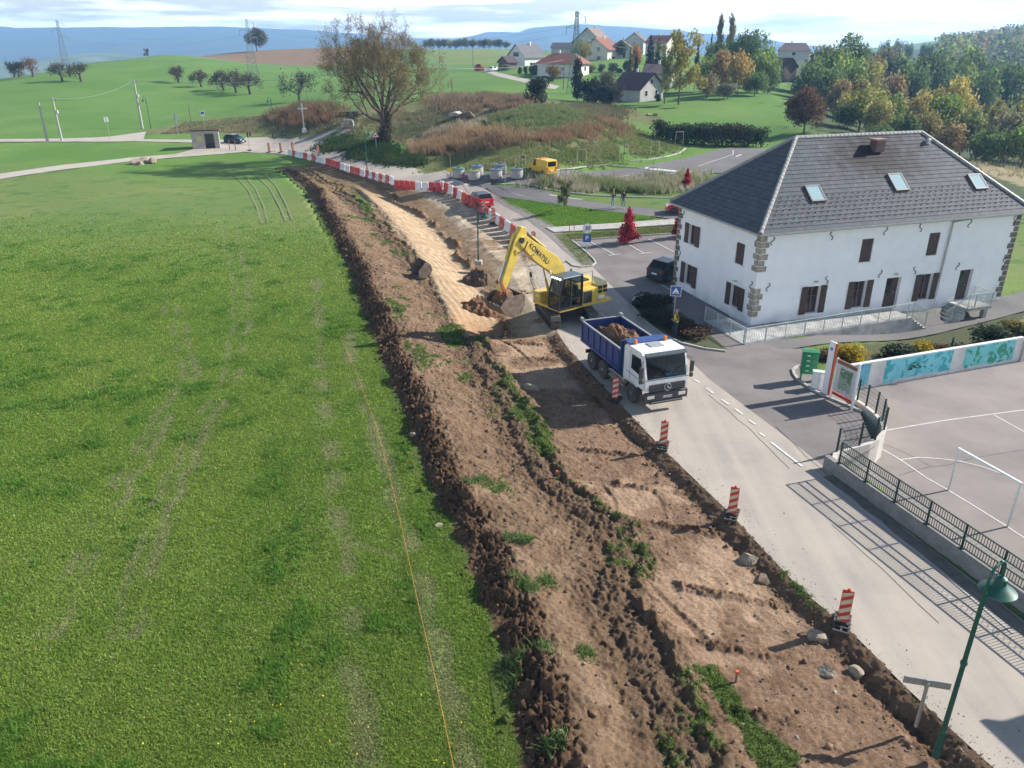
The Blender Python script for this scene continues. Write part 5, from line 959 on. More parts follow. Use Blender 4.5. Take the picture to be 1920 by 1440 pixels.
# ------------------------------------------------------------------ cars
def car(label, loc, rz, paint, kind='hatch', roof=None, L_=4.0, Wd=1.75, Hh=1.45, name='car', cat='car', group=None, rim=None):
    c = thing(name, label, cat, loc, rz, group); w = Wd / 2; g = .18; h = Hh
    if kind == 'van': S = [(-.50, .80, .95, .62), (-.47, .96, .52 * h / 1.8 + .45, 1.0), (-.46, .98, 1, 1)]
    if kind == 'van':   # x, belt half width, belt z, roof half width, roof z
        sec = [(-.5, .92, .52, .90, .95), (-.485, .97, .56, .90, .985), (-.30, 1, .56, .90, 1.0), (.02, 1, .55, .90, 1.0), (.17, 1, .54, .88, .97), (.31, .98, .56, .93, .60), (.44, .93, .50, .86, .525), (.5, .82, .36, .76, .40)]
    else:
        sec = [(-.5, .86, .50, .80, .52), (-.47, .93, .60, .84, .66), (-.36, .97, .63, .76, .95), (-.12, 1, .63, .76, 1.0), (.06, 1, .62, .75, .97), (.24, .98, .63, .86, .665), (.42, .92, .53, .84, .565), (.49, .80, .40, .74, .44)]
    B = MB(); G_ = MB(); n = len(sec); P = []
    for x, bw_, bz, rw, rz_ in sec: P.append([(x * L_, -w * .9, g), (x * L_, -w * bw_ * 1.0, g + .22), (x * L_, -w * bw_, bz * h), (x * L_, -w * rw, rz_ * h), (x * L_, w * rw, rz_ * h), (x * L_, w * bw_, bz * h), (x * L_, w * bw_, g + .22), (x * L_, w * .9, g)])
    rf = MB()
    for i in range(n - 1):
        a, b = P[i], P[i + 1]; cabin = (sec[i][4] - sec[i][2] > .2) and (sec[i + 1][4] - sec[i + 1][2] > .2)
        if kind == 'van' and i < 3: cabin = False
        for k in range(8):
            q = [a[k], b[k], b[(k + 1) % 8], a[(k + 1) % 8]]; tgt = B
            if k in (2, 4) and cabin: tgt = G_
            if k == 3 and ((sec[i][4] - sec[i][2] > .2) != (sec[i + 1][4] - sec[i + 1][2] > .2)) and i > (0 if kind != 'van' else 2): tgt = G_
            elif k == 3 and (cabin or (kind == 'van' and i < 4)): tgt = rf
            tgt.add(q, [(0, 1, 2, 3)])
    B.add(P[0], [tuple(range(7, -1, -1))]); B.add(P[-1], [tuple(range(8))])
    body = B.build('body', paint, c, smooth=True)
    G_.build('windows', M_CABGL, c); rf.build('roof', roof or paint, c, smooth=True)
    s = MB()
    for sy in (-1, 1):
        for i in ((2, 3, 4) if kind != 'van' else (1, 2, 3, 4)):
            a, b = Vector(P[i][2 if sy < 0 else 5]), Vector(P[i][3 if sy < 0 else 4]); s.bar(a + Vector((0, sy * .01, 0)), b + Vector((0, sy * .01, 0)), .08, .035)
    s.build('pillars', paint, body)
    s = MB(); yb = P[0][1][1]
    for sy in (-1, 1): tl = MB(); tl.box((sec[0][0] * L_ - .0 + (.02 if kind != 'van' else 0), sy * w * .76, .56 * h if kind != 'van' else .45 * h), (.08, .26 if kind != 'van' else .14, .16 if kind != 'van' else .34), bev=.02); tl.build('tail_light', mat('tail_red', (.40, .015, .012), rough=.2), c)
    for sy in (-1, 1): tl = MB(); tl.box((sec[-1][0] * L_ - .06, sy * w * .62, .44 * h), (.14, .34, .13), bev=.03); tl.build('headlight', M_LAMPW, c)
    s = MB(); s.box((sec[0][0] * L_ - .012, 0, .40 * h if kind != 'van' else .3 * h), (.02, .5, .11)); s.build('number_plate', M_WHITE, c); s = MB(); s.box((sec[-1][0] * L_ + .0, 0, .27 * h), (.03, .5, .11)); s.build('number_plate', M_WHITE, c)
    if kind == 'van': s = MB(); s.add([(-.4985 * L_ - .012, -w * .72, .58 * h), (-.4985 * L_ - .012, w * .72, .58 * h), (-.4985 * L_ - .012, w * .72, .9 * h), (-.4985 * L_ - .012, -w * .72, .9 * h)], [(0, 1, 2, 3)]); s.build('rear_window', M_CABGL, c)
    s = MB(); s.box((0, 0, g + .02), (L_ * .98, Wd * .96, .10)); s.build('underside', M_BLK, c)
    for x in (-.31, .31):
        for sy in (-1, 1): wheel(c, x * L_, sy * (w - .10), .31, .22, sy=sy)
    for sy in (-1, 1): s = MB(); s.box((.19 * L_, sy * (w + .09), .68 * h), (.12, .18, .12), bev=.03); s.build('mirror', paint, body)
    return c, L_, Wd, Hh
M_CRED = mat('car_red', (.45, .012, .022), rough=.2, var=.03); M_CBLK = mat('car_black', (.015, .017, .02), rough=.15, var=.05); M_CBLU = mat('car_dark_teal', (.018, .055, .07), rough=.2); M_CORG = mat('van_orange', (.66, .40, .02), rough=.3, var=.05); M_CSIL = mat('car_silver', (.45, .46, .47), rough=.25, metal=.4)
x, y, z = G(899, 384); car('red hatchback with black roof driving away on the road beside the barriers', (x, y, z + .04), R(90 + 26), M_CRED, roof=M_CBLK, L_=4.05, Wd=1.85, Hh=1.45)
x, y, z = G(441, 268.5); car('dark teal small car driving past the bus shelter', (x, y, z + .04), R(-22), M_CBLU, L_=3.9, Wd=1.75, Hh=1.55)
x, y, z = G(1258, 527); car('dark grey people carrier parked against the end wall of the white building', (x + .3, y + 1.0, z + .03), R(38), mat('car_dark', (.030, .033, .045), rough=.18), L_=4.3, Wd=1.85, Hh=1.62)
x, y, z = G(1016, 327); v, *_ = car('yellow service van with striped rear doors parked behind the waste containers', (x, y + .6, z + .05), R(126), M_CORG, 'van', L_=3.9, Wd=1.7, Hh=1.75, name='van', cat='van')
s = MB()
for k in range(5): s.box((-1.965, -.56 + k * .28, .5), (.012, .14, .17), Matrix.Rotation(R(35), 3, 'X'))
s.build('rear_stripes', M_RED, v); s = MB(); s.box((-.2, 0, 1.79), (.3, 1.0, .10), bev=.03); s.build('light_bar', M_ORG, v)
x, y, z = G(1262, 398); car('red car parked behind the corner of the white building', (x + 1.2, y - .2, z + .05), R(175), M_CRED, L_=4.1)
# ------------------------------------------------------------------ people
M_SKIN = mat('skin', (.45, .27, .20), rough=.6); M_HIVIS = mat('hi_vis', (.55, .80, .03), rough=.7, var=.1); M_JEAN = mat('jeans_pale', (.25, .33, .42), rough=.9); M_NAVY = mat('navy_trousers', (.025, .05, .10), rough=.9); M_BTOP = mat('black_top', (.018, .018, .02), rough=.9); M_SHOE = mat('shoe', (.05, .04, .035), rough=.7); M_HAIR = mat('hair_brown', (.06, .04, .028), rough=.8); M_REDS = mat('rust_sleeve', (.30, .07, .03), rough=.9)
def person(label, loc, rz, top, legs, h=1.75, arms='folded', sleeves=None, hair=M_HAIR, seated=False, parent=None, shoes=M_SHOE):
    """One continuous skinned figure; faces the local +x."""
    k = h / 1.75; p = thing('person', label, 'person', loc, rz); bm = bmesh.new(); V = []; E = []; RAD = []; REG = []
    def v(x, y, z, r, reg): V.append((x * k, y * k, z * k)); RAD.append(r * k); REG.append(reg); return len(V) - 1
    def chain(i, pts):
        for q in pts: j = v(*q); E.append((i, j)); i = j
        return i
    hz_ = .92; root = v(0, 0, hz_, .135, 'leg'); ch = chain(root, [(-.01, 0, 1.08, .125, 'top'), (.0, 0, 1.25, .145, 'top'), (-.01, 0, 1.40, .12, 'top')])
    nk = chain(ch, [(0, 0, 1.49, .055, 'skin'), (.02, 0, 1.58, .085, 'skin'), (.02, 0, 1.68, .095, 'skin'), (.015, 0, 1.735, .06, 'skin')])
    for sy in (-1, 1):
        if seated: ft = chain(root, [(.05, sy * .10, .88, .095, 'leg'), (.42, sy * .14, .90, .07, 'leg'), (.50, sy * .14, .50, .05, 'leg'), (.60, sy * .14, .45, .04, 'shoe')])
        else:
            st = .06 * sy; ft = chain(root, [(0, sy * .095, .82, .095, 'leg'), (.015 + st * .3, sy * .12, .48, .062, 'leg'), (st * .5, sy * .13, .10, .045, 'leg'), (.03 + st * .5, sy * .135, .04, .04, 'shoe'), (.17 + st * .5, sy * .15, .03, .035, 'shoe')])
        sl = 'slv' if sleeves else 'top'
        if arms == 'folded': hd = [(.02, sy * .20, 1.40, .062, sl), (.06, sy * .25, 1.14, .05, sl), (.24, sy * .10, 1.12, .038, 'skin'), (.27, sy * .0 + .03 * sy, 1.14, .034, 'skin')]
        elif arms == 'front': hd = [(.02, sy * .20, 1.40, .062, sl), (.05, sy * .25, 1.14, .048, sl), (.26, sy * .16, 1.22, .036, 'skin'), (.32, sy * .14, 1.25, .032, 'skin')]
        elif arms == 'raise': hd = [(.02, sy * .20, 1.40, .062, sl), (.05, sy * .27, 1.15, .048, sl), (.20, sy * .15, 1.36, .036, 'skin'), (.23, sy * .12, 1.42, .032, 'skin')]
        else: hd = [(.0, sy * .20, 1.40, .062, sl), (-.02, sy * .25, 1.12, .05, sl), (.06, sy * .26, .88, .036, 'skin'), (.09, sy * .25, .82, .034, 'skin')]
        j = chain(ch, hd); q = Vector(hd[-1][:3]); d = (q - Vector(hd[-2][:3])).normalized(); sd = d.cross(Vector((0, 0, 1))); sd = sd.normalized() if sd.length > .1 else Vector((0, 1, 0))
        for f in range(4): ln = (.07, .085, .08, .06)[f]; a = q + d * .03 + sd * (f - 1.5) * .018; b = a + d * ln * .5; c_ = b + d * ln * .35 + Vector((-.01, 0, -.012)); chain(j, [(*a, .011, 'skin'), (*b, .009, 'skin'), (*c_, .008, 'skin')])
        a = q + sd * .035 * -sy; chain(j, [(*a, .012, 'skin'), (*(a + d * .035 + sd * -.012 * sy), .009, 'skin')])
    me = bpy.data.meshes.new('body'); me.from_pydata(V, E, []); o = bpy.data.objects.new('body', me); COL.objects.link(o)
    sk = o.modifiers.new('skin', 'SKIN'); sk.use_smooth_shade = True
    for i, q in enumerate(me.skin_vertices[0].data): q.radius = (RAD[i], RAD[i] * (1.22 if REG[i] == 'top' and abs(V[i][1]) < .01 and .9 < V[i][2] / k < 1.45 else 1)); q.use_root = (i == 0)
    sb = o.modifiers.new('sub', 'SUBSURF'); sb.levels = 1; sb.render_levels = 1
    dg = bpy.context.evaluated_depsgraph_get(); m2 = bpy.data.meshes.new_from_object(o.evaluated_get(dg)); bpy.data.objects.remove(o)
    mats_ = {'skin': M_SKIN, 'top': top, 'slv': sleeves or top, 'leg': legs, 'shoe': shoes}; keys = list(mats_); VA = np.array(V); cen = np.array([f.center for f in m2.polygons]); ni = ((cen[:, None] - VA[None]) ** 2).sum(-1).argmin(1); m2.materials.clear()
    o = linkme('body', m2, None, p, True, [mats_[q] for q in keys], [keys.index(REG[i]) for i in ni])
    hm_ = MB(); hm_.lathe([(.103, 0), (.108, .05), (.09, .10), (.05, .13), (.01, .135)], 14, (-.005, 0, 0)); ho = hm_.build('hair', hair, p, smooth=True); ho.location = (.012 * k, 0, 1.665 * k); ho.scale = (k,) * 3
    f = MB(); f.prism([(.1, 1.66), (.135, 1.635), (.1, 1.625)], -.014, .014, 'XZ')
    fo = f.build('nose', M_SKIN, p); fo.scale = (k,) * 3; e = MB()
    for sy in (-1, 1): e.lathe([(.004, -.01), (.012, 0), (.004, .01)], 8, (.105, sy * .035, 1.672), 'X')
    eo = e.build('eyes', M_BLK, p); eo.scale = (k,) * 3; e = MB(); e.box((.108, 0, 1.585), (.01, .045, .010)); mo = e.build('mouth', mat('lips', (.30, .12, .10)), p); mo.scale = (k,) * 3
    return p
x, y, z = G(1265, 634); person('man in a lime hi-vis vest and dark trousers standing by the planted bed', (x, y, z + .07), R(200), M_HIVIS, M_NAVY, 1.8, 'folded', M_REDS, M_SKIN)
x, y, z = G(1149, 390); person('person with pale jeans and raised hands standing by the car park road', (x, y, z + .04), R(235), M_BTOP, M_JEAN, 1.88, 'raise', None, mat('hair_fair', (.25, .17, .09)), shoes=mat('white_shoe', (.6, .6, .6)))
x, y, z = G(1168, 391); person('person in black jacket and blue jeans standing right of another by the lawn', (x, y, z + .04), R(250), M_BTOP, mat('jeans_blue', (.13, .19, .28)), 1.85, 'down', None, M_HAIR, shoes=mat('white_shoe', (.6, .6, .6)))
po = EXC + Matrix.Rotation(math.atan2(ed.y, ed.x), 3, 'Z') @ (Vector((.25, .8, .78)) * 1.06); person('operator in a hi-vis vest sitting inside the excavator cab', po, math.atan2(ed.y, ed.x), M_HIVIS, M_NAVY, 1.75, 'front', M_BTOP, M_HAIR, True)
# ------------------------------------------------------------------ leaves, trees, shrubs
def leaf_mat(name, trans=.42, sat=1.0):
    m = bpy.data.materials.new(name); m.use_nodes = True; t = m.node_tree; b = t.nodes['Principled BSDF']; b.inputs['Roughness'].default_value = .75; b.inputs['Specular IOR Level'].default_value = .2
    at_ = nn(t, 'ShaderNodeAttribute', attribute_name='col'); oi = nn(t, 'ShaderNodeObjectInfo'); mu = nn(t, 'ShaderNodeMix', data_type='RGBA', blend_type='MULTIPLY'); mu.inputs['Factor'].default_value = 1
    k = t.links.new; k(at_.outputs['Color'], mu.inputs['A']); k(oi.outputs['Color'], mu.inputs['B']); k(mu.outputs['Result'], b.inputs['Base Color'])
    tr = nn(t, 'ShaderNodeBsdfTranslucent'); ms = nn(t, 'ShaderNodeMixShader'); ms.inputs[0].default_value = trans
    k(mu.outputs['Result'], tr.inputs[0]); k(b.outputs[0], ms.inputs[1]); k(tr.outputs[0], ms.inputs[2]); k(ms.outputs[0], t.nodes['Material Output'].inputs[0]); return m
M_LEAF = leaf_mat('foliage'); M_BLADE = leaf_mat('grass_blade', .4)
M_BARK = mat('bark', (.115, .088, .066), var=.3, scale=3, rough=.95, bump=.6)
M_BARKD = mat('dark_bark', (.075, .06, .05), var=.3, scale=3, rough=.95)
def leaf_quads(P, size, up=.3, seed=0, out=None, aspect=.6):
    """Leaf-sized quads at points P."""
    g = np.random.default_rng(seed); n = len(P); d = g.normal(size=(n, 3)); d[:, 2] += up
    if out is not None: d += out * .9
    d /= np.linalg.norm(d, axis=1)[:, None]; a = np.cross(d, g.normal(size=(n, 3))); a /= np.linalg.norm(a, axis=1)[:, None] + 1e-9; b = np.cross(d, a); s = (size * g.uniform(.6, 1.35, n))[:, None]
    V = np.stack([P - a * s, P - b * s * aspect, P + a * s, P + b * s * aspect], 1).reshape(-1, 3); return V, np.arange(4 * n).reshape(n, 4)
def lobes_points(lobes, n, seed=0, shell=.45):
    g = np.random.default_rng(seed); L_ = np.array(lobes, float); w = (L_[:, 3] * L_[:, 4] * L_[:, 5]) ** (2 / 3); k = g.choice(len(L_), n, p=w / w.sum()); d = g.normal(size=(n, 3)); d /= np.linalg.norm(d, axis=1)[:, None]
    r = shell + (1 - shell) * g.random(n) ** .6; r *= 1 + .16 * g.normal(size=n); return L_[k, :3] + d * r[:, None] * L_[k, 3:6], d, k, g
def crown_mesh(name, lobes, n, size, seed=0, shell=.45, cvar=.22, tint=None):
    P, d, k, g = lobes_points(lobes, n, seed, shell); V, F = leaf_quads(P, size, .25, seed, d); lv = 1 + cvar * g.normal(size=len(lobes)); c = np.ones((n, 3)) * lv[k][:, None] * (1 + .22 * g.normal(size=n))[:, None]
    c *= 1 + np.array([.25, 0, -.1]) * g.normal(size=(n, 1)) * .5; c = np.clip(c, .35, 1.9); me = npmesh(name, V, F, M_LEAF, attrs={'col': np.repeat(c, 4, 0)}); m_ = me.data; bpy.data.objects.remove(me); return m_
def round_lobes(n, g, rx=.5, rz=.42, cz=.56, lr=(.16, .27), flat=1.0):
    out = []
    for i in range(n):
        d = g.normal(size=3); d /= np.linalg.norm(d); r = g.random() ** .4; s = g.uniform(*lr); out.append((d[0] * r * (rx - s * .6), d[1] * r * (rx - s * .6), cz + d[2] * r * (rz - s * .5), s, s, s * .85 * flat))
    return out
_g = np.random.default_rng(3); PROTO = {}
for i in range(6): PROTO['round%d' % i] = crown_mesh('crown', round_lobes(22, _g, .5, .44, .55), 2400, .036, i, .4)
for i in range(2): PROTO['big%d' % i] = crown_mesh('crown', round_lobes(30, _g, .5, .44, .53, (.13, .22)), 5200, .026, 20 + i, .4)
for i in range(2): PROTO['poplar%d' % i] = crown_mesh('crown', [(.05 * _g.normal(), .05 * _g.normal(), .16 + .8 * k / 13, .2 * (1 - abs(k / 13 - .35) * .8) + .06, .2 * (1 - abs(k / 13 - .35) * .8) + .06, .09) for k in range(14)], 1500, .04, 30 + i)
for i in range(2):
    P = []; 
    for k in range(15):
        z = .06 + .92 * k / 15; r = .40 * (1 - k / 15.3) * _g.uniform(.8, 1.15); P += [(r * .55 * math.cos(a), r * .55 * math.sin(a), z, r * .5 + .02, r * .5 + .02, .035) for a in _g.uniform(0, 6.28, 4)]
    PROTO['conifer%d' % i] = crown_mesh('crown', P, 2400, .034, 40 + i, .3)
for i in range(3): PROTO['shrub%d' % i] = crown_mesh('crown', round_lobes(16, _g, .5, .48, .46, (.16, .28)), 2200, .042, 50 + i, .5)
PROTO['airy'] = crown_mesh('crown', [(.22 * _g.normal(), .22 * _g.normal(), .28 + .68 * k / 22, .15, .15, .09) for k in range(23)], 3000, .026, 60, .3)
PROTO['cone'] = crown_mesh('crown', [(.34 * (1 - k / 15) * math.cos(k * 2.4) , .34 * (1 - k / 15) * math.sin(k * 2.4), .1 + .85 * k / 15, .20 * (1 - k / 18) + .03, .20 * (1 - k / 18) + .03, .10) for k in range(15)] + [(0, 0, .2 + .12 * k, .24 - .03 * k, .24 - .03 * k, .12) for k in range(6)], 2200, .045, 66, .3)
s = MB(); s.tube([(0, 0, -.03), (.006, 0, .2), (-.004, .004, .45), (.01, 0, .75)], [.026, .019, .013, .004], 7)
for a in range(7): t = a * 2.4; z = .22 + .055 * a; s.tube([(0, 0, z), (.14 * math.cos(t), .14 * math.sin(t), z + .12), (.28 * math.cos(t), .28 * math.sin(t), z + .2)], [.010, .007, .002], 5)
_tr = s.build('trunk', M_BARK); TRUNK = _tr.data; bpy.data.objects.remove(_tr)
def plant(name, label, cat, proto, base, w, h, color, group=None, trunk=True, rz=None, dep=None):
    o = thing(name, label, cat, base, random.uniform(0, 6.28) if rz is None else rz, group); c = bpy.data.objects.new('crown', PROTO[proto]); COL.objects.link(c); c.parent = o; c.scale = (w, dep or w, h); c.color = (*color, 1)
    if trunk: t = bpy.data.objects.new('trunk', TRUNK); COL.objects.link(t); t.parent = o; t.scale = (max(w, h * .5), max(w, h * .5), h)
    return o
def tree_px(label, proto, px, top, Y, wpx, color, base=None, group=None, name='tree', cat='tree', trunk=True, sink=0.0, minh=2.0):
    """A tree standing on the ground at distance Y whose top shows at a photograph pixel."""
    x, y, zt = at(px, top, Y); zb = float(Z(x, y)) - sink
    if base is not None: x, y, zb = G(*base); zt = at(px, top, y)[2]
    zc = y * CP + (CAM_H - zt) * SP; return plant(name, label, cat, proto, (x, y, zb), wpx * zc / FPX, max(minh, zt - zb), color, group, trunk)
GRN, DGR, OLV, YEL, BRN, ORN, GRY = (.20, .27, .065), (.125, .185, .06), (.28, .265, .08), (.5, .40, .065), (.27, .195, .09), (.40, .24, .06), (.21, .21, .12)
wood = [ # label words, proto, px, top, Y, width px, colour
 ('dark','round0',1395,60,250,60,DGR),('dark','big0',1415,49,245,78,DGR),('green','round2',1440,70,225,62,GRN),('green','big1',1428,95,200,66,(.09,.125,.035)),('dark','round3',1345,66,240,50,DGR),('dark','round1',1372,70,245,50,DGR),
 ('green','round4',1330,92,205,52,GRN),('rust','round5',1360,86,200,50,(.155,.105,.034)),('rust','round1',1392,92,192,56,(.16,.115,.034)),('brown','round2',1330,128,185,46,(.12,.10,.05)),('grey','round3',1368,150,182,44,GRY),('dark','round0',1420,130,190,50,DGR),('dark','round4',1448,110,200,44,DGR),
 ('dark','big1',1590,57,240,110,DGR),('dark','round5',1545,76,235,70,GRY),('green','big0',1570,82,215,84,(.085,.125,.034)),('green','round0',1602,98,205,70,GRN),('dark','round1',1530,112,205,64,DGR),('dark','round2',1512,128,205,60,DGR),('dark','round5',1560,120,195,80,DGR),('grey','round3',1636,96,225,70,OLV),('rust','round4',1644,92,240,44,ORN),('dark','round1',1672,82,270,64,GRY),
 ('green','round2',1700,90,265,84,DGR),('dark','big0',1760,86,250,90,DGR),('dark','round0',1720,112,225,70,DGR),('dark','big1',1840,84,260,104,DGR),('dark','round4',1800,98,255,80,GRN),('dark','round5',1890,104,235,110,DGR),('dark','round2',1935,92,240,100,DGR),('dark','round0',1850,116,220,84,DGR),
 ('brown','round3',1615,132,185,80,OLV),('brown','round1',1680,132,185,66,BRN),('brown','round5',1580,142,180,56,BRN),('green','round4',1642,140,180,60,OLV),
 ('yellow','big0',1625,158,152,92,(.145,.145,.040)),('green','round0',1676,166,150,66,GRN),('yellow','round2',1728,158,158,72,(.175,.145,.042)),('yellow','round1',1652,180,142,60,(.15,.14,.045)),('yellow','big1',1806,134,165,98,(.20,.165,.045)),('yellow','round3',1762,150,162,76,(.175,.15,.05)),('green','round5',1782,166,150,82,GRN),('yellow','round4',1858,172,148,92,(.125,.115,.042)),('green','round2',1915,166,150,96,OLV),('dark','round0',1905,190,138,90,GRY),('green','round1',1820,196,142,80,(.10,.11,.038)),('dark','round3',1700,205,140,60,DGR),('yellow','round4',1740,196,142,64,(.15,.13,.045)),('dark','round5',1590,196,150,52,DGR),('green','round1',1960,170,150,110,OLV),('dark','round2',2010,140,190,120,DGR),
 ('dark','round4',1870,230,130,80,DGR),('brown','round0',1790,226,134,70,BRN),('dark','round2',1655,226,136,56,DGR),('green','round1',1935,230,128,84,GRN)]
LW = {'dark': 'dark green tree in the wood beyond the white building', 'green': 'mid green tree in the wood beyond the white building', 'rust': 'rust orange tree in the wood beyond the meadow', 'brown': 'brown-leaved tree in the wood beyond the white building', 'grey': 'grey-green tree in the wood beyond the meadow', 'yellow': 'yellowing tree in the wood behind the white roof'}
for w_, pr, px, top, Y, wp, c in wood: tree_px(LW[w_], pr, px, top, Y, wp, c if c in (GRN, DGR, OLV, BRN, ORN, GRY) else tuple(2.05 * q for q in c), group='trees of the wood', sink=.5)
tree_px('yellowish poplar tall and narrow, left of two above the wood', 'poplar0', 1354, 30, 255, 27, (.20, .16, .06), group='poplars'); tree_px('yellowish poplar tall and narrow, right of two above the wood', 'poplar1', 1376, 30, 255, 28, (.19, .15, .06), group='poplars')
tree_px('dark conifer at the left edge of the wood below the poplars', 'conifer0', 1312, 60, 235, 20, (.03, .05, .03)); tree_px('slim dark conifer between the poplars and the wood edge', 'conifer1', 1336, 58, 245, 22, (.035, .05, .03))
tree_px('reddish-brown tree with a bare trunk at the meadow corner above the grey roof', 'big1', 1522, 157, 150, 84, (.135, .072, .038), base=(1507, 250))
for px, top, wp in ((1662, 70, 22), (1690, 67, 22), (1708, 76, 18), (1736, 75, 16), (1748, 77, 18), (1478, 86, 20), (1496, 90, 14), (1626, 78, 26)): tree_px('small round tree on the far skyline beside the wooded hill', 'round%d' % (wp % 6), px, top, 470, wp, DGR, group='skyline trees', sink=1)
# trees and bushes round the hamlet
tree_px('tall yellow birch standing alone right of the purple-roofed house', 'airy', 1276, 58, 172, 78, (.27, .235, .05), base=(1272, 196)); tree_px('green birch half hidden by the tall yellow birch', 'airy', 1254, 84, 178, 40, (.17, .18, .05))
tree_px('tall blue-green spruce behind the purple-roofed house', 'conifer0', 1222, 62, 215, 46, (.035, .055, .04)); tree_px('shorter dark spruce left of the tall blue-green spruce', 'conifer1', 1194, 98, 215, 34, (.03, .045, .03)); tree_px('spruce right of the tall blue-green spruce', 'conifer1', 1236, 66, 222, 34, (.045, .06, .04))
tree_px('dense yellow-green tree beside the steel pylon', 'round3', 1090, 70, 265, 42, (.24, .22, .05)); tree_px('orange maple behind the spruces', 'round1', 1194, 80, 250, 24, (.34, .17, .03)); tree_px('small green conifer beside the orange maple', 'conifer0', 1183, 84, 246, 15, (.06, .08, .03)); tree_px('round green tree between the roofs on the skyline', 'round2', 1166, 72, 300, 26, (.06, .085, .03))
tree_px('dome-shaped orange-yellow tree in front of the low villa', 'round4', 1038, 118, 235, 30, (.22, .15, .04)); tree_px('grey shrub at the foot of the drive', 'shrub0', 948, 122, 270, 18, GRY, name='shrub', cat='shrub')
tree_px('dark ivy-clad column tree under the steel pylon', 'poplar0', 1079, 112, 175, 40, (.022, .035, .018), base=(1082, 190)); tree_px('dark broad evergreen right of the ivy-clad column', 'shrub1', 1112, 142, 172, 62, (.022, .035, .02), base=(1112, 194), name='shrub', cat='shrub'); tree_px('dark evergreen thicket left of the purple-roofed house', 'shrub2', 1142, 150, 170, 50, (.026, .04, .022), base=(1138, 196), name='shrub', cat='shrub'); tree_px('pale grey-green willow behind the dark evergreens', 'round5', 1138, 128, 182, 46, (.12, .13, .07)); tree_px('leafless grey bush at the end of the dark evergreens', 'airy', 1160, 160, 168, 24, (.12, .10, .08), name='shrub', cat='shrub', trunk=False)
tree_px('dark green bush standing alone on the mound', 'shrub0', 1002, 136, 150, 50, (.032, .05, .026), base=(1004, 196), name='shrub', cat='shrub'); tree_px('clipped dark round hedge bush by the purple-roofed house', 'shrub1', 1184, 168, 190, 22, (.02, .035, .018), name='shrub', cat='shrub', trunk=False); tree_px('small dark bush under the gable of the purple-roofed house', 'shrub2', 1234, 172, 186, 18, (.035, .05, .025), name='shrub', cat='shrub', trunk=False)
for px, top, wp, c in ((1005,112,26,(.06,.09,.03)),(975,124,10,(.05,.075,.025)),(985,122,10,(.05,.075,.025)),(995,122,10,(.05,.075,.025)),(1108,118,26,(.17,.16,.04)),(1128,118,16,(.08,.10,.035)),(1150,116,22,(.07,.09,.04)),(1160,126,20,(.03,.05,.025)),(1180,110,24,(.06,.08,.03))): tree_px('rounded garden bush in front of the hamlet houses', 'shrub%d' % (wp % 3), px, top, 255, wp, c, group='garden bushes', name='shrub', cat='shrub', trunk=False, minh=1.2)
# walnut orchard on the skyline
for i in range(15): px = 800 + i * 10.6 + random.uniform(-2, 2); tree_px('walnut tree in the long row on the skyline', 'round%d' % (i % 6), px, 71 + random.uniform(-1.5, 2.5) + (3 if i == 14 else 0), 600, 17, random.choice([OLV, (.12, .11, .04), (.08, .09, .035), (.15, .12, .045)]), group='walnut row', minh=6)
tree_px('dark tree left of the skyline row beside the great lime', 'round3', 670, 70, 600, 22, DGR, minh=6); tree_px('olive tree right behind the great lime', 'round1', 772, 76, 600, 24, OLV, minh=6)
tree_px('tall dense oak alone on the brown field skyline', 'big0', 476, 50, 495, 44, (.10, .085, .040), minh=14); tree_px('small bare tree alone on the green skyline', 'airy', 274, 91, 425, 12, (.10, .085, .06), minh=4)
# shrubs near the building
def shrub_at(label, proto, px, py, w, h, c, dz=0.0, name='shrub', trunk=False, cat='shrub', dep=None):
    x, y, z = G(px, py); return plant(name, label, cat, proto, (x, y, z + dz - .05), w, h, c, None, trunk, dep=dep)
def shrub_l(label, proto, lx, ly, w, h, c, z=-.75): x, y = bw(lx, ly); return plant('shrub', label, 'shrub', proto, (x, y, z), w, h, c, None, False)
shrub_l('bright yellow shrub behind the totem sign', 'shrub0', 2.6, -6.6, 2.1, 1.7, (.42, .30, .02)); shrub_l('brown shrub between the letter boxes and the yellow shrub', 'shrub1', .9, -6.3, 1.5, 1.1, (.15, .095, .05), -.4); shrub_l('wide dark green cotoneaster above the painted wall', 'shrub2', 5.4, -7.3, 3.0, 1.7, (.030, .045, .024)); shrub_l('yellow shrub right of the dark cotoneaster', 'shrub0', 7.3, -7.0, 1.7, 1.55, (.36, .27, .02)); shrub_l('low brown shrub beside the thin fence post', 'shrub1', 8.8, -6.9, 1.6, 1.1, (.13, .085, .045)); shrub_l('large dark green bush under the right landing', 'shrub2', 13.4, -6.4, 3.4, 2.1, (.032, .05, .024), -.9); shrub_l('yellow-green bush at the right end of the painted wall', 'shrub1', 16.4, -5.9, 2.6, 1.6, (.22, .20, .04), -.9)
for px, py, w, h, c, lb in ((1222,578,3.2,1.1,(.022,.032,.016),'low dark shrub at the rounded tip of the planted bed'),(1238,604,3.0,1.0,(.024,.036,.017),'low dark shrub in the middle of the planted bed'),(1300,632,2.6,.9,(.10,.062,.035),'low brown shrub near the point of the planted bed'),(1276,618,2.2,.9,(.05,.042,.022),'dull low shrub between the dark and brown bed shrubs')): shrub_at(lb, 'shrub%d' % (px % 3), px, py, w, h, c)
shrub_at('crimson young maple at the edge of the parking bays', 'cone', 1177, 456, 2.2, 3.4, (.40, .035, .06), name='tree', cat='tree'); shrub_at('crimson young maple half hidden by the building corner', 'cone', 1272, 446, 1.5, 3.2, (.42, .022, .05), name='tree', cat='tree'); shrub_at('red young maple behind the eaves of the white building', 'cone', 1287, 352, 1.5, 2.4, (.42, .022, .05), name='tree', cat='tree')
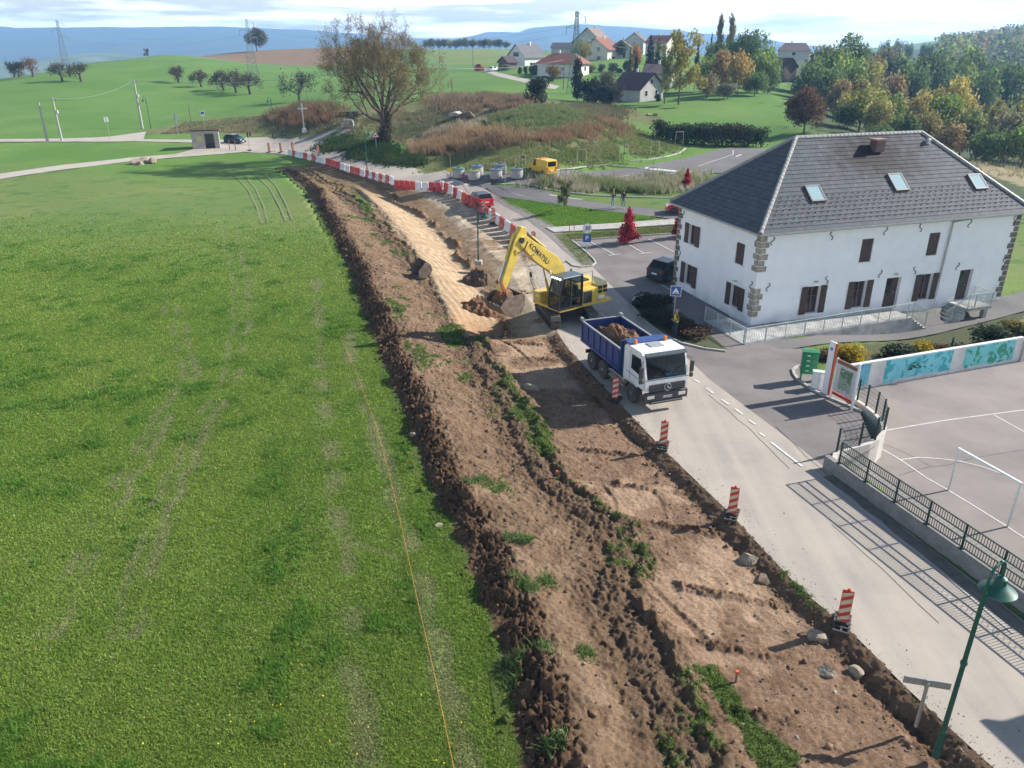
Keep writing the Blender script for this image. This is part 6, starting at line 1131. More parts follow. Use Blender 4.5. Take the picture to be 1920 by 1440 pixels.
shrub_at('thin green sapling on the triangular lawn', 'airy', 1058, 398, 1.6, 3.4, (.10, .12, .04), name='tree', cat='tree')
# the cut hedge at the end of the car park
hp = [G(*p)[:2] for p in [(1232, 262), (1290, 272), (1350, 276), (1432, 276)]]; hp = resample(hp, 200); g = np.random.default_rng(77); k = g.integers(0, 200, 9000); P = np.column_stack([hp[k, 0] + g.normal(size=9000) * .5, hp[k, 1] + g.uniform(0, 3.0, 9000), Z(hp[k, 0], hp[k, 1])]); P[:, 2] += g.random(9000) ** .6 * (2.7 + .9 * fbm(k * .09, k * 0 + 2.0, 3) + .5 * fbm(k * .4, k * 0 + 5.0, 2)); P[:, 1] += .7 * fbm(k * .2, k * 0 + 8., 2); V, F = leaf_quads(P, .20, .3, 5); c = np.array([.038, .06, .024]) * np.clip(1 + .35 * g.normal(size=(9000, 1)), .4, 2) * np.where((k > 95) & (k < 165), 1, 0)[:, None] * np.array([1.25, .8, .9]) + np.array([.038, .065, .024]) * np.clip(1 + .35 * g.normal(size=(9000, 1)), .4, 2) * np.where((k > 95) & (k < 165), 0, 1)[:, None]
tag(npmesh('hedge', V, F, M_LEAF, attrs={'col': np.repeat(c, 4, 0)}), 'long dark clipped hedge on the bank at the far end of the car park', 'hedge')
# ------------------------------------------------------------------ branching trees
def branching(name, label, cat, base, H, spread, seed, trunk_h, trunk_r, leaf_n, leaf_s, leaf_c, levels=4, up=.55, nmain=6, bark=None, group=None, lean=0.0, squeeze=1.0):
    g = np.random.default_rng(seed); o = thing(name, label, cat, base, 0, group); s = MB(); tips = []
    def grow(p, d, L_, r, lev):
        n = 3; pts = [Vector(p)]; rs = [r]; d = Vector(d).normalized()
        for i in range(n):
            d = (d + Vector(g.normal(size=3)) * .16 + Vector((0, 0, up * .12))).normalized(); pts.append(pts[-1] + d * L_ / n); rs.append(r * (1 - .55 * (i + 1) / n))
        s.tube(pts, rs, 6 if lev < 2 else (4 if lev < 4 else 3), cap=False)
        if lev >= levels - 1: tips.extend([pts[1], pts[2], pts[3]])
        if lev >= levels: return
        for k in range(g.integers(3, 5)):
            f = .35 + .65 * (k + 1) / 4; q = pts[min(int(f * n), n - 1)].lerp(pts[min(int(f * n) + 1, n)], f * n - int(f * n)) if f < 1 else pts[-1]; sd = Vector(g.normal(size=3)); sd -= sd.dot(d) * d; sd.normalize(); grow(q, d * .75 + sd * .75, L_ * g.uniform(.52, .72), max(r * .44, .008), lev + 1)
    top = Vector((lean, 0, trunk_h)); s.tube([(0, 0, -.3), (lean * .3, 0, trunk_h * .4), tuple(top)], [trunk_r * 1.25, trunk_r, trunk_r * .85], 9, cap=False)
    for k in range(nmain):
        t = k * 2 * math.pi / nmain + g.uniform(-.3, .3); a = g.uniform(.35, 1.0) if k else .1; q = top - Vector((0, 0, trunk_h * .28 * g.random())); grow(q, (math.cos(t) * a * spread, math.sin(t) * a * spread, (up + .3) * (.45 if squeeze < 1 and k % 2 else 1)), (H - trunk_h) * (.54 if k else .50), trunk_r * .45, 1)
    s.build('trunk', bark or M_BARK, o); T = np.array([tuple(p) for p in tips]); zz = np.percentile(T[:, 2], 98.5); sc_ = H / zz
    k = g.integers(0, len(T), leaf_n); P = T[k] + g.normal(size=(leaf_n, 3)) * leaf_s * 2.4; V, F = leaf_quads(P, leaf_s, .2, seed); lc = np.array(leaf_c); j = g.integers(0, len(lc), leaf_n); c = lc[j] * np.clip(1 + .3 * g.normal(size=(leaf_n, 1)), .4, 1.8)
    npmesh('crown', V, F, M_LEAF, attrs={'col': np.repeat(c, 4, 0)}, parent=o); o.scale = (sc_ * squeeze, sc_ * squeeze, sc_); return o
x, y, z = G(722, 266); zt = at(722, 36, y)[2]
lime = branching('lime_tree', 'great half-bare lime tree with thinning brown leaves on the mound by the road', 'tree', (x, y, z - .4), zt - z, 1.0, 21, 4.0, .55, 64000, .085, [(.21, .17, .09), (.23, .175, .09), (.19, .175, .08), (.25, .19, .09)], 5, .6, 12, bark=mat('lime_bark', (.115, .083, .058), var=.3, scale=2, rough=.95), squeeze=.78)
P, d_, k_, g = lobes_points([(0, 0, 1.2, 1.3, 1.3, 1.6), (.4, .3, 3, .9, .9, 1.6), (-.6, -.2, .6, 1.6, 1.4, .9)], 3200, 8, .3); V, F = leaf_quads(P, .16, .2, 9); c = np.array([.06, .055, .03]) * np.clip(1 + .4 * g.normal(size=(3200, 1)), .3, 2); npmesh('ivy', V, F, M_LEAF, attrs={'col': np.repeat(c, 4, 0)}, parent=lime)
fruit = [(20,131,85,'dark'),(28,130,90,'dark'),(54,139,110,'orange'),(110,148,118,'grey'),(145,148,120,'grey'),(335,155,131,'grey'),(378,163,133,'grey'),(420,170,134,'dark'),(443,174,131,'brown'),(469,177,137,'grey'),(561,191,137,'dark')]
fl = {0: 'small dark fruit tree at the far left end of the orchard', 1: 'small dark fruit tree second from the left on the slope', 2: 'orange-leaved fruit tree on the left slope', 3: 'spreading fruit tree left of a close pair on the slope', 4: 'spreading fruit tree right of a close pair on the slope', 5: 'pinkish fruit tree leftmost of the six in the middle of the slope', 6: 'small round fruit tree right of the pinkish one', 7: 'dark leaning fruit tree in the cluster of three below the pylon', 8: 'brown fruit tree in the middle of the cluster below the pylon', 9: 'olive fruit tree at the right of the cluster below the pylon', 10: 'largest dark fruit tree standing alone near the great lime'}
for i, (px, py, top, kd) in enumerate(fruit):
    Yd = {0: 285, 1: 280, 2: 272, 3: 256, 4: 256}.get(i)
    if Yd: x, y, zt = at(px, top if i > 1 else 114, Yd); z = float(Z(x, y)); zt = z + (py - {0: 115, 1: 116, 2: 110, 3: 118, 4: 120}[i]) * Yd / FPX * 1.05 if i < 3 else zt
    else: x, y, z = G(px, py); zt = at(px, top, y)[2]
    cc = {'dark': [(.035, .035, .022), (.05, .04, .03)], 'grey': [(.075, .065, .045), (.10, .07, .05)], 'orange': [(.25, .12, .06), (.16, .10, .05)], 'brown': [(.10, .06, .04), (.06, .05, .03)]}[kd]
    branching('fruit_tree', fl[i], 'tree', (x, y, z - .1), max(4.5, zt - z), 1.7, 100 + i, 1.9, .25, 1300, .14, cc, 4, .35, 6, bark=M_BARKD, group='fruit trees on the slope', lean=random.uniform(-.4, .4))

# ------------------------------------------------------------------ ground cover
def blades(P, h, wd, col, seed=0, lean=.35, per=3, cvar=.25):
    """Grass blades: thin upright triangles, several to a tuft."""
    g = np.random.default_rng(seed); P = np.repeat(P, per, 0); n = len(P); P = P + g.normal(size=(n, 3)) * np.array([1, 1, 0]) * np.repeat(wd, per)[:, None] * 1.2; a = g.uniform(0, 6.28, n); hh = np.repeat(h, per) * g.uniform(.6, 1.25, n); ww = np.repeat(wd, per) * g.uniform(.7, 1.3, n)
    dx, dy = np.cos(a) * ww, np.sin(a) * ww; ln = g.normal(size=(n, 2)) * (lean * hh)[:, None]
    V = np.stack([P - np.column_stack([dx, dy, 0 * dx]), P + np.column_stack([dx, dy, 0 * dx]), P + np.column_stack([ln, hh])], 1).reshape(-1, 3); c = np.repeat(col, per, 0) * np.clip(1 + cvar * g.normal(size=(n, 1)), .35, 1.9)
    return V, np.arange(3 * n).reshape(n, 3), np.repeat(c * 1.45 if seed != 9 else c, 3, 0)
def cover(name, px, n, h, wd, cols, seed, per=4, lean=.35, world=False, off=0.0):
    poly = np.asarray(px if world else [at(*p)[:2] if len(p) == 3 else G(*p)[:2] for p in px], float); g = np.random.default_rng(seed); lo, hi = poly.min(0), poly.max(0); P = np.empty((0, 2))
    while len(P) < n: q = g.uniform(lo, hi, (n * 2, 2)); P = np.concatenate([P, q[inside(poly, q[:, 0], q[:, 1])]])
    P = P[:n]
    if h > .3: P = P + g.normal(size=P.shape) * np.array([1.3, .8]); kp = (fbm(P[:, 0] * .5, P[:, 1] * .3, 3, .6, seed + 90) + .35 * g.random(n)) > -.06; P = P[kp]; n = len(P)
    k = fbm(P[:, 0] * .35, P[:, 1] * .35, 3, .6, seed); cols = np.array(cols); w_ = sstep(-.25, .25, k + .2 * g.normal(size=n))[:, None]; c = cols[0] * (1 - w_) + cols[1] * w_
    V, F, C = blades(np.column_stack([P, Z(P[:, 0], P[:, 1]) + off]), np.full(n, h) * (1 + .5 * k), np.full(n, wd), c, seed, lean, per); return tag(npmesh(name, V, F, M_BLADE, attrs={'col': C}), kind='stuff')
cover('red_weeds', [(780,290),(800,262),(840,250),(900,252),(975,262),(980,274),(900,276),(830,286)], 5200, 1.15, .05, [(.25,.165,.09),(.19,.135,.075)], 1)
cover('red_weeds', [(980,262),(1060,248),(1110,236),(1130,225),(1165,232),(1160,250),(1080,262),(990,274)], 3000, .8, .05, [(.20,.12,.07),(.15,.11,.06)], 2)
cover('red_weeds', [(800,190),(830,180),(880,182),(985,184),(990,200),(930,210),(870,212),(820,205)], 5200, 1.1, .06, [(.20,.135,.085),(.13,.10,.065)], 3)
cover('red_weeds', [(1060,200),(1120,198),(1165,204),(1160,222),(1120,220)], 1500, .9, .06, [(.14,.11,.07),(.09,.09,.045)], 4)
cover('red_weeds', [(508,226),(530,208),(560,202),(620,206),(640,222),(610,232),(540,230)], 3000, 1.5, .08, [(.20,.115,.06),(.09,.08,.045)], 5)
cover('mound_grass', [(885,236),(930,216),(1000,200),(1100,206),(1130,222),(1080,242),(980,252),(920,250)], 9000, .55, .05, [(.10,.14,.05),(.13,.145,.06)], 6)
cover('mound_grass', [(800,320),(940,280),(1080,262),(1180,240),(1255,270),(1260,286),(1150,300),(1010,310),(900,320)], 16000, .32, .05, [(.16,.165,.07),(.12,.155,.05)], 7)
cover('mound_grass', [(640,262),(690,215),(790,205),(840,235),(880,262),(800,275),(740,270)], 7000, .4, .05, [(.17,.15,.085),(.11,.125,.05)], 8)
cover('pale_grass', [(800,262),(830,240),(880,240),(880,252),(830,262)], 1800, .9, .05, [(.34,.29,.21),(.24,.21,.14)], 14)
cover('bank_brambles', [(606,276),(630,258),(700,272),(770,290),(792,306),(760,312),(690,294)], 9000, .5, .09, [(.035,.07,.018),(.055,.095,.024)], 9)
cover('dry_verge_grass', [(300,252),(345,230),(430,222),(520,214),(640,214),(640,228),(600,250),(500,250),(380,248)], 6000, .3, .06, [(.18,.155,.085),(.12,.13,.055)], 10)
cover('ornamental_grass', [(1012,342),(1060,336),(1150,340),(1240,335),(1310,325),(1305,352),(1240,364),(1150,362),(1060,358),(1018,350)], 3600, .95, .035, [(.26,.235,.17),(.11,.135,.05)], 11, 6)
cover('lawn_grass', [(933,370),(1010,378),(1100,391),(1190,402),(1232,409),(1130,420),(1035,425),(980,396)], 9000, .09, .035, [(.10,.20,.028),(.13,.22,.035)], 12, 4)
cover('lawn_grass', [(1062,440),(1290,424),(1285,436),(1075,452)], 3500, .14, .035, [(.12,.15,.045),(.15,.155,.06)], 13, 4)
cover('lawn_grass', [(1040,440),(1060,440),(1085,465),(1112,488),(1108,498),(1092,497),(1070,474)], 1500, .10, .03, [(.11,.18,.03),(.13,.16,.04)], 15, 4)
cover('dry_verge_grass', [(1820,318),(1880,296),(1960,300),(2000,330),(1900,335)], 2500, .5, .06, [(.26,.22,.13),(.20,.19,.10)], 16)
# the near meadow: short blades, thinning with distance
g = np.random.default_rng(5); n = 560000; yy = 12.5 + (g.random(n) ** 1.55) * 78; keep = g.random(n) > sstep(38, 88, yy); yy = yy[keep]; n = len(yy); xl = -(yy * .72 + 4); xx = xl + g.random(n) * (Ex(yy) - .02 + .12 * vnoise(yy * 3, yy * 0) - xl); k1 = fbm(xx * .6, yy * .5, 3, .6, 60); k2 = fbm(xx * .12, yy * .1, 3, .5, 61); k3 = fbm(xx * 2.2, yy * 2, 2, .5, 62)
c = np.empty((n, 3)); c[:] = (.185, .285, .045); w_ = sstep(-.15, .3, k1)[:, None]; c = c * (1 - w_) + np.array((.14, .24, .034)) * w_; w_ = sstep(.0, .3, k2 + .3 * k3)[:, None] * .7; c = c * (1 - w_) + np.array((.225, .31, .06)) * w_; dry = (g.random(n) < .035)[:, None]; c = np.where(dry, np.array((.36, .31, .15)), c)
h = (.04 + .04 * g.random(n)) * (1 + 1.2 * sstep(.36, .6, k1 + .35 * k3)) * (1 + .005 * yy); tuft = sstep(.36, .62, k1 + .35 * k3)[:, None] * .75; c = c * (1 - tuft) + np.array((.10, .225, .035)) * tuft
thin = np.zeros(n)
for m_, wd, am in WORN:
    P = resample(np.array([G(*p)[:2] for p in m_]), 200); o_ = np.argsort(P[:, 1]); xl_ = np.interp(yy, P[o_, 1], P[o_, 0], left=-999, right=-999); thin = np.maximum(thin, am * np.exp(-(((xx - xl_) + .25 * vnoise(yy * .8, yy * 0 + wd * 9)) / wd) ** 2) * np.clip(.75 + 1.3 * vnoise(xx * .9, yy * .7), 0, 1))
kp = g.random(n) > thin * .45; dr = (sstep(.1, .6, thin) * .7)[:, None]; c = c * 1.1 * (1 - dr) + np.array((.30, .28, .16)) * dr; xx, yy, h, c, n = xx[kp], yy[kp], (h * (1 - .4 * thin))[kp], c[kp], int(kp.sum())
V, F, C = blades(np.column_stack([xx, yy, .05 * fbm(xx * .25, yy * .25, 3, .5, 40) * sstep(8, 30, yy) + .03 * fbm(xx * 1.1, yy * 1.1, 3, .5, 41) - .004]), h, .0072 + .00045 * yy, c, 9, .5, 3, .28)
tag(npmesh('meadow_grass', V, F, M_BLADE, attrs={'col': C}), kind='stuff')
n = 420; yy = 14 + g.random(n) ** 1.3 * 45; xx = -(yy * .7) + g.random(n) * (Ex(yy) + yy * .7); keep = fbm(xx * .2, yy * .2, 3, .5, 70) > -.05; P = np.column_stack([xx, yy, np.full(n, .11)])[keep]; V, F = leaf_quads(P, .018, 2.5, 3, None, 1.0); tag(npmesh('dandelions', V, F, mat('dandelion', (.75, .52, .02), rough=.8)), kind='stuff')
# grass tufts growing on the earthworks
sel = np.where(wgreen > .45)[0]; sel = sel[WY.ravel()[sel] < 90]; pick = g.choice(sel, min(20000, len(sel) * 2)); P = np.column_stack([WX.ravel()[pick], WY.ravel()[pick], WZ[pick] - .01]) + g.normal(size=(len(pick), 3)) * np.array([.05, .05, 0]); cc = np.array((.095, .145, .035)) * np.clip(1 + .3 * g.normal(size=(len(pick), 1)), .4, 1.7); V, F, C = blades(P, .03 + .045 * g.random(len(pick)), np.full(len(pick), .011) + .0004 * P[:, 1], cc, 12, .5, 3); tag(npmesh('verge_grass', V, F, M_BLADE, attrs={'col': C}), kind='stuff')
# sods: upright grassy clumps on the windrow
pts = []
for px, py in ((1100,1205),(1018,1215),(965,1225),(960,1255),(1025,1075),(995,1095),(975,1085),(985,1002),(960,1000),(1040,1385),(880,905),(905,890),(850,625),(520,305)): x, y = gz(px, py, .5); pts.append((x, y))
P = np.repeat(np.array(pts), 130, 0); P = P + g.normal(size=P.shape) * .16; zc = Z(P[:, 0], P[:, 1]) + works(P[:, 0], P[:, 1])[0]; V, F, C = blades(np.column_stack([P, zc]), .12 + .14 * g.random(len(P)), np.full(len(P), .016), np.array((.10, .15, .05)) * np.clip(1 + .3 * g.normal(size=(len(P), 1)), .5, 1.6), 14, .6, 3); tag(npmesh('sod_grass', V, F, M_BLADE, attrs={'col': C}), kind='stuff')
# clods of earth
phi = (1 + 5 ** .5) / 2; IV = np.array([(-1, phi, 0), (1, phi, 0), (-1, -phi, 0), (1, -phi, 0), (0, -1, phi), (0, 1, phi), (0, -1, -phi), (0, 1, -phi), (phi, 0, -1), (phi, 0, 1), (-phi, 0, -1), (-phi, 0, 1)]) / 1.9
IF = np.array([(0, 11, 5), (0, 5, 1), (0, 1, 7), (0, 7, 10), (0, 10, 11), (1, 5, 9), (5, 11, 4), (11, 10, 2), (10, 7, 6), (7, 1, 8), (3, 9, 4), (3, 4, 2), (3, 2, 6), (3, 6, 8), (3, 8, 9), (4, 9, 5), (2, 4, 11), (6, 2, 10), (8, 6, 7), (9, 8, 1)])
def clods(name, P, r, m, seed, col=None):
    g = np.random.default_rng(seed); n = len(P); V = IV[None] * (1 + .42 * g.normal(size=(n, 12, 1))) * r[:, None, None] * g.uniform(.7, 1.3, (n, 1, 3)); V = V + P[:, None]; F = IF[None] + (np.arange(n) * 12)[:, None, None]
    return tag(npmesh(name, V.reshape(-1, 3), F.reshape(-1, 3), m, attrs={'col': np.repeat(col, 12, 0)} if col is not None else None), kind='stuff')
n = 17000; yy = 13 + g.random(n) ** 1.4 * 75; l = Ex(yy); rr = Rx(yy); kind = g.random(n); a = np.where(kind < .5, g.normal(size=n) * .45 + .45, np.where(kind < .85, g.random(n) * (rr - l), (rr - l) - .9 + g.normal(size=n) * .35)); a = np.clip(a, -.5, rr - l - .05); xx = l + a; hh, cc, _ = works(xx, yy); r = (.016 + .00045 * yy) * (g.pareto(2.4, n) * .62 + .6); r = np.minimum(r, np.where(kind < .5, .14, .09)); P = np.column_stack([xx, yy, Z(xx, yy) + hh + r * .2]); kk = cc[:, 0] < .34; P, r, cc, n = P[kk], r[kk], cc[kk], int(kk.sum()); clods('clods', P, r, M_SOIL, 4, cc * np.clip(1 + .22 * g.normal(size=(n, 1)), .5, 1.5))
n = 700; yy = 13 + g.random(n) ** 1.4 * 45; xx = Ex(yy) + g.random(n) * (Rx(yy) - Ex(yy)); hh, _, _ = works(xx, yy); r = .014 + .03 * g.random(n) ** 3 + .0003 * yy; clods('pebbles', np.column_stack([xx, yy, Z(xx, yy) + hh + r * .3]), r, M_SOIL, 6, np.array((.36, .32, .26)) * np.clip(1 + .2 * g.normal(size=(n, 1)), .5, 1.5))
n = 800; yy = 14 + g.random(n) ** 1.2 * 55; xx = Rx(yy) + g.exponential(.45, n); kp = xx < Rx(yy) + 2.6; xx, yy = xx[kp], yy[kp]; clods('road_crumbs', np.column_stack([xx, yy, np.full(len(xx), .035)]), .004 + .013 * g.random(len(xx)) ** 3 + .0002 * yy, M_SOIL, 8, np.array((.16, .11, .075)) * np.clip(1 + .3 * g.normal(size=(len(xx), 1)), .5, 1.6))
# woods on the far hill: one mass nobody could count
n = 420; g = np.random.default_rng(31); px = g.uniform(1770, 2250, n); Yw = g.uniform(430, 980, n); base = np.array([at(a, 80, b)[:2] for a, b in zip(px, Yw)]); zb = Zbase(base[:, 0], base[:, 1]); L_ = [(base[i, 0], base[i, 1], zb[i] + 6, g.uniform(5, 8), g.uniform(5, 8), g.uniform(6, 9)) for i in range(n)]
P, d, k, g2 = lobes_points(L_, 26000, 33, .6); V, F = leaf_quads(P, 1.25, .3, 33, d); pal = np.array([DGR, GRN, OLV, BRN, (.10, .085, .04), GRY])[g.integers(0, 6, n)]; C = pal[k] * np.clip(1 + .25 * g2.normal(size=(26000, 1)), .4, 1.8); tag(npmesh('hill_woods', V, F, M_LEAF, attrs={'col': np.repeat(C, 4, 0)}), kind='stuff')
# ------------------------------------------------------------------ houses of the hamlet
M_HW = mat('house_cream', (.58, .55, .48), rough=.9, scale=.8); M_HG = mat('house_grey', (.46, .46, .44), rough=.9, scale=.8); M_RR = roof_mat('red_tile', (.30, .125, .085), (.22, .10, .075), .7); M_RP = roof_mat('purple_tile', (.115, .070, .075), (.085, .055, .06), .6); M_RG = roof_mat('grey_tile', (.17, .17, .18), (.13, .13, .14), .55); M_RBR = roof_mat('brown_tile', (.26, .20, .17), (.20, .16, .14), .7); M_WOOD = mat('dark_wood', (.10, .07, .05), rough=.8)
def house(label, px, py, Y, az, Lx, Wy, eave, ridge, wall, roofm, wins=(), hip=0.0, over=.6, chim=True, name='house', cat='house', extra=None, sink=1.0, hscale=.86):
    """Gabled (or hipped) house; local x runs along the ridge, front gable at x = Lx/2."""
    if Y: x, y, z = at(px, py, Y); z = min(z, float(Z(x, y)) + .3) if False else z
    else: x, y, z = G(px, py)
    o = thing(name, label, cat, (x, y, z), R(90 - az)); a, b = Lx / 2, Wy / 2; s = MB(); o.scale = (hscale if Y else 1,) * 3
    s.add([(-a, -b, -sink), (a, -b, -sink), (a, b, -sink), (-a, b, -sink), (-a, -b, eave), (a, -b, eave), (a, b, eave), (-a, b, eave)], [(0, 1, 5, 4), (1, 2, 6, 5), (2, 3, 7, 6), (3, 0, 4, 7)])
    if hip == 0: s.add([(a, -b, eave), (a, b, eave), (a, 0, ridge)], [(0, 1, 2)]); s.add([(-a, -b, eave), (-a, b, eave), (-a, 0, ridge)], [(0, 1, 2)])
    s.build('wall', wall, o); k = (ridge - eave) / b; e = eave - over * k; A, B_ = a + over, b + over; h = hip; r = MB(); t = .16
    pts = [(-A, -B_, e), (A, -B_, e), (A - h, 0, ridge), (-A + h, 0, ridge), (A, B_, e), (-A, B_, e)]
    for up in (0.02, t): r.add([(p[0], p[1], p[2] + up) for p in pts], [(0, 1, 2, 3), (4, 5, 3, 2)] + ([(1, 4, 2), (5, 0, 3)] if h else []))
    edge = [(0, 1), (4, 5)] + ([(1, 4), (5, 0)] if h else [(1, 2), (2, 4), (5, 3), (3, 0)])
    for i, j in edge: p, q = pts[i], pts[j]; r.add([(p[0], p[1], p[2] + .02), (q[0], q[1], q[2] + .02), (q[0], q[1], q[2] + t), (p[0], p[1], p[2] + t)], [(0, 1, 2, 3)])
    ro = r.build('roof', roofm, o); ul = ro.data.uv_layers.new(name='UVMap'); co = np.array([ro.data.vertices[l.vertex_index].co for l in ro.data.loops]); ul.data.foreach_set('uv', np.column_stack([co[:, 0], np.abs(co[:, 1]) * 1.25]).astype(np.float32).ravel())
    if chim: c = MB(); c.box((-Lx * .12, .5, ridge + .3), (.6, .5, 1.6)); c.build('chimney', wall, ro)
    for side, u, z0, w_, h_ in wins:
        f = MB(); g = MB()
        if side in 'FB': sx = 1 if side == 'F' else -1; f.box((sx * (a + .02), u, z0 + h_ / 2), (.06, w_ + .24, h_ + .24)); g.box((sx * (a + .05), u, z0 + h_ / 2), (.03, w_, h_))
        else: sy = -1 if side == 'R' else 1; f.box((u, sy * (b + .02), z0 + h_ / 2), (w_ + .24, .06, h_ + .24)); g.box((u, sy * (b + .05), z0 + h_ / 2), (w_, .03, h_))
        wo = f.build('window', M_WHITE if wall is not M_HW else M_WOOD, o); g.build('pane', M_GLASS, wo)
    if extra: extra(o)
    return o
house('white gabled house with dark purple roof at the meadow edge', 1196, 183, 192, 140, 9.5, 9.2, 2.7, 6.2, M_HG, M_RP, [('F', -.3, 3.6, .9, 1.2), ('F', -2.2, .7, .9, 1.3), ('F', 1.8, .8, .9, 1.3)], over=.8)
house('white chalet with grey roof and dark timber gable at the left end of the hamlet', 987, 127, 290, 224, 12, 9.5, 4.2, 8.6, mat('house_white', (.68, .68, .66), rough=.9), M_RG, [('L', -2.5, .4, 1.8, 1.8), ('L', 2.2, .4, 1.6, 1.6), ('F', 0, 4.2, 3.2, 1.6)])
house('small dark-roofed garage beside the grey-roofed chalet', 952, 126, 275, 224, 5, 5, 2.0, 3.8, M_WOOD, M_RP, chim=False, name='garage', cat='garage')
house('low villa with broad red hipped roof left of the pylon', 1056, 138, 250, 118, 15, 10, 3.6, 6.4, mat('villa_white', (.62, .60, .57), rough=.9), M_RR, [('R', -3.5, .3, 2.0, 1.9), ('R', 2.0, 1.0, 1.6, 1.2), ('F', 1.5, 1.0, 1.2, 1.2)], hip=4.0, over=.9)
house('tall cream house with red roof and white terrace in the middle of the hamlet', 1126, 122, 300, 210, 12, 11, 6.4, 10.2, M_HW, M_RR, [('F', 1.5, 5.4, 1.1, 1.2), ('F', 1.8, 2.2, 1.2, 1.2), ('L', 0, 1.2, 2.6, 2.0), ('L', 3.5, 1.2, 1.4, 1.4)], over=1.0)
house('big brown-roofed farmhouse at the top of the hamlet', 1110, 106, 340, 205, 14, 13, 6.8, 12.2, M_HG, M_RBR, [('F', 2.5, 6.4, 1.2, 1.3)], over=1.2)
house('long low grey barn left of the farmhouse on the skyline', 1064, 100, 350, 110, 14, 7, 2.6, 4.6, M_HG, M_RG, chim=False, name='barn', cat='barn')
house('grey-walled house with slate roof right of the tall cream house', 1164, 116, 305, 190, 12, 9, 5.4, 8.4, M_HG, M_RBR, [('F', 1.5, 1.6, 1.0, 2.2), ('L', -1, 1.2, 1.4, 1.6)])
house('grey-roofed house on the skyline behind the spruces', 1192, 98, 350, 200, 11, 9, 5.2, 8.6, M_HG, M_RG, [('F', 0, 3, 1.2, 1.4)]); house('reddish-roofed house at the right edge of the hamlet behind the birches', 1238, 102, 340, 130, 11, 9, 5.0, 8.0, M_HW, M_RR, [('R', 0, 2, 1.4, 1.4)])
house('low stone house with pinkish roof half hidden by the birches', 1238, 158, 205, 120, 8, 7, 3.0, 5.2, M_HG, M_RBR, [('R', 0, 1, 1.2, 1.2)])
house('brown-roofed house seen through the gap in the wood', 1488, 108, 340, 110, 14, 10, 3.2, 6.2, M_HG, M_RBR, [('R', 0, 1, 1.6, 1.4)], hip=3); house('dark narrow barn below the house in the gap of the wood', 1466, 148, 240, 150, 6, 6, 4.0, 6.4, M_WOOD, M_RP, chim=False, name='barn', cat='barn')
for lb, px, py, Y, c, rz in (('white estate car parked on the drive of the low villa', 1012, 150, 235, M_WHITE, 0), ('dark car parked beside the white car at the low villa', 1024, 149, 236, M_CBLK, 0), ('white car parked by the grey-roofed chalet', 926, 131, 270, M_WHITE, 60), ('dark car parked above the purple-roofed house', 1170, 136, 215, M_CBLK, 0)):
    x, y, z = at(px, py, Y); car(lb, (x, y, float(Z(x, y))), R(rz), c, L_=4.3)
x, y, z = at(899, 130, 275); c_, *_ = car('small red tractor standing at the end of the drive', (x, y, float(Z(x, y))), R(20), mat('tractor_red', (.42, .06, .03)), L_=3.2, Wd=1.7, Hh=2.1, name='tractor', cat='tractor')
strip('hamlet_drive', [(900,133),(930,143),(975,153),(1010,162),(1040,168)], [(905,129),(935,137),(980,147),(1020,155),(1050,162)], M_PATH, lift=.06, step=2)
# ------------------------------------------------------------------ pylons, poles, wires
M_LATT = mat('galvanised', (.30, .33, .33), rough=.5, metal=.3); M_PYG = mat('pylon_green', (.16, .24, .20), rough=.6)
def pylon(label, px, py, top, Y, m, w0=2.6, arms=((.93, 2.0, 1), (.80, 2.2, -1), (.68, 2.2, 1))):
    if Y: x, y, _ = at(px, py, Y); z = float(Z(x, y))
    else: x, y, z = G(px, py)
    H = at(px, top, y)[2] - z; o = thing('pylon', label, 'pylon', (x, y, z), R(20)); s = MB(); n = 12; wf = lambda t: max(.28, w0 * (1 - t) ** 1.15 * .5 + .22)
    for i in range(n):
        t0, t1 = i / n, (i + 1) / n; a, b = wf(t0), wf(t1)
        for sx, sy in ((1, 1), (1, -1), (-1, -1), (-1, 1)): s.bar((sx * a, sy * a, t0 * H), (sx * b, sy * b, t1 * H), .10)
        for k in range(4):
            c = [(1, 1), (1, -1), (-1, -1), (-1, 1)]; p, q = c[k], c[(k + 1) % 4]; s.bar((p[0] * a, p[1] * a, t0 * H), (q[0] * b, q[1] * b, t1 * H), .055); s.bar((q[0] * a, q[1] * a, t0 * H), (p[0] * b, p[1] * b, t1 * H), .055); s.bar((p[0] * b, p[1] * b, t1 * H), (q[0] * b, q[1] * b, t1 * H), .05)
    s.build('tower', m, o); tips = []
    for t, l, sd in arms:
        s = MB(); b = wf(t); s.bar((sd * b, b, t * H), (sd * (l + b), 0, t * H + .1), .09); s.bar((sd * b, -b, t * H), (sd * (l + b), 0, t * H + .1), .09); s.bar((sd * b, 0, t * H + .9), (sd * (l + b), 0, t * H + .1), .08); ar = s.build('arm', m, o); s = MB(); s.tube([(sd * (l + b), 0, t * H + .1), (sd * (l + b), 0, t * H - 1.3)], .09, 6); s.build('insulator', mat('insulator', (.22, .26, .26), rough=.3), ar)
        tips.append(o.matrix_basis.to_3x3() @ Vector((0, 0, 0)) + Matrix.Rotation(R(20), 3, 'Z') @ Vector((sd * (l + b), 0, t * H - 1.3)) + Vector((x, y, z)))
    return tips
pa = pylon('green lattice pylon rising from dark evergreens beside the hamlet', 1078, 152, 21, 205, M_PYG); pb = pylon('grey lattice pylon on the meadow in front of the skyline oak', 474, 138, 36, 292, M_LATT, 3.4); pc = pylon('distant lattice pylon behind the left edge of the orchard', 124, 122, 38, 345, M_LATT, 3.0)
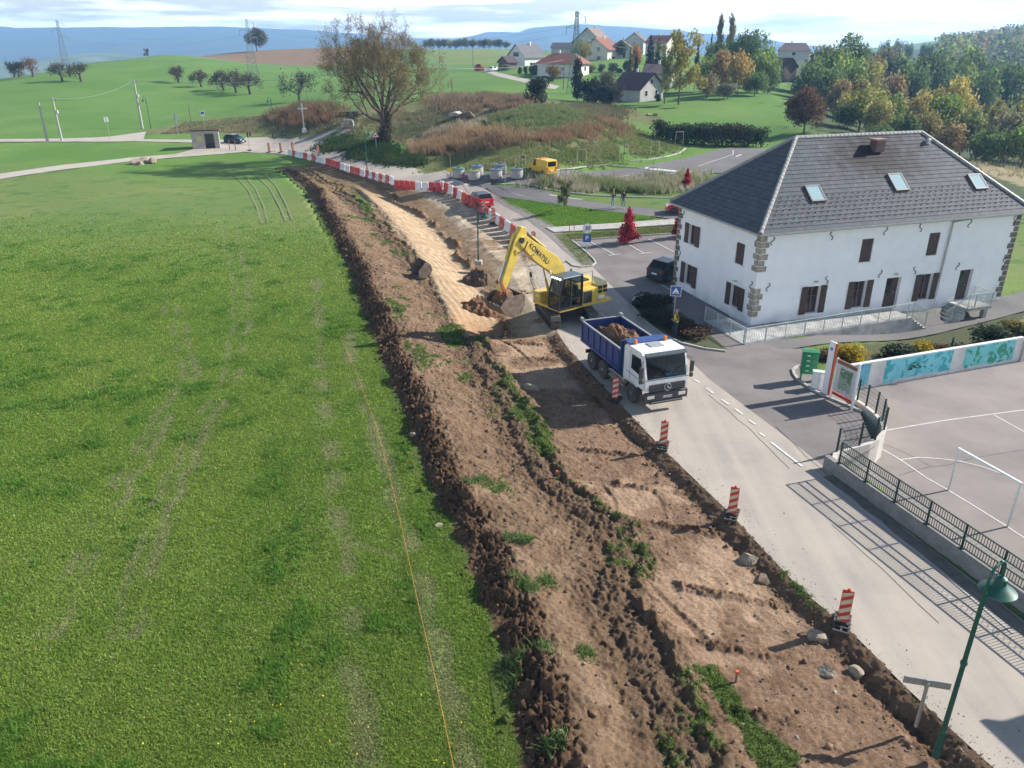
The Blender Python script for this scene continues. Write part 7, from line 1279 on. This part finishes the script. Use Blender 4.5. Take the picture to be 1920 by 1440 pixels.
def wire(label, a, b, sag, r=.03):
    a, b = Vector(a), Vector(b); s = MB(); s.tube([a.lerp(b, i / 14) - Vector((0, 0, sag * 4 * (i / 14) * (1 - i / 14))) for i in range(15)], r, 4); return tag(s.build('power_line', mat('wire', (.30, .33, .36), rough=.5)), label, 'cable', 'power lines between the pylons')
for i in range(3): wire('thin overhead line strung from the hamlet pylon towards the meadow pylon', pa[i], pb[i], 5, .022); wire('thin overhead line strung between the meadow pylon and the distant pylon', pb[i], pc[i], 4, .022)
for i in range(2): wire('thin overhead line running right from the hamlet pylon', pa[i], Vector(at(1480, 58 + i * 18, 330)), 5, .022)
M_POLE = mat('concrete_pole', (.40, .38, .35), rough=.9, scale=3); M_WPOLE = mat('wood_pole', (.19, .155, .12), rough=.9, scale=3)
def pole(label, px, py, top, r=.16, m=None, arms=True, Y=None, ptop=None, box=True):
    x, y, z = G(px, py) if Y is None else (*at(px, py, Y)[:2], float(Z(*at(px, py, Y)[:2]))); H = at(px, top, y)[2] - z; xt = at(ptop or px, top, y)[0] - x if ptop else 0
    o = thing('utility_pole', label, 'utility pole', (x, y, z)); s = MB(); s.tube([(0, 0, -.2), (xt, 0, H)], [r * 1.35, r * .8], 8); s.build('pole', m or M_POLE, o)
    if arms: s = MB(); s.bar((xt - .9, 0, H - .3), (xt + .9, 0, H - .3), .09); [s.lathe([(.05, 0), (.07, .1), (.04, .25)], 6, (xt + k, 0, H - .25)) for k in (-.8, 0, .8)]; s.build('crossarm', M_LATT, o)
    if box: s = MB(); s.box((xt * .7 + .28, -.05, H * .68), (.42, .3, .55)); s.build('transformer', mat('box_pale', (.5, .52, .5)), o); s = MB(); s.tube([(.14, -.1, 0), (.14, -.1, 2.4)], .06, 6); s.build('cable_guard', M_RAIL, o)
    return Vector((x + xt, y, z + H - .1))
p1_ = pole('bare leaning concrete pole at the left road edge', 89, 265, 192, .2, None, False, box=False); p2_ = pole('concrete pole with crossarm and switchgear at the left road edge', 116, 264, 183, .17); p3_ = pole('tall concrete pole with crossarm and white box at the road fork', 267, 241, 150, .22)
pole('thin wooden stay pole on the slope behind the bus shelter', 358, 227, 195, .09, M_WPOLE, False, box=False); pole('thin wooden pole beside the solitary fruit tree', 577, 194, 158, .08, M_WPOLE, False, box=False)
for lb, px, py, tp, Yp in (('thin far pole on the brown field skyline left of the great lime', 611, 91, 70, 520), ('thin far pole nearest the great lime on the skyline', 637, 90, 62, 520), ('thin pole in the field right of the great lime', 848, 176, 147, 190), ('thin pole in the light green field left of the hamlet', 887, 122, 92, 300), ('slim pole in front of the low villa', 1057, 148, 108, 215)): pole(lb, px, py, tp, .10, M_WPOLE, False, Y=Yp, box=False)
w_ = wire('telephone wire between the two road poles on the left', p2_, p3_, 1.2, .02); w_['group'] = 'telephone wires'; w_ = wire('pale telephone wire crossing the slope to the great lime', p3_, Vector(at(640, 137, 150)), 1.0, .035); w_['group'] = 'telephone wires'
w_ = wire('telephone wire crossing the field right of the great lime', Vector(at(800, 125, 150)), Vector(at(1057, 112, 215)), 1.0, .03); w_['group'] = 'telephone wires'
# ------------------------------------------------------------------ street lamps
def lamp(label, px, py, h, rz, z=None, reach=.62, sc=1.0, base=False):
    x, y, z_ = G(px, py); z_ = z if z is not None else z_; o = thing('street_lamp', label, 'street lamp', (x, y, z_), rz); s = MB(); s.tube([(0, 0, 0), (0, 0, .9), (0, 0, .95), (0, 0, h * .55), (0, 0, h - .45)], [.095, .085, .068, .058, .05], 10); s.lathe([(.075, h * .55 - .06), (.085, h * .55), (.075, h * .55 + .06)], 10); s.build('post', M_GREEN, o)
    s = MB(); pts = [(0, 0, h - .8)] + [(.5 * reach * (1 - math.cos(t)), 0, h - .15 + .5 * reach * math.sin(t)) for t in np.linspace(0, math.pi, 12)] + [(reach, 0, h - .32)]; s.tube(pts, .036, 8); s.tube([(.09, 0, h - 1.25), (.09, 0, h - .25)], .03, 6); s.build('arm', M_GREEN, o)
    hz_ = h - .32; s = MB(); s.lathe([(.04, hz_), (.13, hz_ - .06), (.14, hz_ - .22), (.20, hz_ - .28), (.42, hz_ - .42), (.43, hz_ - .45), (.40, hz_ - .44)], 20, (reach, 0, 0), cap=False); s.build('lamp_head', M_GREEN, o, smooth=True); s = MB(); s.lathe([(.05, hz_ - .55), (.2, hz_ - .5), (.26, hz_ - .43)], 14, (reach, 0, 0)); s.build('lens', M_LAMPW, o)
    if base: s = MB(); s.box((0, 0, .12), (.6, .6, .35)); s.build('footing', M_CONC, o)
    return o
x, y, z = gz(1755, 1416)[0], gz(1755, 1416)[1], 0
lamp('nearest dark green street lamp with bell shade at the road edge', 1755, 1416, 5.75, R(35), z=-.05, reach=.75)
lamp('dark green street lamp on a clod of soil left standing in the excavation', 897, 492, 4.7, R(-5), z=-.15, reach=.62, base=True); lamp('green street lamp behind the red and white barriers below the lime mound', 689, 327, 6.0, R(-5)); lamp('green street lamp on the verge before the brown thicket', 515, 248, 6.3, R(180)); lamp('green street lamp beside the tall pole at the road fork', 283, 241, 6.2, R(180))
# ------------------------------------------------------------------ barriers and beacons
M_PRED = mat('plastic_red', (.48, .035, .03), rough=.45, objvar=.12, var=.12); M_PWHT = mat('plastic_white', (.72, .72, .71), rough=.45, objvar=.08, var=.12)
def barrier_proto(m):
    o = thing('water_barrier', 'x', 'barrier', (0, 0, 0), 0, 'red and white water-filled barriers'); s = MB(); s.prism([(-.22, 0), (.22, 0), (.22, .16), (.12, .30), (.10, .86), (-.10, .86), (-.12, .30), (-.22, .16)], -.49, .49, 'YZ'); b = s.build('body', m, o, bevel=.03)
    s = MB(); s.lathe([(.05, .86), (.05, .90)], 8, (-.25, 0, 0)); s.lathe([(.05, .86), (.05, .90)], 8, (.25, 0, 0)); [s.box((k, .115, .55), (.10, .012, .42)) for k in (-.3, 0, .3)]; s.build('caps', m, b); return o
BP = {'r': barrier_proto(M_PRED), 'w': barrier_proto(M_PWHT)}
def lab(c, i, n, part): return f"{'red' if c == 'r' else 'white'} plastic road barrier {part}"
seq1, line1 = 'wrwwrwrwwrrrwwrrwrwrwrwrw', [(545, 292), (590, 303), (640, 318), (690, 333), (735, 346)]
seq2, line2 = 'rrrrwwrr', [(745, 354), (782, 357), (822, 359)]; seq3, line3 = 'wrwrwrrrr', [(829, 356), (850, 366), (872, 379), (893, 391)]; seq4, line4 = 'rrwwrwrwr', [(903, 398), (930, 418), (958, 438), (985, 458)]
SEG = ['in the long curving row before the lime mound', 'in the straight row across the excavation', 'in the row beside the red car', 'in the row casting shadows behind the excavator']
used = set()
for sg_, (sq, ln) in enumerate(((seq1, line1), (seq2, line2), (seq3, line3), (seq4, line4))):
    P = np.array([G(*p) for p in ln]); P = resample(P, len(sq)); d = np.gradient(P, axis=0); L_ = np.linalg.norm(np.diff(P, axis=0), axis=1).mean()
    for i, ch in enumerate(sq):
        zz = float(Z(P[i, 0], P[i, 1])) + .03; lb_ = lab(ch, i, len(sq), SEG[sg_]); sc_ = (min(1.5, L_ * .88), 1.1, 1.15)
        dup(BP[ch], (P[i, 0], P[i, 1], zz), math.atan2(d[i, 1], d[i, 0]) + random.uniform(-.06, .06), lb_, f'{"red" if ch == "r" else "white"} barriers {SEG[sg_]}', sc_)
for k in BP.values():
    for c in list(k.children):
        for q in list(c.children): bpy.data.objects.remove(q)
        bpy.data.objects.remove(c)
    bpy.data.objects.remove(k)
M_BRED = mat('reflective_red', (.55, .05, .03), rough=.5); M_BCRM = mat('reflective_cream', (.62, .52, .38), rough=.5)
def beacon(label, px, py, sc=1.0, rz=R(70), z=.03, base=True):
    x, y, zz = G(px, py); o = thing('beacon', label, 'traffic beacon', (x, y, zz + z), rz); h, w_ = 1.02, .30; o.scale = (sc,) * 3
    s = MB(); s.box((0, 0, .12 + h / 2), (.05, w_, h), bev=.01); s.box((0, 0, .1 + h + .04), (.05, .08, .08)); pn = s.build('panel', M_BRED, o)
    for sx in (-1, 1):
        s = MB()
        for k in range(4):
            z0 = .12 + .02 + k * .27 - .06; a = [(-w_ / 2 + .012, z0), (w_ / 2 - .012, z0 + .17), (w_ / 2 - .012, z0 + .31), (-w_ / 2 + .012, z0 + .14)]; a = [(p[0] * sx, min(max(p[1], .13), .12 + h - .01)) for p in a]; s.prism(a, sx * .0255, sx * .0275, 'YZ')
        s.build('stripes', M_BCRM, pn)
    if base:
        s = MB(); s.box((0, 0, .05), (.16, .30, .10))
        for k in range(5): s.box((-.40 + k * .2, 0, .04), (.05, .42, .08))
        for k in (-.19, 0, .19): s.box((0, k, .035), (.84, .05, .06))
        s.build('rubber_foot', M_RUB, o)
    return o
beacon('striped beacon leaning at the road edge nearest the camera', 1578, 1172, 1.16, R(64)); beacon('striped beacon on a slotted foot below the football goal', 1372, 968, 1.12, R(66)); beacon('striped beacon on the road edge just below the truck', 1243, 838, 1.12, R(74)); beacon('striped beacon right beside the front wheel of the truck', 1153, 752, 1.12, R(60))
for lb, px, py, sc in (('far red striped beacon leftmost by the yellow-footed signal', 505, 286, 1.35), ('far red striped beacon right of the yellow-footed signal', 527, 286, 1.35), ('far red striped beacon at the head of the barrier row', 549, 285, 1.4), ('far striped beacon standing alone in the road before the barriers', 597, 292, 1.35), ('striped beacon among barriers behind the excavation lamp', 925, 420, 1.4), ('striped beacon behind the excavator boom', 1000, 466, 1.3), ('striped beacon behind the lamp head in the excavation', 907, 402, 1.3)): beacon(lb, px, py, sc, R(75))
# ------------------------------------------------------------------ waste containers, signs, shelter, cross
for i, (px, py, lidc, lb) in enumerate(((860, 333, (.05, .16, .12), 'grey cylindrical waste container with green lid nearest the yellow notice'), (889, 337, (.20, .22, .08), 'grey cylindrical waste container with olive lid in the front row'), (895, 328, (.06, .14, .22), 'grey cylindrical waste container with blue lid behind the olive-lidded one'), (930, 335, (.10, .13, .17), 'grey cylindrical waste container in the front row left of the last one'), (938, 326, (.10, .14, .19), 'grey cylindrical waste container with slate lid at the back right'), (969, 334, (.09, .12, .14), 'rightmost grey cylindrical waste container beside the yellow van'))):
    x, y, z = G(px, py); o = thing('waste_container', lb, 'waste container', (x, y, z + .03), R(200), 'waste containers by the car park'); s = MB(); s.lathe([(.92, 0), (.96, .1), (.96, 1.15), (.92, 1.25)], 24); s.build('drum', mat('drum_concrete', (.33, .33, .32), rough=.85, scale=3), o, smooth=True); s = MB(); s.lathe([(1.0, 1.25), (1.0, 1.36), (.7, 1.48), (.1, 1.52)], 24); l_ = s.build('lid', mat('lid_%d' % i, lidc, rough=.4), o, smooth=True); s = MB(); s.box((0, 0, 1.58), (.5, .12, .1)); s.build('handle', M_DKG, l_); s = MB(); s.box((.97, 0, .8), (.02, .36, .36)); s.build('label', M_WHITE, o); o.scale = (.77, .77, .77)
def post_sign(label, px, py, h, rz, build, name='sign', r=.035, m=None, group=None):
    x, y, z = G(px, py); o = thing(name, label, 'road sign', (x, y, z), rz, group); s = MB(); s.tube([(0, 0, 0), (0, 0, h)], r, 8); s.build('post', m or M_ZINC, o); build(o, h); return o
M_SBLUE = mat('sign_blue', (.02, .10, .33), rough=.4); M_SYEL = mat('sign_yellow', (.80, .58, .02), rough=.5)
fx = .05
def plate(o, name, y0, z0, w_, h_, m, x=fx, th=.02, parent=None): s = MB(); s.box((x, y0, z0), (th, w_, h_), bev=.004); return s.build(name, m, parent or o)
def disc(o, name, z0, r, m, x=fx, th=.02): s = MB(); s.lathe([(r, x - th / 2), (r, x + th / 2)], 28, (0, 0, z0), 'X'); return s.build(name, m, o)
def tri(o, name, z0, r, m, x, th=.02): s = MB(); s.prism([(r * math.sin(t), z0 + r * math.cos(t)) for t in (0, 2.0944, 4.18879)], x - th / 2, x + th / 2, 'YZ'); return s.build(name, m, o)
FC = lambda px: math.atan2(-math.cos(math.atan((px - 960) / 1595)), -math.sin(math.atan((px - 960) / 1595)))     # heading that faces back down the road
def sg30(o, h):
    disc(o, 'disc', h - .38, .40, M_WHITE); text('number', '30', .46, M_BLK, o, (fx + .012, 0, h - .38), (R(90), 0, R(90))); s = MB(); s.bar((fx + .014, -.27, h - .66), (fx + .014, .27, h - .10), .012, .09, up=(1, 0, 0)); s.build('slash', M_BLK, o)
    pt = plate(o, 'parking_plate', 0, h - 1.2, .68, .68, M_SBLUE); text('letter', 'P', .52, M_WHITE, pt, (fx + .012, 0, h - 1.2), (R(90), 0, R(90))); plate(o, 'sub_plate', 0, h - 1.68, .6, .2, M_WHITE)
post_sign('end of 30 zone sign above a blue parking sign on the grass tip', 1099, 488, 3.1, FC(1099), sg30)
def sgbump(o, h):
    plate(o, 'rim', 0, h - .4, .68, .68, M_WHITE, fx); p_ = plate(o, 'panel', 0, h - .4, .61, .61, M_SBLUE, fx + .012); tri(o, 'triangle', h - .44, .27, M_WHITE, fx + .026, .006); s = MB(); s.prism([(-.14, h - .55), (.14, h - .55), (.06, h - .49), (-.06, h - .49)], fx + .030, fx + .034, 'YZ'); s.build('hump_symbol', M_BLK, o)
post_sign('blue square speed hump sign on the planted bed', 1261, 618, 3.0, FC(1261), sgbump)
def sgwarn(o, h): tri(o, 'border', h - .45, .62, M_RED, fx); tri(o, 'panel', h - .45, .47, M_WHITE, fx + .012); s = MB(); s.box((fx + .026, 0, h - .5), (.006, .32, .16)); s.box((fx + .026, .03, h - .38), (.006, .12, .1)); s.build('symbol', M_BLK, o)
post_sign('triangular red-edged warning sign below the great lime', 706, 281, 2.6, FC(706), sgwarn)
def sgbus(o, h): plate(o, 'panel', 0, h - .45, .8, 1.0, M_WHITE); plate(o, 'bus_symbol', 0, h - .3, .62, .42, M_SBLUE, fx + .014)
post_sign('white and blue bus stop sign behind the shelter', 384, 241, 3.4, FC(384), sgbus)
def sgtriback(o, h): tri(o, 'panel', h - .75, .85, M_LATT, fx); s = MB(); s.box((fx, 0, h - 2.1), (.02, .8, .3)); s.build('sub_plate', M_LATT, o)
post_sign('grey back of a triangular sign beside the bus shelter', 336, 260, 4.6, R(120), sgtriback)
post_sign('back of a small pale sign at the left field edge', 207, 263, 4.2, R(150), lambda o, h: plate(o, 'panel', 0, h - .5, .9, .9, M_LATT))
def sgdir(o, h): s = MB(); s.box((.06, 0, h - .05), (.05, 1.15, .22), bev=.01); s.build('panel', M_ZINC, o); s = MB(); s.box((.02, 0, h - .05), (.04, .1, .26)); s.build('clamp', M_LATT, o)
post_sign('back of a grey direction sign by the nearest lamp', 1717, 1362, 1.55, R(76), sgdir, r=.05)
def sgyel(o, h): s = MB(); s.box((.03, 0, .95), (.03, .75, .42)); s.build('panel', M_SYEL, o)
post_sign('thin wooden post with a small yellow notice beside the waste containers', 845, 334, 2.9, FC(845), sgyel, 'notice_post', .04, M_WPOLE)
post_sign('slim pale post in the lawn corner behind the red car', 947, 365, 4.0, 0, lambda o, h: plate(o, 'cap', 0, h, .1, .06, M_ZINC), 'marker_post', .03, M_ZINC)
for lb, px, py, hh in (('temporary traffic light with two heads beside the dark teal car', 468, 283, 3.1), ('temporary traffic light on a yellow foot behind the barriers', 515, 284, 3.0)):
    def tl(o, h): s = MB(); s.box((.05, 0, h - .35), (.22, .26, .8), bev=.03); hd = s.build('signal_head', M_BLK, o); [MB().lathe([(.08, .165), (.07, .18)], 10, (0, 0, h - .58 + k * .23), 'X').build('lens', mat('signal_lens', (.05, .05, .04), rough=.2), hd) for k in range(3)]; s = MB(); s.box((0, 0, .1), (.6, .6, .2)); s.build('foot', M_SYEL if 'yellow' in o['label'] else M_BLK, o)
    x, y, z = G(px, py); o = thing('traffic_light', lb, 'traffic light', (x, y, z), FC(px)); s = MB(); s.tube([(0, 0, 0), (0, 0, hh)], .045, 8); s.build('post', M_ZINC, o); tl(o, hh)
    if 'two' in lb: s = MB(); s.box((.05, .45, hh - .35), (.22, .26, .6), bev=.03); s.build('signal_head', M_BLK, o)
for lb, px, py in (('short dark stake left of the small car', 431, 281), ('short dark stake right in front of the small car', 442, 282)): x, y, z = G(px, py); o = thing('stake', lb, 'stake', (x, y, z)); s = MB(); s.box((0, 0, .75), (.12, .08, 1.5)); s.build('post', M_WPOLE, o); s = MB(); s.box((0, 0, 1.5), (.14, .1, .25)); s.build('band', M_RED, o)
# bus shelter
x, y, z = G(388, 279); sh = thing('bus_shelter', 'small concrete block bus shelter with sloping roof at the junction', 'bus shelter', (x, y, z), R(18)); M_BLK2 = mat('block_wall', (.40, .37, .33), var=.15, rough=.95, scale=2); s = MB(); wI, dI = 4.2, 3.0
s.box((-wI / 2, dI / 2, 1.15), (.2, dI, 2.3)); s.box((wI / 2, dI / 2, 1.15), (.2, dI, 2.3)); s.box((0, dI, 1.1), (wI, .2, 2.2)); s.box((-1.1, 0, 1.25), (2.0, .2, 2.5)); s.box((1.75, 0, 1.25), (.7, .2, 2.5)); s.box((.65, 0, 2.35), (1.5, .18, .3)); s.build('wall', M_BLK2, sh); s = MB(); s.add([(-2.5, -.5, 2.75), (2.5, -.5, 2.75), (2.5, 3.3, 2.3), (-2.5, 3.3, 2.3), (-2.5, -.5, 2.9), (2.5, -.5, 2.9), (2.5, 3.3, 2.45), (-2.5, 3.3, 2.45)], [(3, 2, 1, 0), (4, 5, 6, 7), (0, 1, 5, 4), (1, 2, 6, 5), (2, 3, 7, 6), (3, 0, 4, 7)]); s.build('roof', mat('shelter_roof', (.30, .20, .16), rough=.9), sh); s = MB(); s.box((-.95, -.12, 1.5), (.8, .03, .75)); s.build('notice', mat('notice_yellow', (.55, .48, .18)), sh); s = MB(); s.box((.5, 2.3, .45), (2.4, .4, .08)); s.build('bench', M_WPOLE, sh); sh.scale = (1.02, 1.02, 1.15)
x, y, z = G(571, 249); cr_ = thing('wayside_cross', 'white stone wayside cross on a small plinth on the verge', 'cross', (x, y, z), R(15)); M_XST = mat('cross_stone', (.62, .61, .58), rough=.8); s = MB(); s.box((0, 0, .25), (.9, .9, .5)); s.box((0, 0, .65), (.6, .6, .35)); s.build('plinth', M_XST, cr_); s = MB(); s.box((0, 0, 2.9), (.24, .2, 4.4)); s.build('shaft', M_XST, cr_); s = MB(); s.box((-.48, 0, 4.25), (.72, .19, .22)); s.box((.48, 0, 4.25), (.72, .19, .22)); s.build('crossbar', M_XST, cr_)
# ------------------------------------------------------------------ rocks, spare bucket, stakes, guards
def rock(label, x, y, z, r, m, seed, flat=.75, name='rock', group=None):
    bm = bmesh.new(); bmesh.ops.create_icosphere(bm, subdivisions=3, radius=1); g = np.random.default_rng(seed); ax = g.normal(size=(16, 3)); ax /= np.linalg.norm(ax, axis=1)[:, None]; of = g.uniform(.42, .82, 16)
    for v in bm.verts:
        p = np.array(v.co)
        for a_, o_ in zip(ax, of): t = p @ a_ - o_; p = p - a_ * max(t, 0)
        p = p * (1.15 + .025 * float(g.normal())); v.co = p * r * np.array([1.15, .95, flat])
    me = bpy.data.meshes.new(name); bm.to_mesh(me); bm.free(); o = linkme(name, me, m); o.location = (x, y, z + r * flat * .42); o.rotation_euler = (0, 0, g.uniform(0, 6)); return tag(o, label, 'rock', group)
M_ROCK = mat('limestone', (.33, .28, .215), col2=(.17, .135, .098), scale=2.5, rough=.95, bump=.8, detail=8); M_MUDR = mat('muddy_rock', (.16, .115, .08), col2=(.10, .07, .045), scale=2.5, rough=.95, bump=.8, detail=8)
for lb, px, py, r in (('pale angular rock lying near the beacon closest to the camera', 1556, 1250, .34), ('pale boulder at the earth bank below the nearest beacon', 1530, 1185, .38), ('dark wet rock beside the pale rock at the bank', 1606, 1250, .32), ('dark rock half buried in the bank opposite the railing', 1432, 1075, .42), ('grey rock in the bank hollow below the middle beacon', 1405, 1040, .45), ('small rock at the bank beside the middle beacon', 1330, 978, .24), ('rounded grey rock lying on the cleared soil before the truck', 999, 722, .50), ('small pale rock at the left foot of the windrow', 777, 818, .26), ('small rock at the windrow foot below the pale one', 822, 985, .2)):
    x, y = gz(px, py, .0); zz = WH(x, y); rock(lb, x, y, zz - r * .16, r * .85, M_ROCK if 'pale' in lb or 'grey' in lb else M_MUDR, int(px))
for lb, px, py, r in (('left boulder of the pale heap beside the lane', 256, 308, 1.05), ('largest tilted boulder in the middle of the pale heap beside the lane', 273, 306, 1.2), ('right boulder of the pale heap beside the lane', 287, 306, .85), ('low boulder at the front of the pale heap beside the lane', 265, 309, .7)): x, y, z = G(px, py); rock(lb, x, y, z - .1, r, M_ROCK, int(px) + 5)
x, y, z = G(1216, 217); 
for k, lb in enumerate(('white rock on the meadow left of its grey neighbour', 'grey rock on the meadow below the purple-roofed house')): rock(lb, x + k * 1.3, y, z - .1, .6, M_ROCK, 50 + k)
x, y, z = G(857, 219); rock('pale rubble boulder in the middle of the mound', x, y, z, 1.5, mat('chalk', (.5, .49, .46), rough=.95), 71, .5); x, y, z = G(880, 222); rock('dark rubble mass beside the pale boulder on the mound', x, y, z, 1.6, M_MUDR, 72, .5)
x, y = gz(790, 515, .1); zz = WH(x, y); sb_ = bucket(None, 'spare_bucket', (0, 0, .62), 1.5, mat('old_bucket', (.20, .155, .12), rough=.75, var=.3, scale=3), R(-30), .85); sb_.location = (x, y, zz + .1); sb_.rotation_euler = (0, 0, R(-150)); tag(sb_, 'worn steel digger bucket lying on the windrow edge above the cut', 'bucket')
h_ = heap('soil_stump', (0, 0, 0), 1.5, 1.2, 1.15, mat('dark_clod', (.13, .088, .06), col2=(.08, .055, .038), scale=3, rough=1, bump=1), None, 12, 50, .35, .16); x, y, z = G(897, 512); h_.location = (x, y, -.95); tag(h_, 'dark clod of earth left standing round the lamp in the excavation', 'soil')
h_ = heap('soil_heap', (0, 0, 0), 2.0, 1.5, .9, M_DIRT, None, 15, 60, .1, .2); x, y = gz(902, 575, -.5); h_.location = (x, y, -.75); tag(h_, 'loose heap of red-brown soil below the excavator bucket', 'soil')
for i, (px, py) in enumerate(((1381, 1268), (1044, 893), (848, 608), (1040, 890))[:3]):
    x, y = gz(px, py, .0); o = thing('marker_stake', ('orange-topped marker peg in the grass strip nearest the camera', 'orange-topped marker peg on the grassy ridge below the truck', 'orange-topped marker peg beside the dark grass patch left of the excavator')[i], 'stake', (x, y, WH(x, y) - .05)); s = MB(); s.box((0, 0, .2), (.05, .05, .4)); s.build('peg', M_WPOLE, o); s = MB(); s.box((0, 0, .44), (.09, .09, .12)); s.build('cap', mat('stake_orange', (.75, .12, .03)), o)
for i, (px, py) in enumerate(((976, 322), (1090, 309), (1169, 300), (1227, 292), (1273, 272), (1060, 350), (1222, 345))):
    x, y, z = G(px, py); o = thing('tree_guard', ('wooden tree guard behind the waste containers', 'wooden tree guard on the bank right of the yellow van', 'wooden tree guard in the middle of the grassy bank', 'wooden tree guard at the bank end near the white kerb', 'wooden tree guard under the dark hedge', 'wooden tree guard at the left end of the ornamental grass', 'wooden tree guard in the middle of the ornamental grass')[i], 'tree guard', (x, y, z), R(10))
    for sx in (-.6, .6): s = MB(); s.tube([(sx, 0, 0), (sx, 0, 2.0)], .05, 6); s.build('stake', mat('pale_timber', (.42, .35, .24), rough=.9), o)
    s = MB(); s.bar((-.65, 0, 1.95), (.65, 0, 1.95), .07, .12); s.build('rail', mat('pale_timber', (.42, .35, .24)), o); s = MB(); s.tube([(0, 0, 0), (.05, 0, 1.5), (0, .05, 3.0)], [.035, .025, .008], 5); [s.tube([(0, 0, 1.6 + .2 * k), (.35 * math.cos(k * 2.3), .35 * math.sin(k * 2.3), 2.2 + .2 * k)], [.012, .004], 4) for k in range(6)]; s.build('sapling', M_BARKD, o)
P = [G(*p) for p in [(635, 625), (668, 700), (705, 800), (732, 900), (755, 1000), (785, 1140), (815, 1270), (850, 1440), (870, 1530)]]; s = MB(); s.tube([(p[0], p[1], p[2] + .12 + .01 * math.sin(i * 3)) for i, p in enumerate(P)], .0065, 4); tag(s.build('string_line', mat('orange_string', (.62, .27, .06))), 'thin orange string line stretched over the grass beside the windrow', 'string')
for lb, lx, ly, h in (('thin dark fence post among the shrubs above the painted wall', 9.3, -7.2, 1.5), ('thin dark fence post at the right end of the painted wall', 15.3, -6.6, 1.6)): x, y = bw(lx, ly); o = tag(MB().box((0, 0, h / 2), (.08, .08, h)).build('fence_post', M_DKGRN), lb, 'post'); o.location = (x, y, -.8)
# pallets beside the great lime
x, y, z = G(655, 226); o = thing('trailer', 'dark farm trailer half hidden behind the great lime', 'trailer', (x, y, z), R(10)); s = MB(); s.box((0, 0, 1.1), (3.4, 1.6, 1.0)); s.build('box', M_BLK, o); s = MB(); s.lathe([(.4, -.1), (.4, .1)], 14, (.6, -.85, .4), 'Y'); s.build('wheel', M_RUB, o)
x, y, z = G(652, 238); o = tag(MB().box((0, 0, .4), (2.2, 1.0, .8)).box((.2, .1, 1.0), (1.6, .9, .38)).build('block_stack', mat('pale_block', (.40, .42, .44))), 'pale stack of building blocks by the gravel track', 'blocks'); o.location = (x, y, z)
# cone and hoops
for lb, px, py in (('red hoop bollard on the gravel beside the pale footway', 1072, 434), ('red hoop at the foot of the waste containers', 869, 341)): x, y, z = G(px, py); o = tag(MB().tube([(-.22, 0, 0), (-.22, 0, .6), (-.12, 0, .8), (.12, 0, .8), (.22, 0, .6), (.22, 0, 0)], .035, 6).build('hoop', M_RED), lb, 'bollard'); o.location = (x, y, z)

# the house beside the court, just out of the picture, whose shadow falls across the road
house('long school building beside the court at the road', 0, 0, None, 164, 16, 8, 3.6, 5.6, M_HW, M_RR, [('R', 0, 1, 1.4, 1.4)], chim=False) if False else None
o = house('low gabled school house beside the sports court near the camera', 1755, 1416, None, 164, 15, 8.4, 5.3, 7.7, M_HW, M_RR, [('L', 0, 1, 1.4, 1.4)], chim=False); o.location = (26.4, 11.6, -.6)
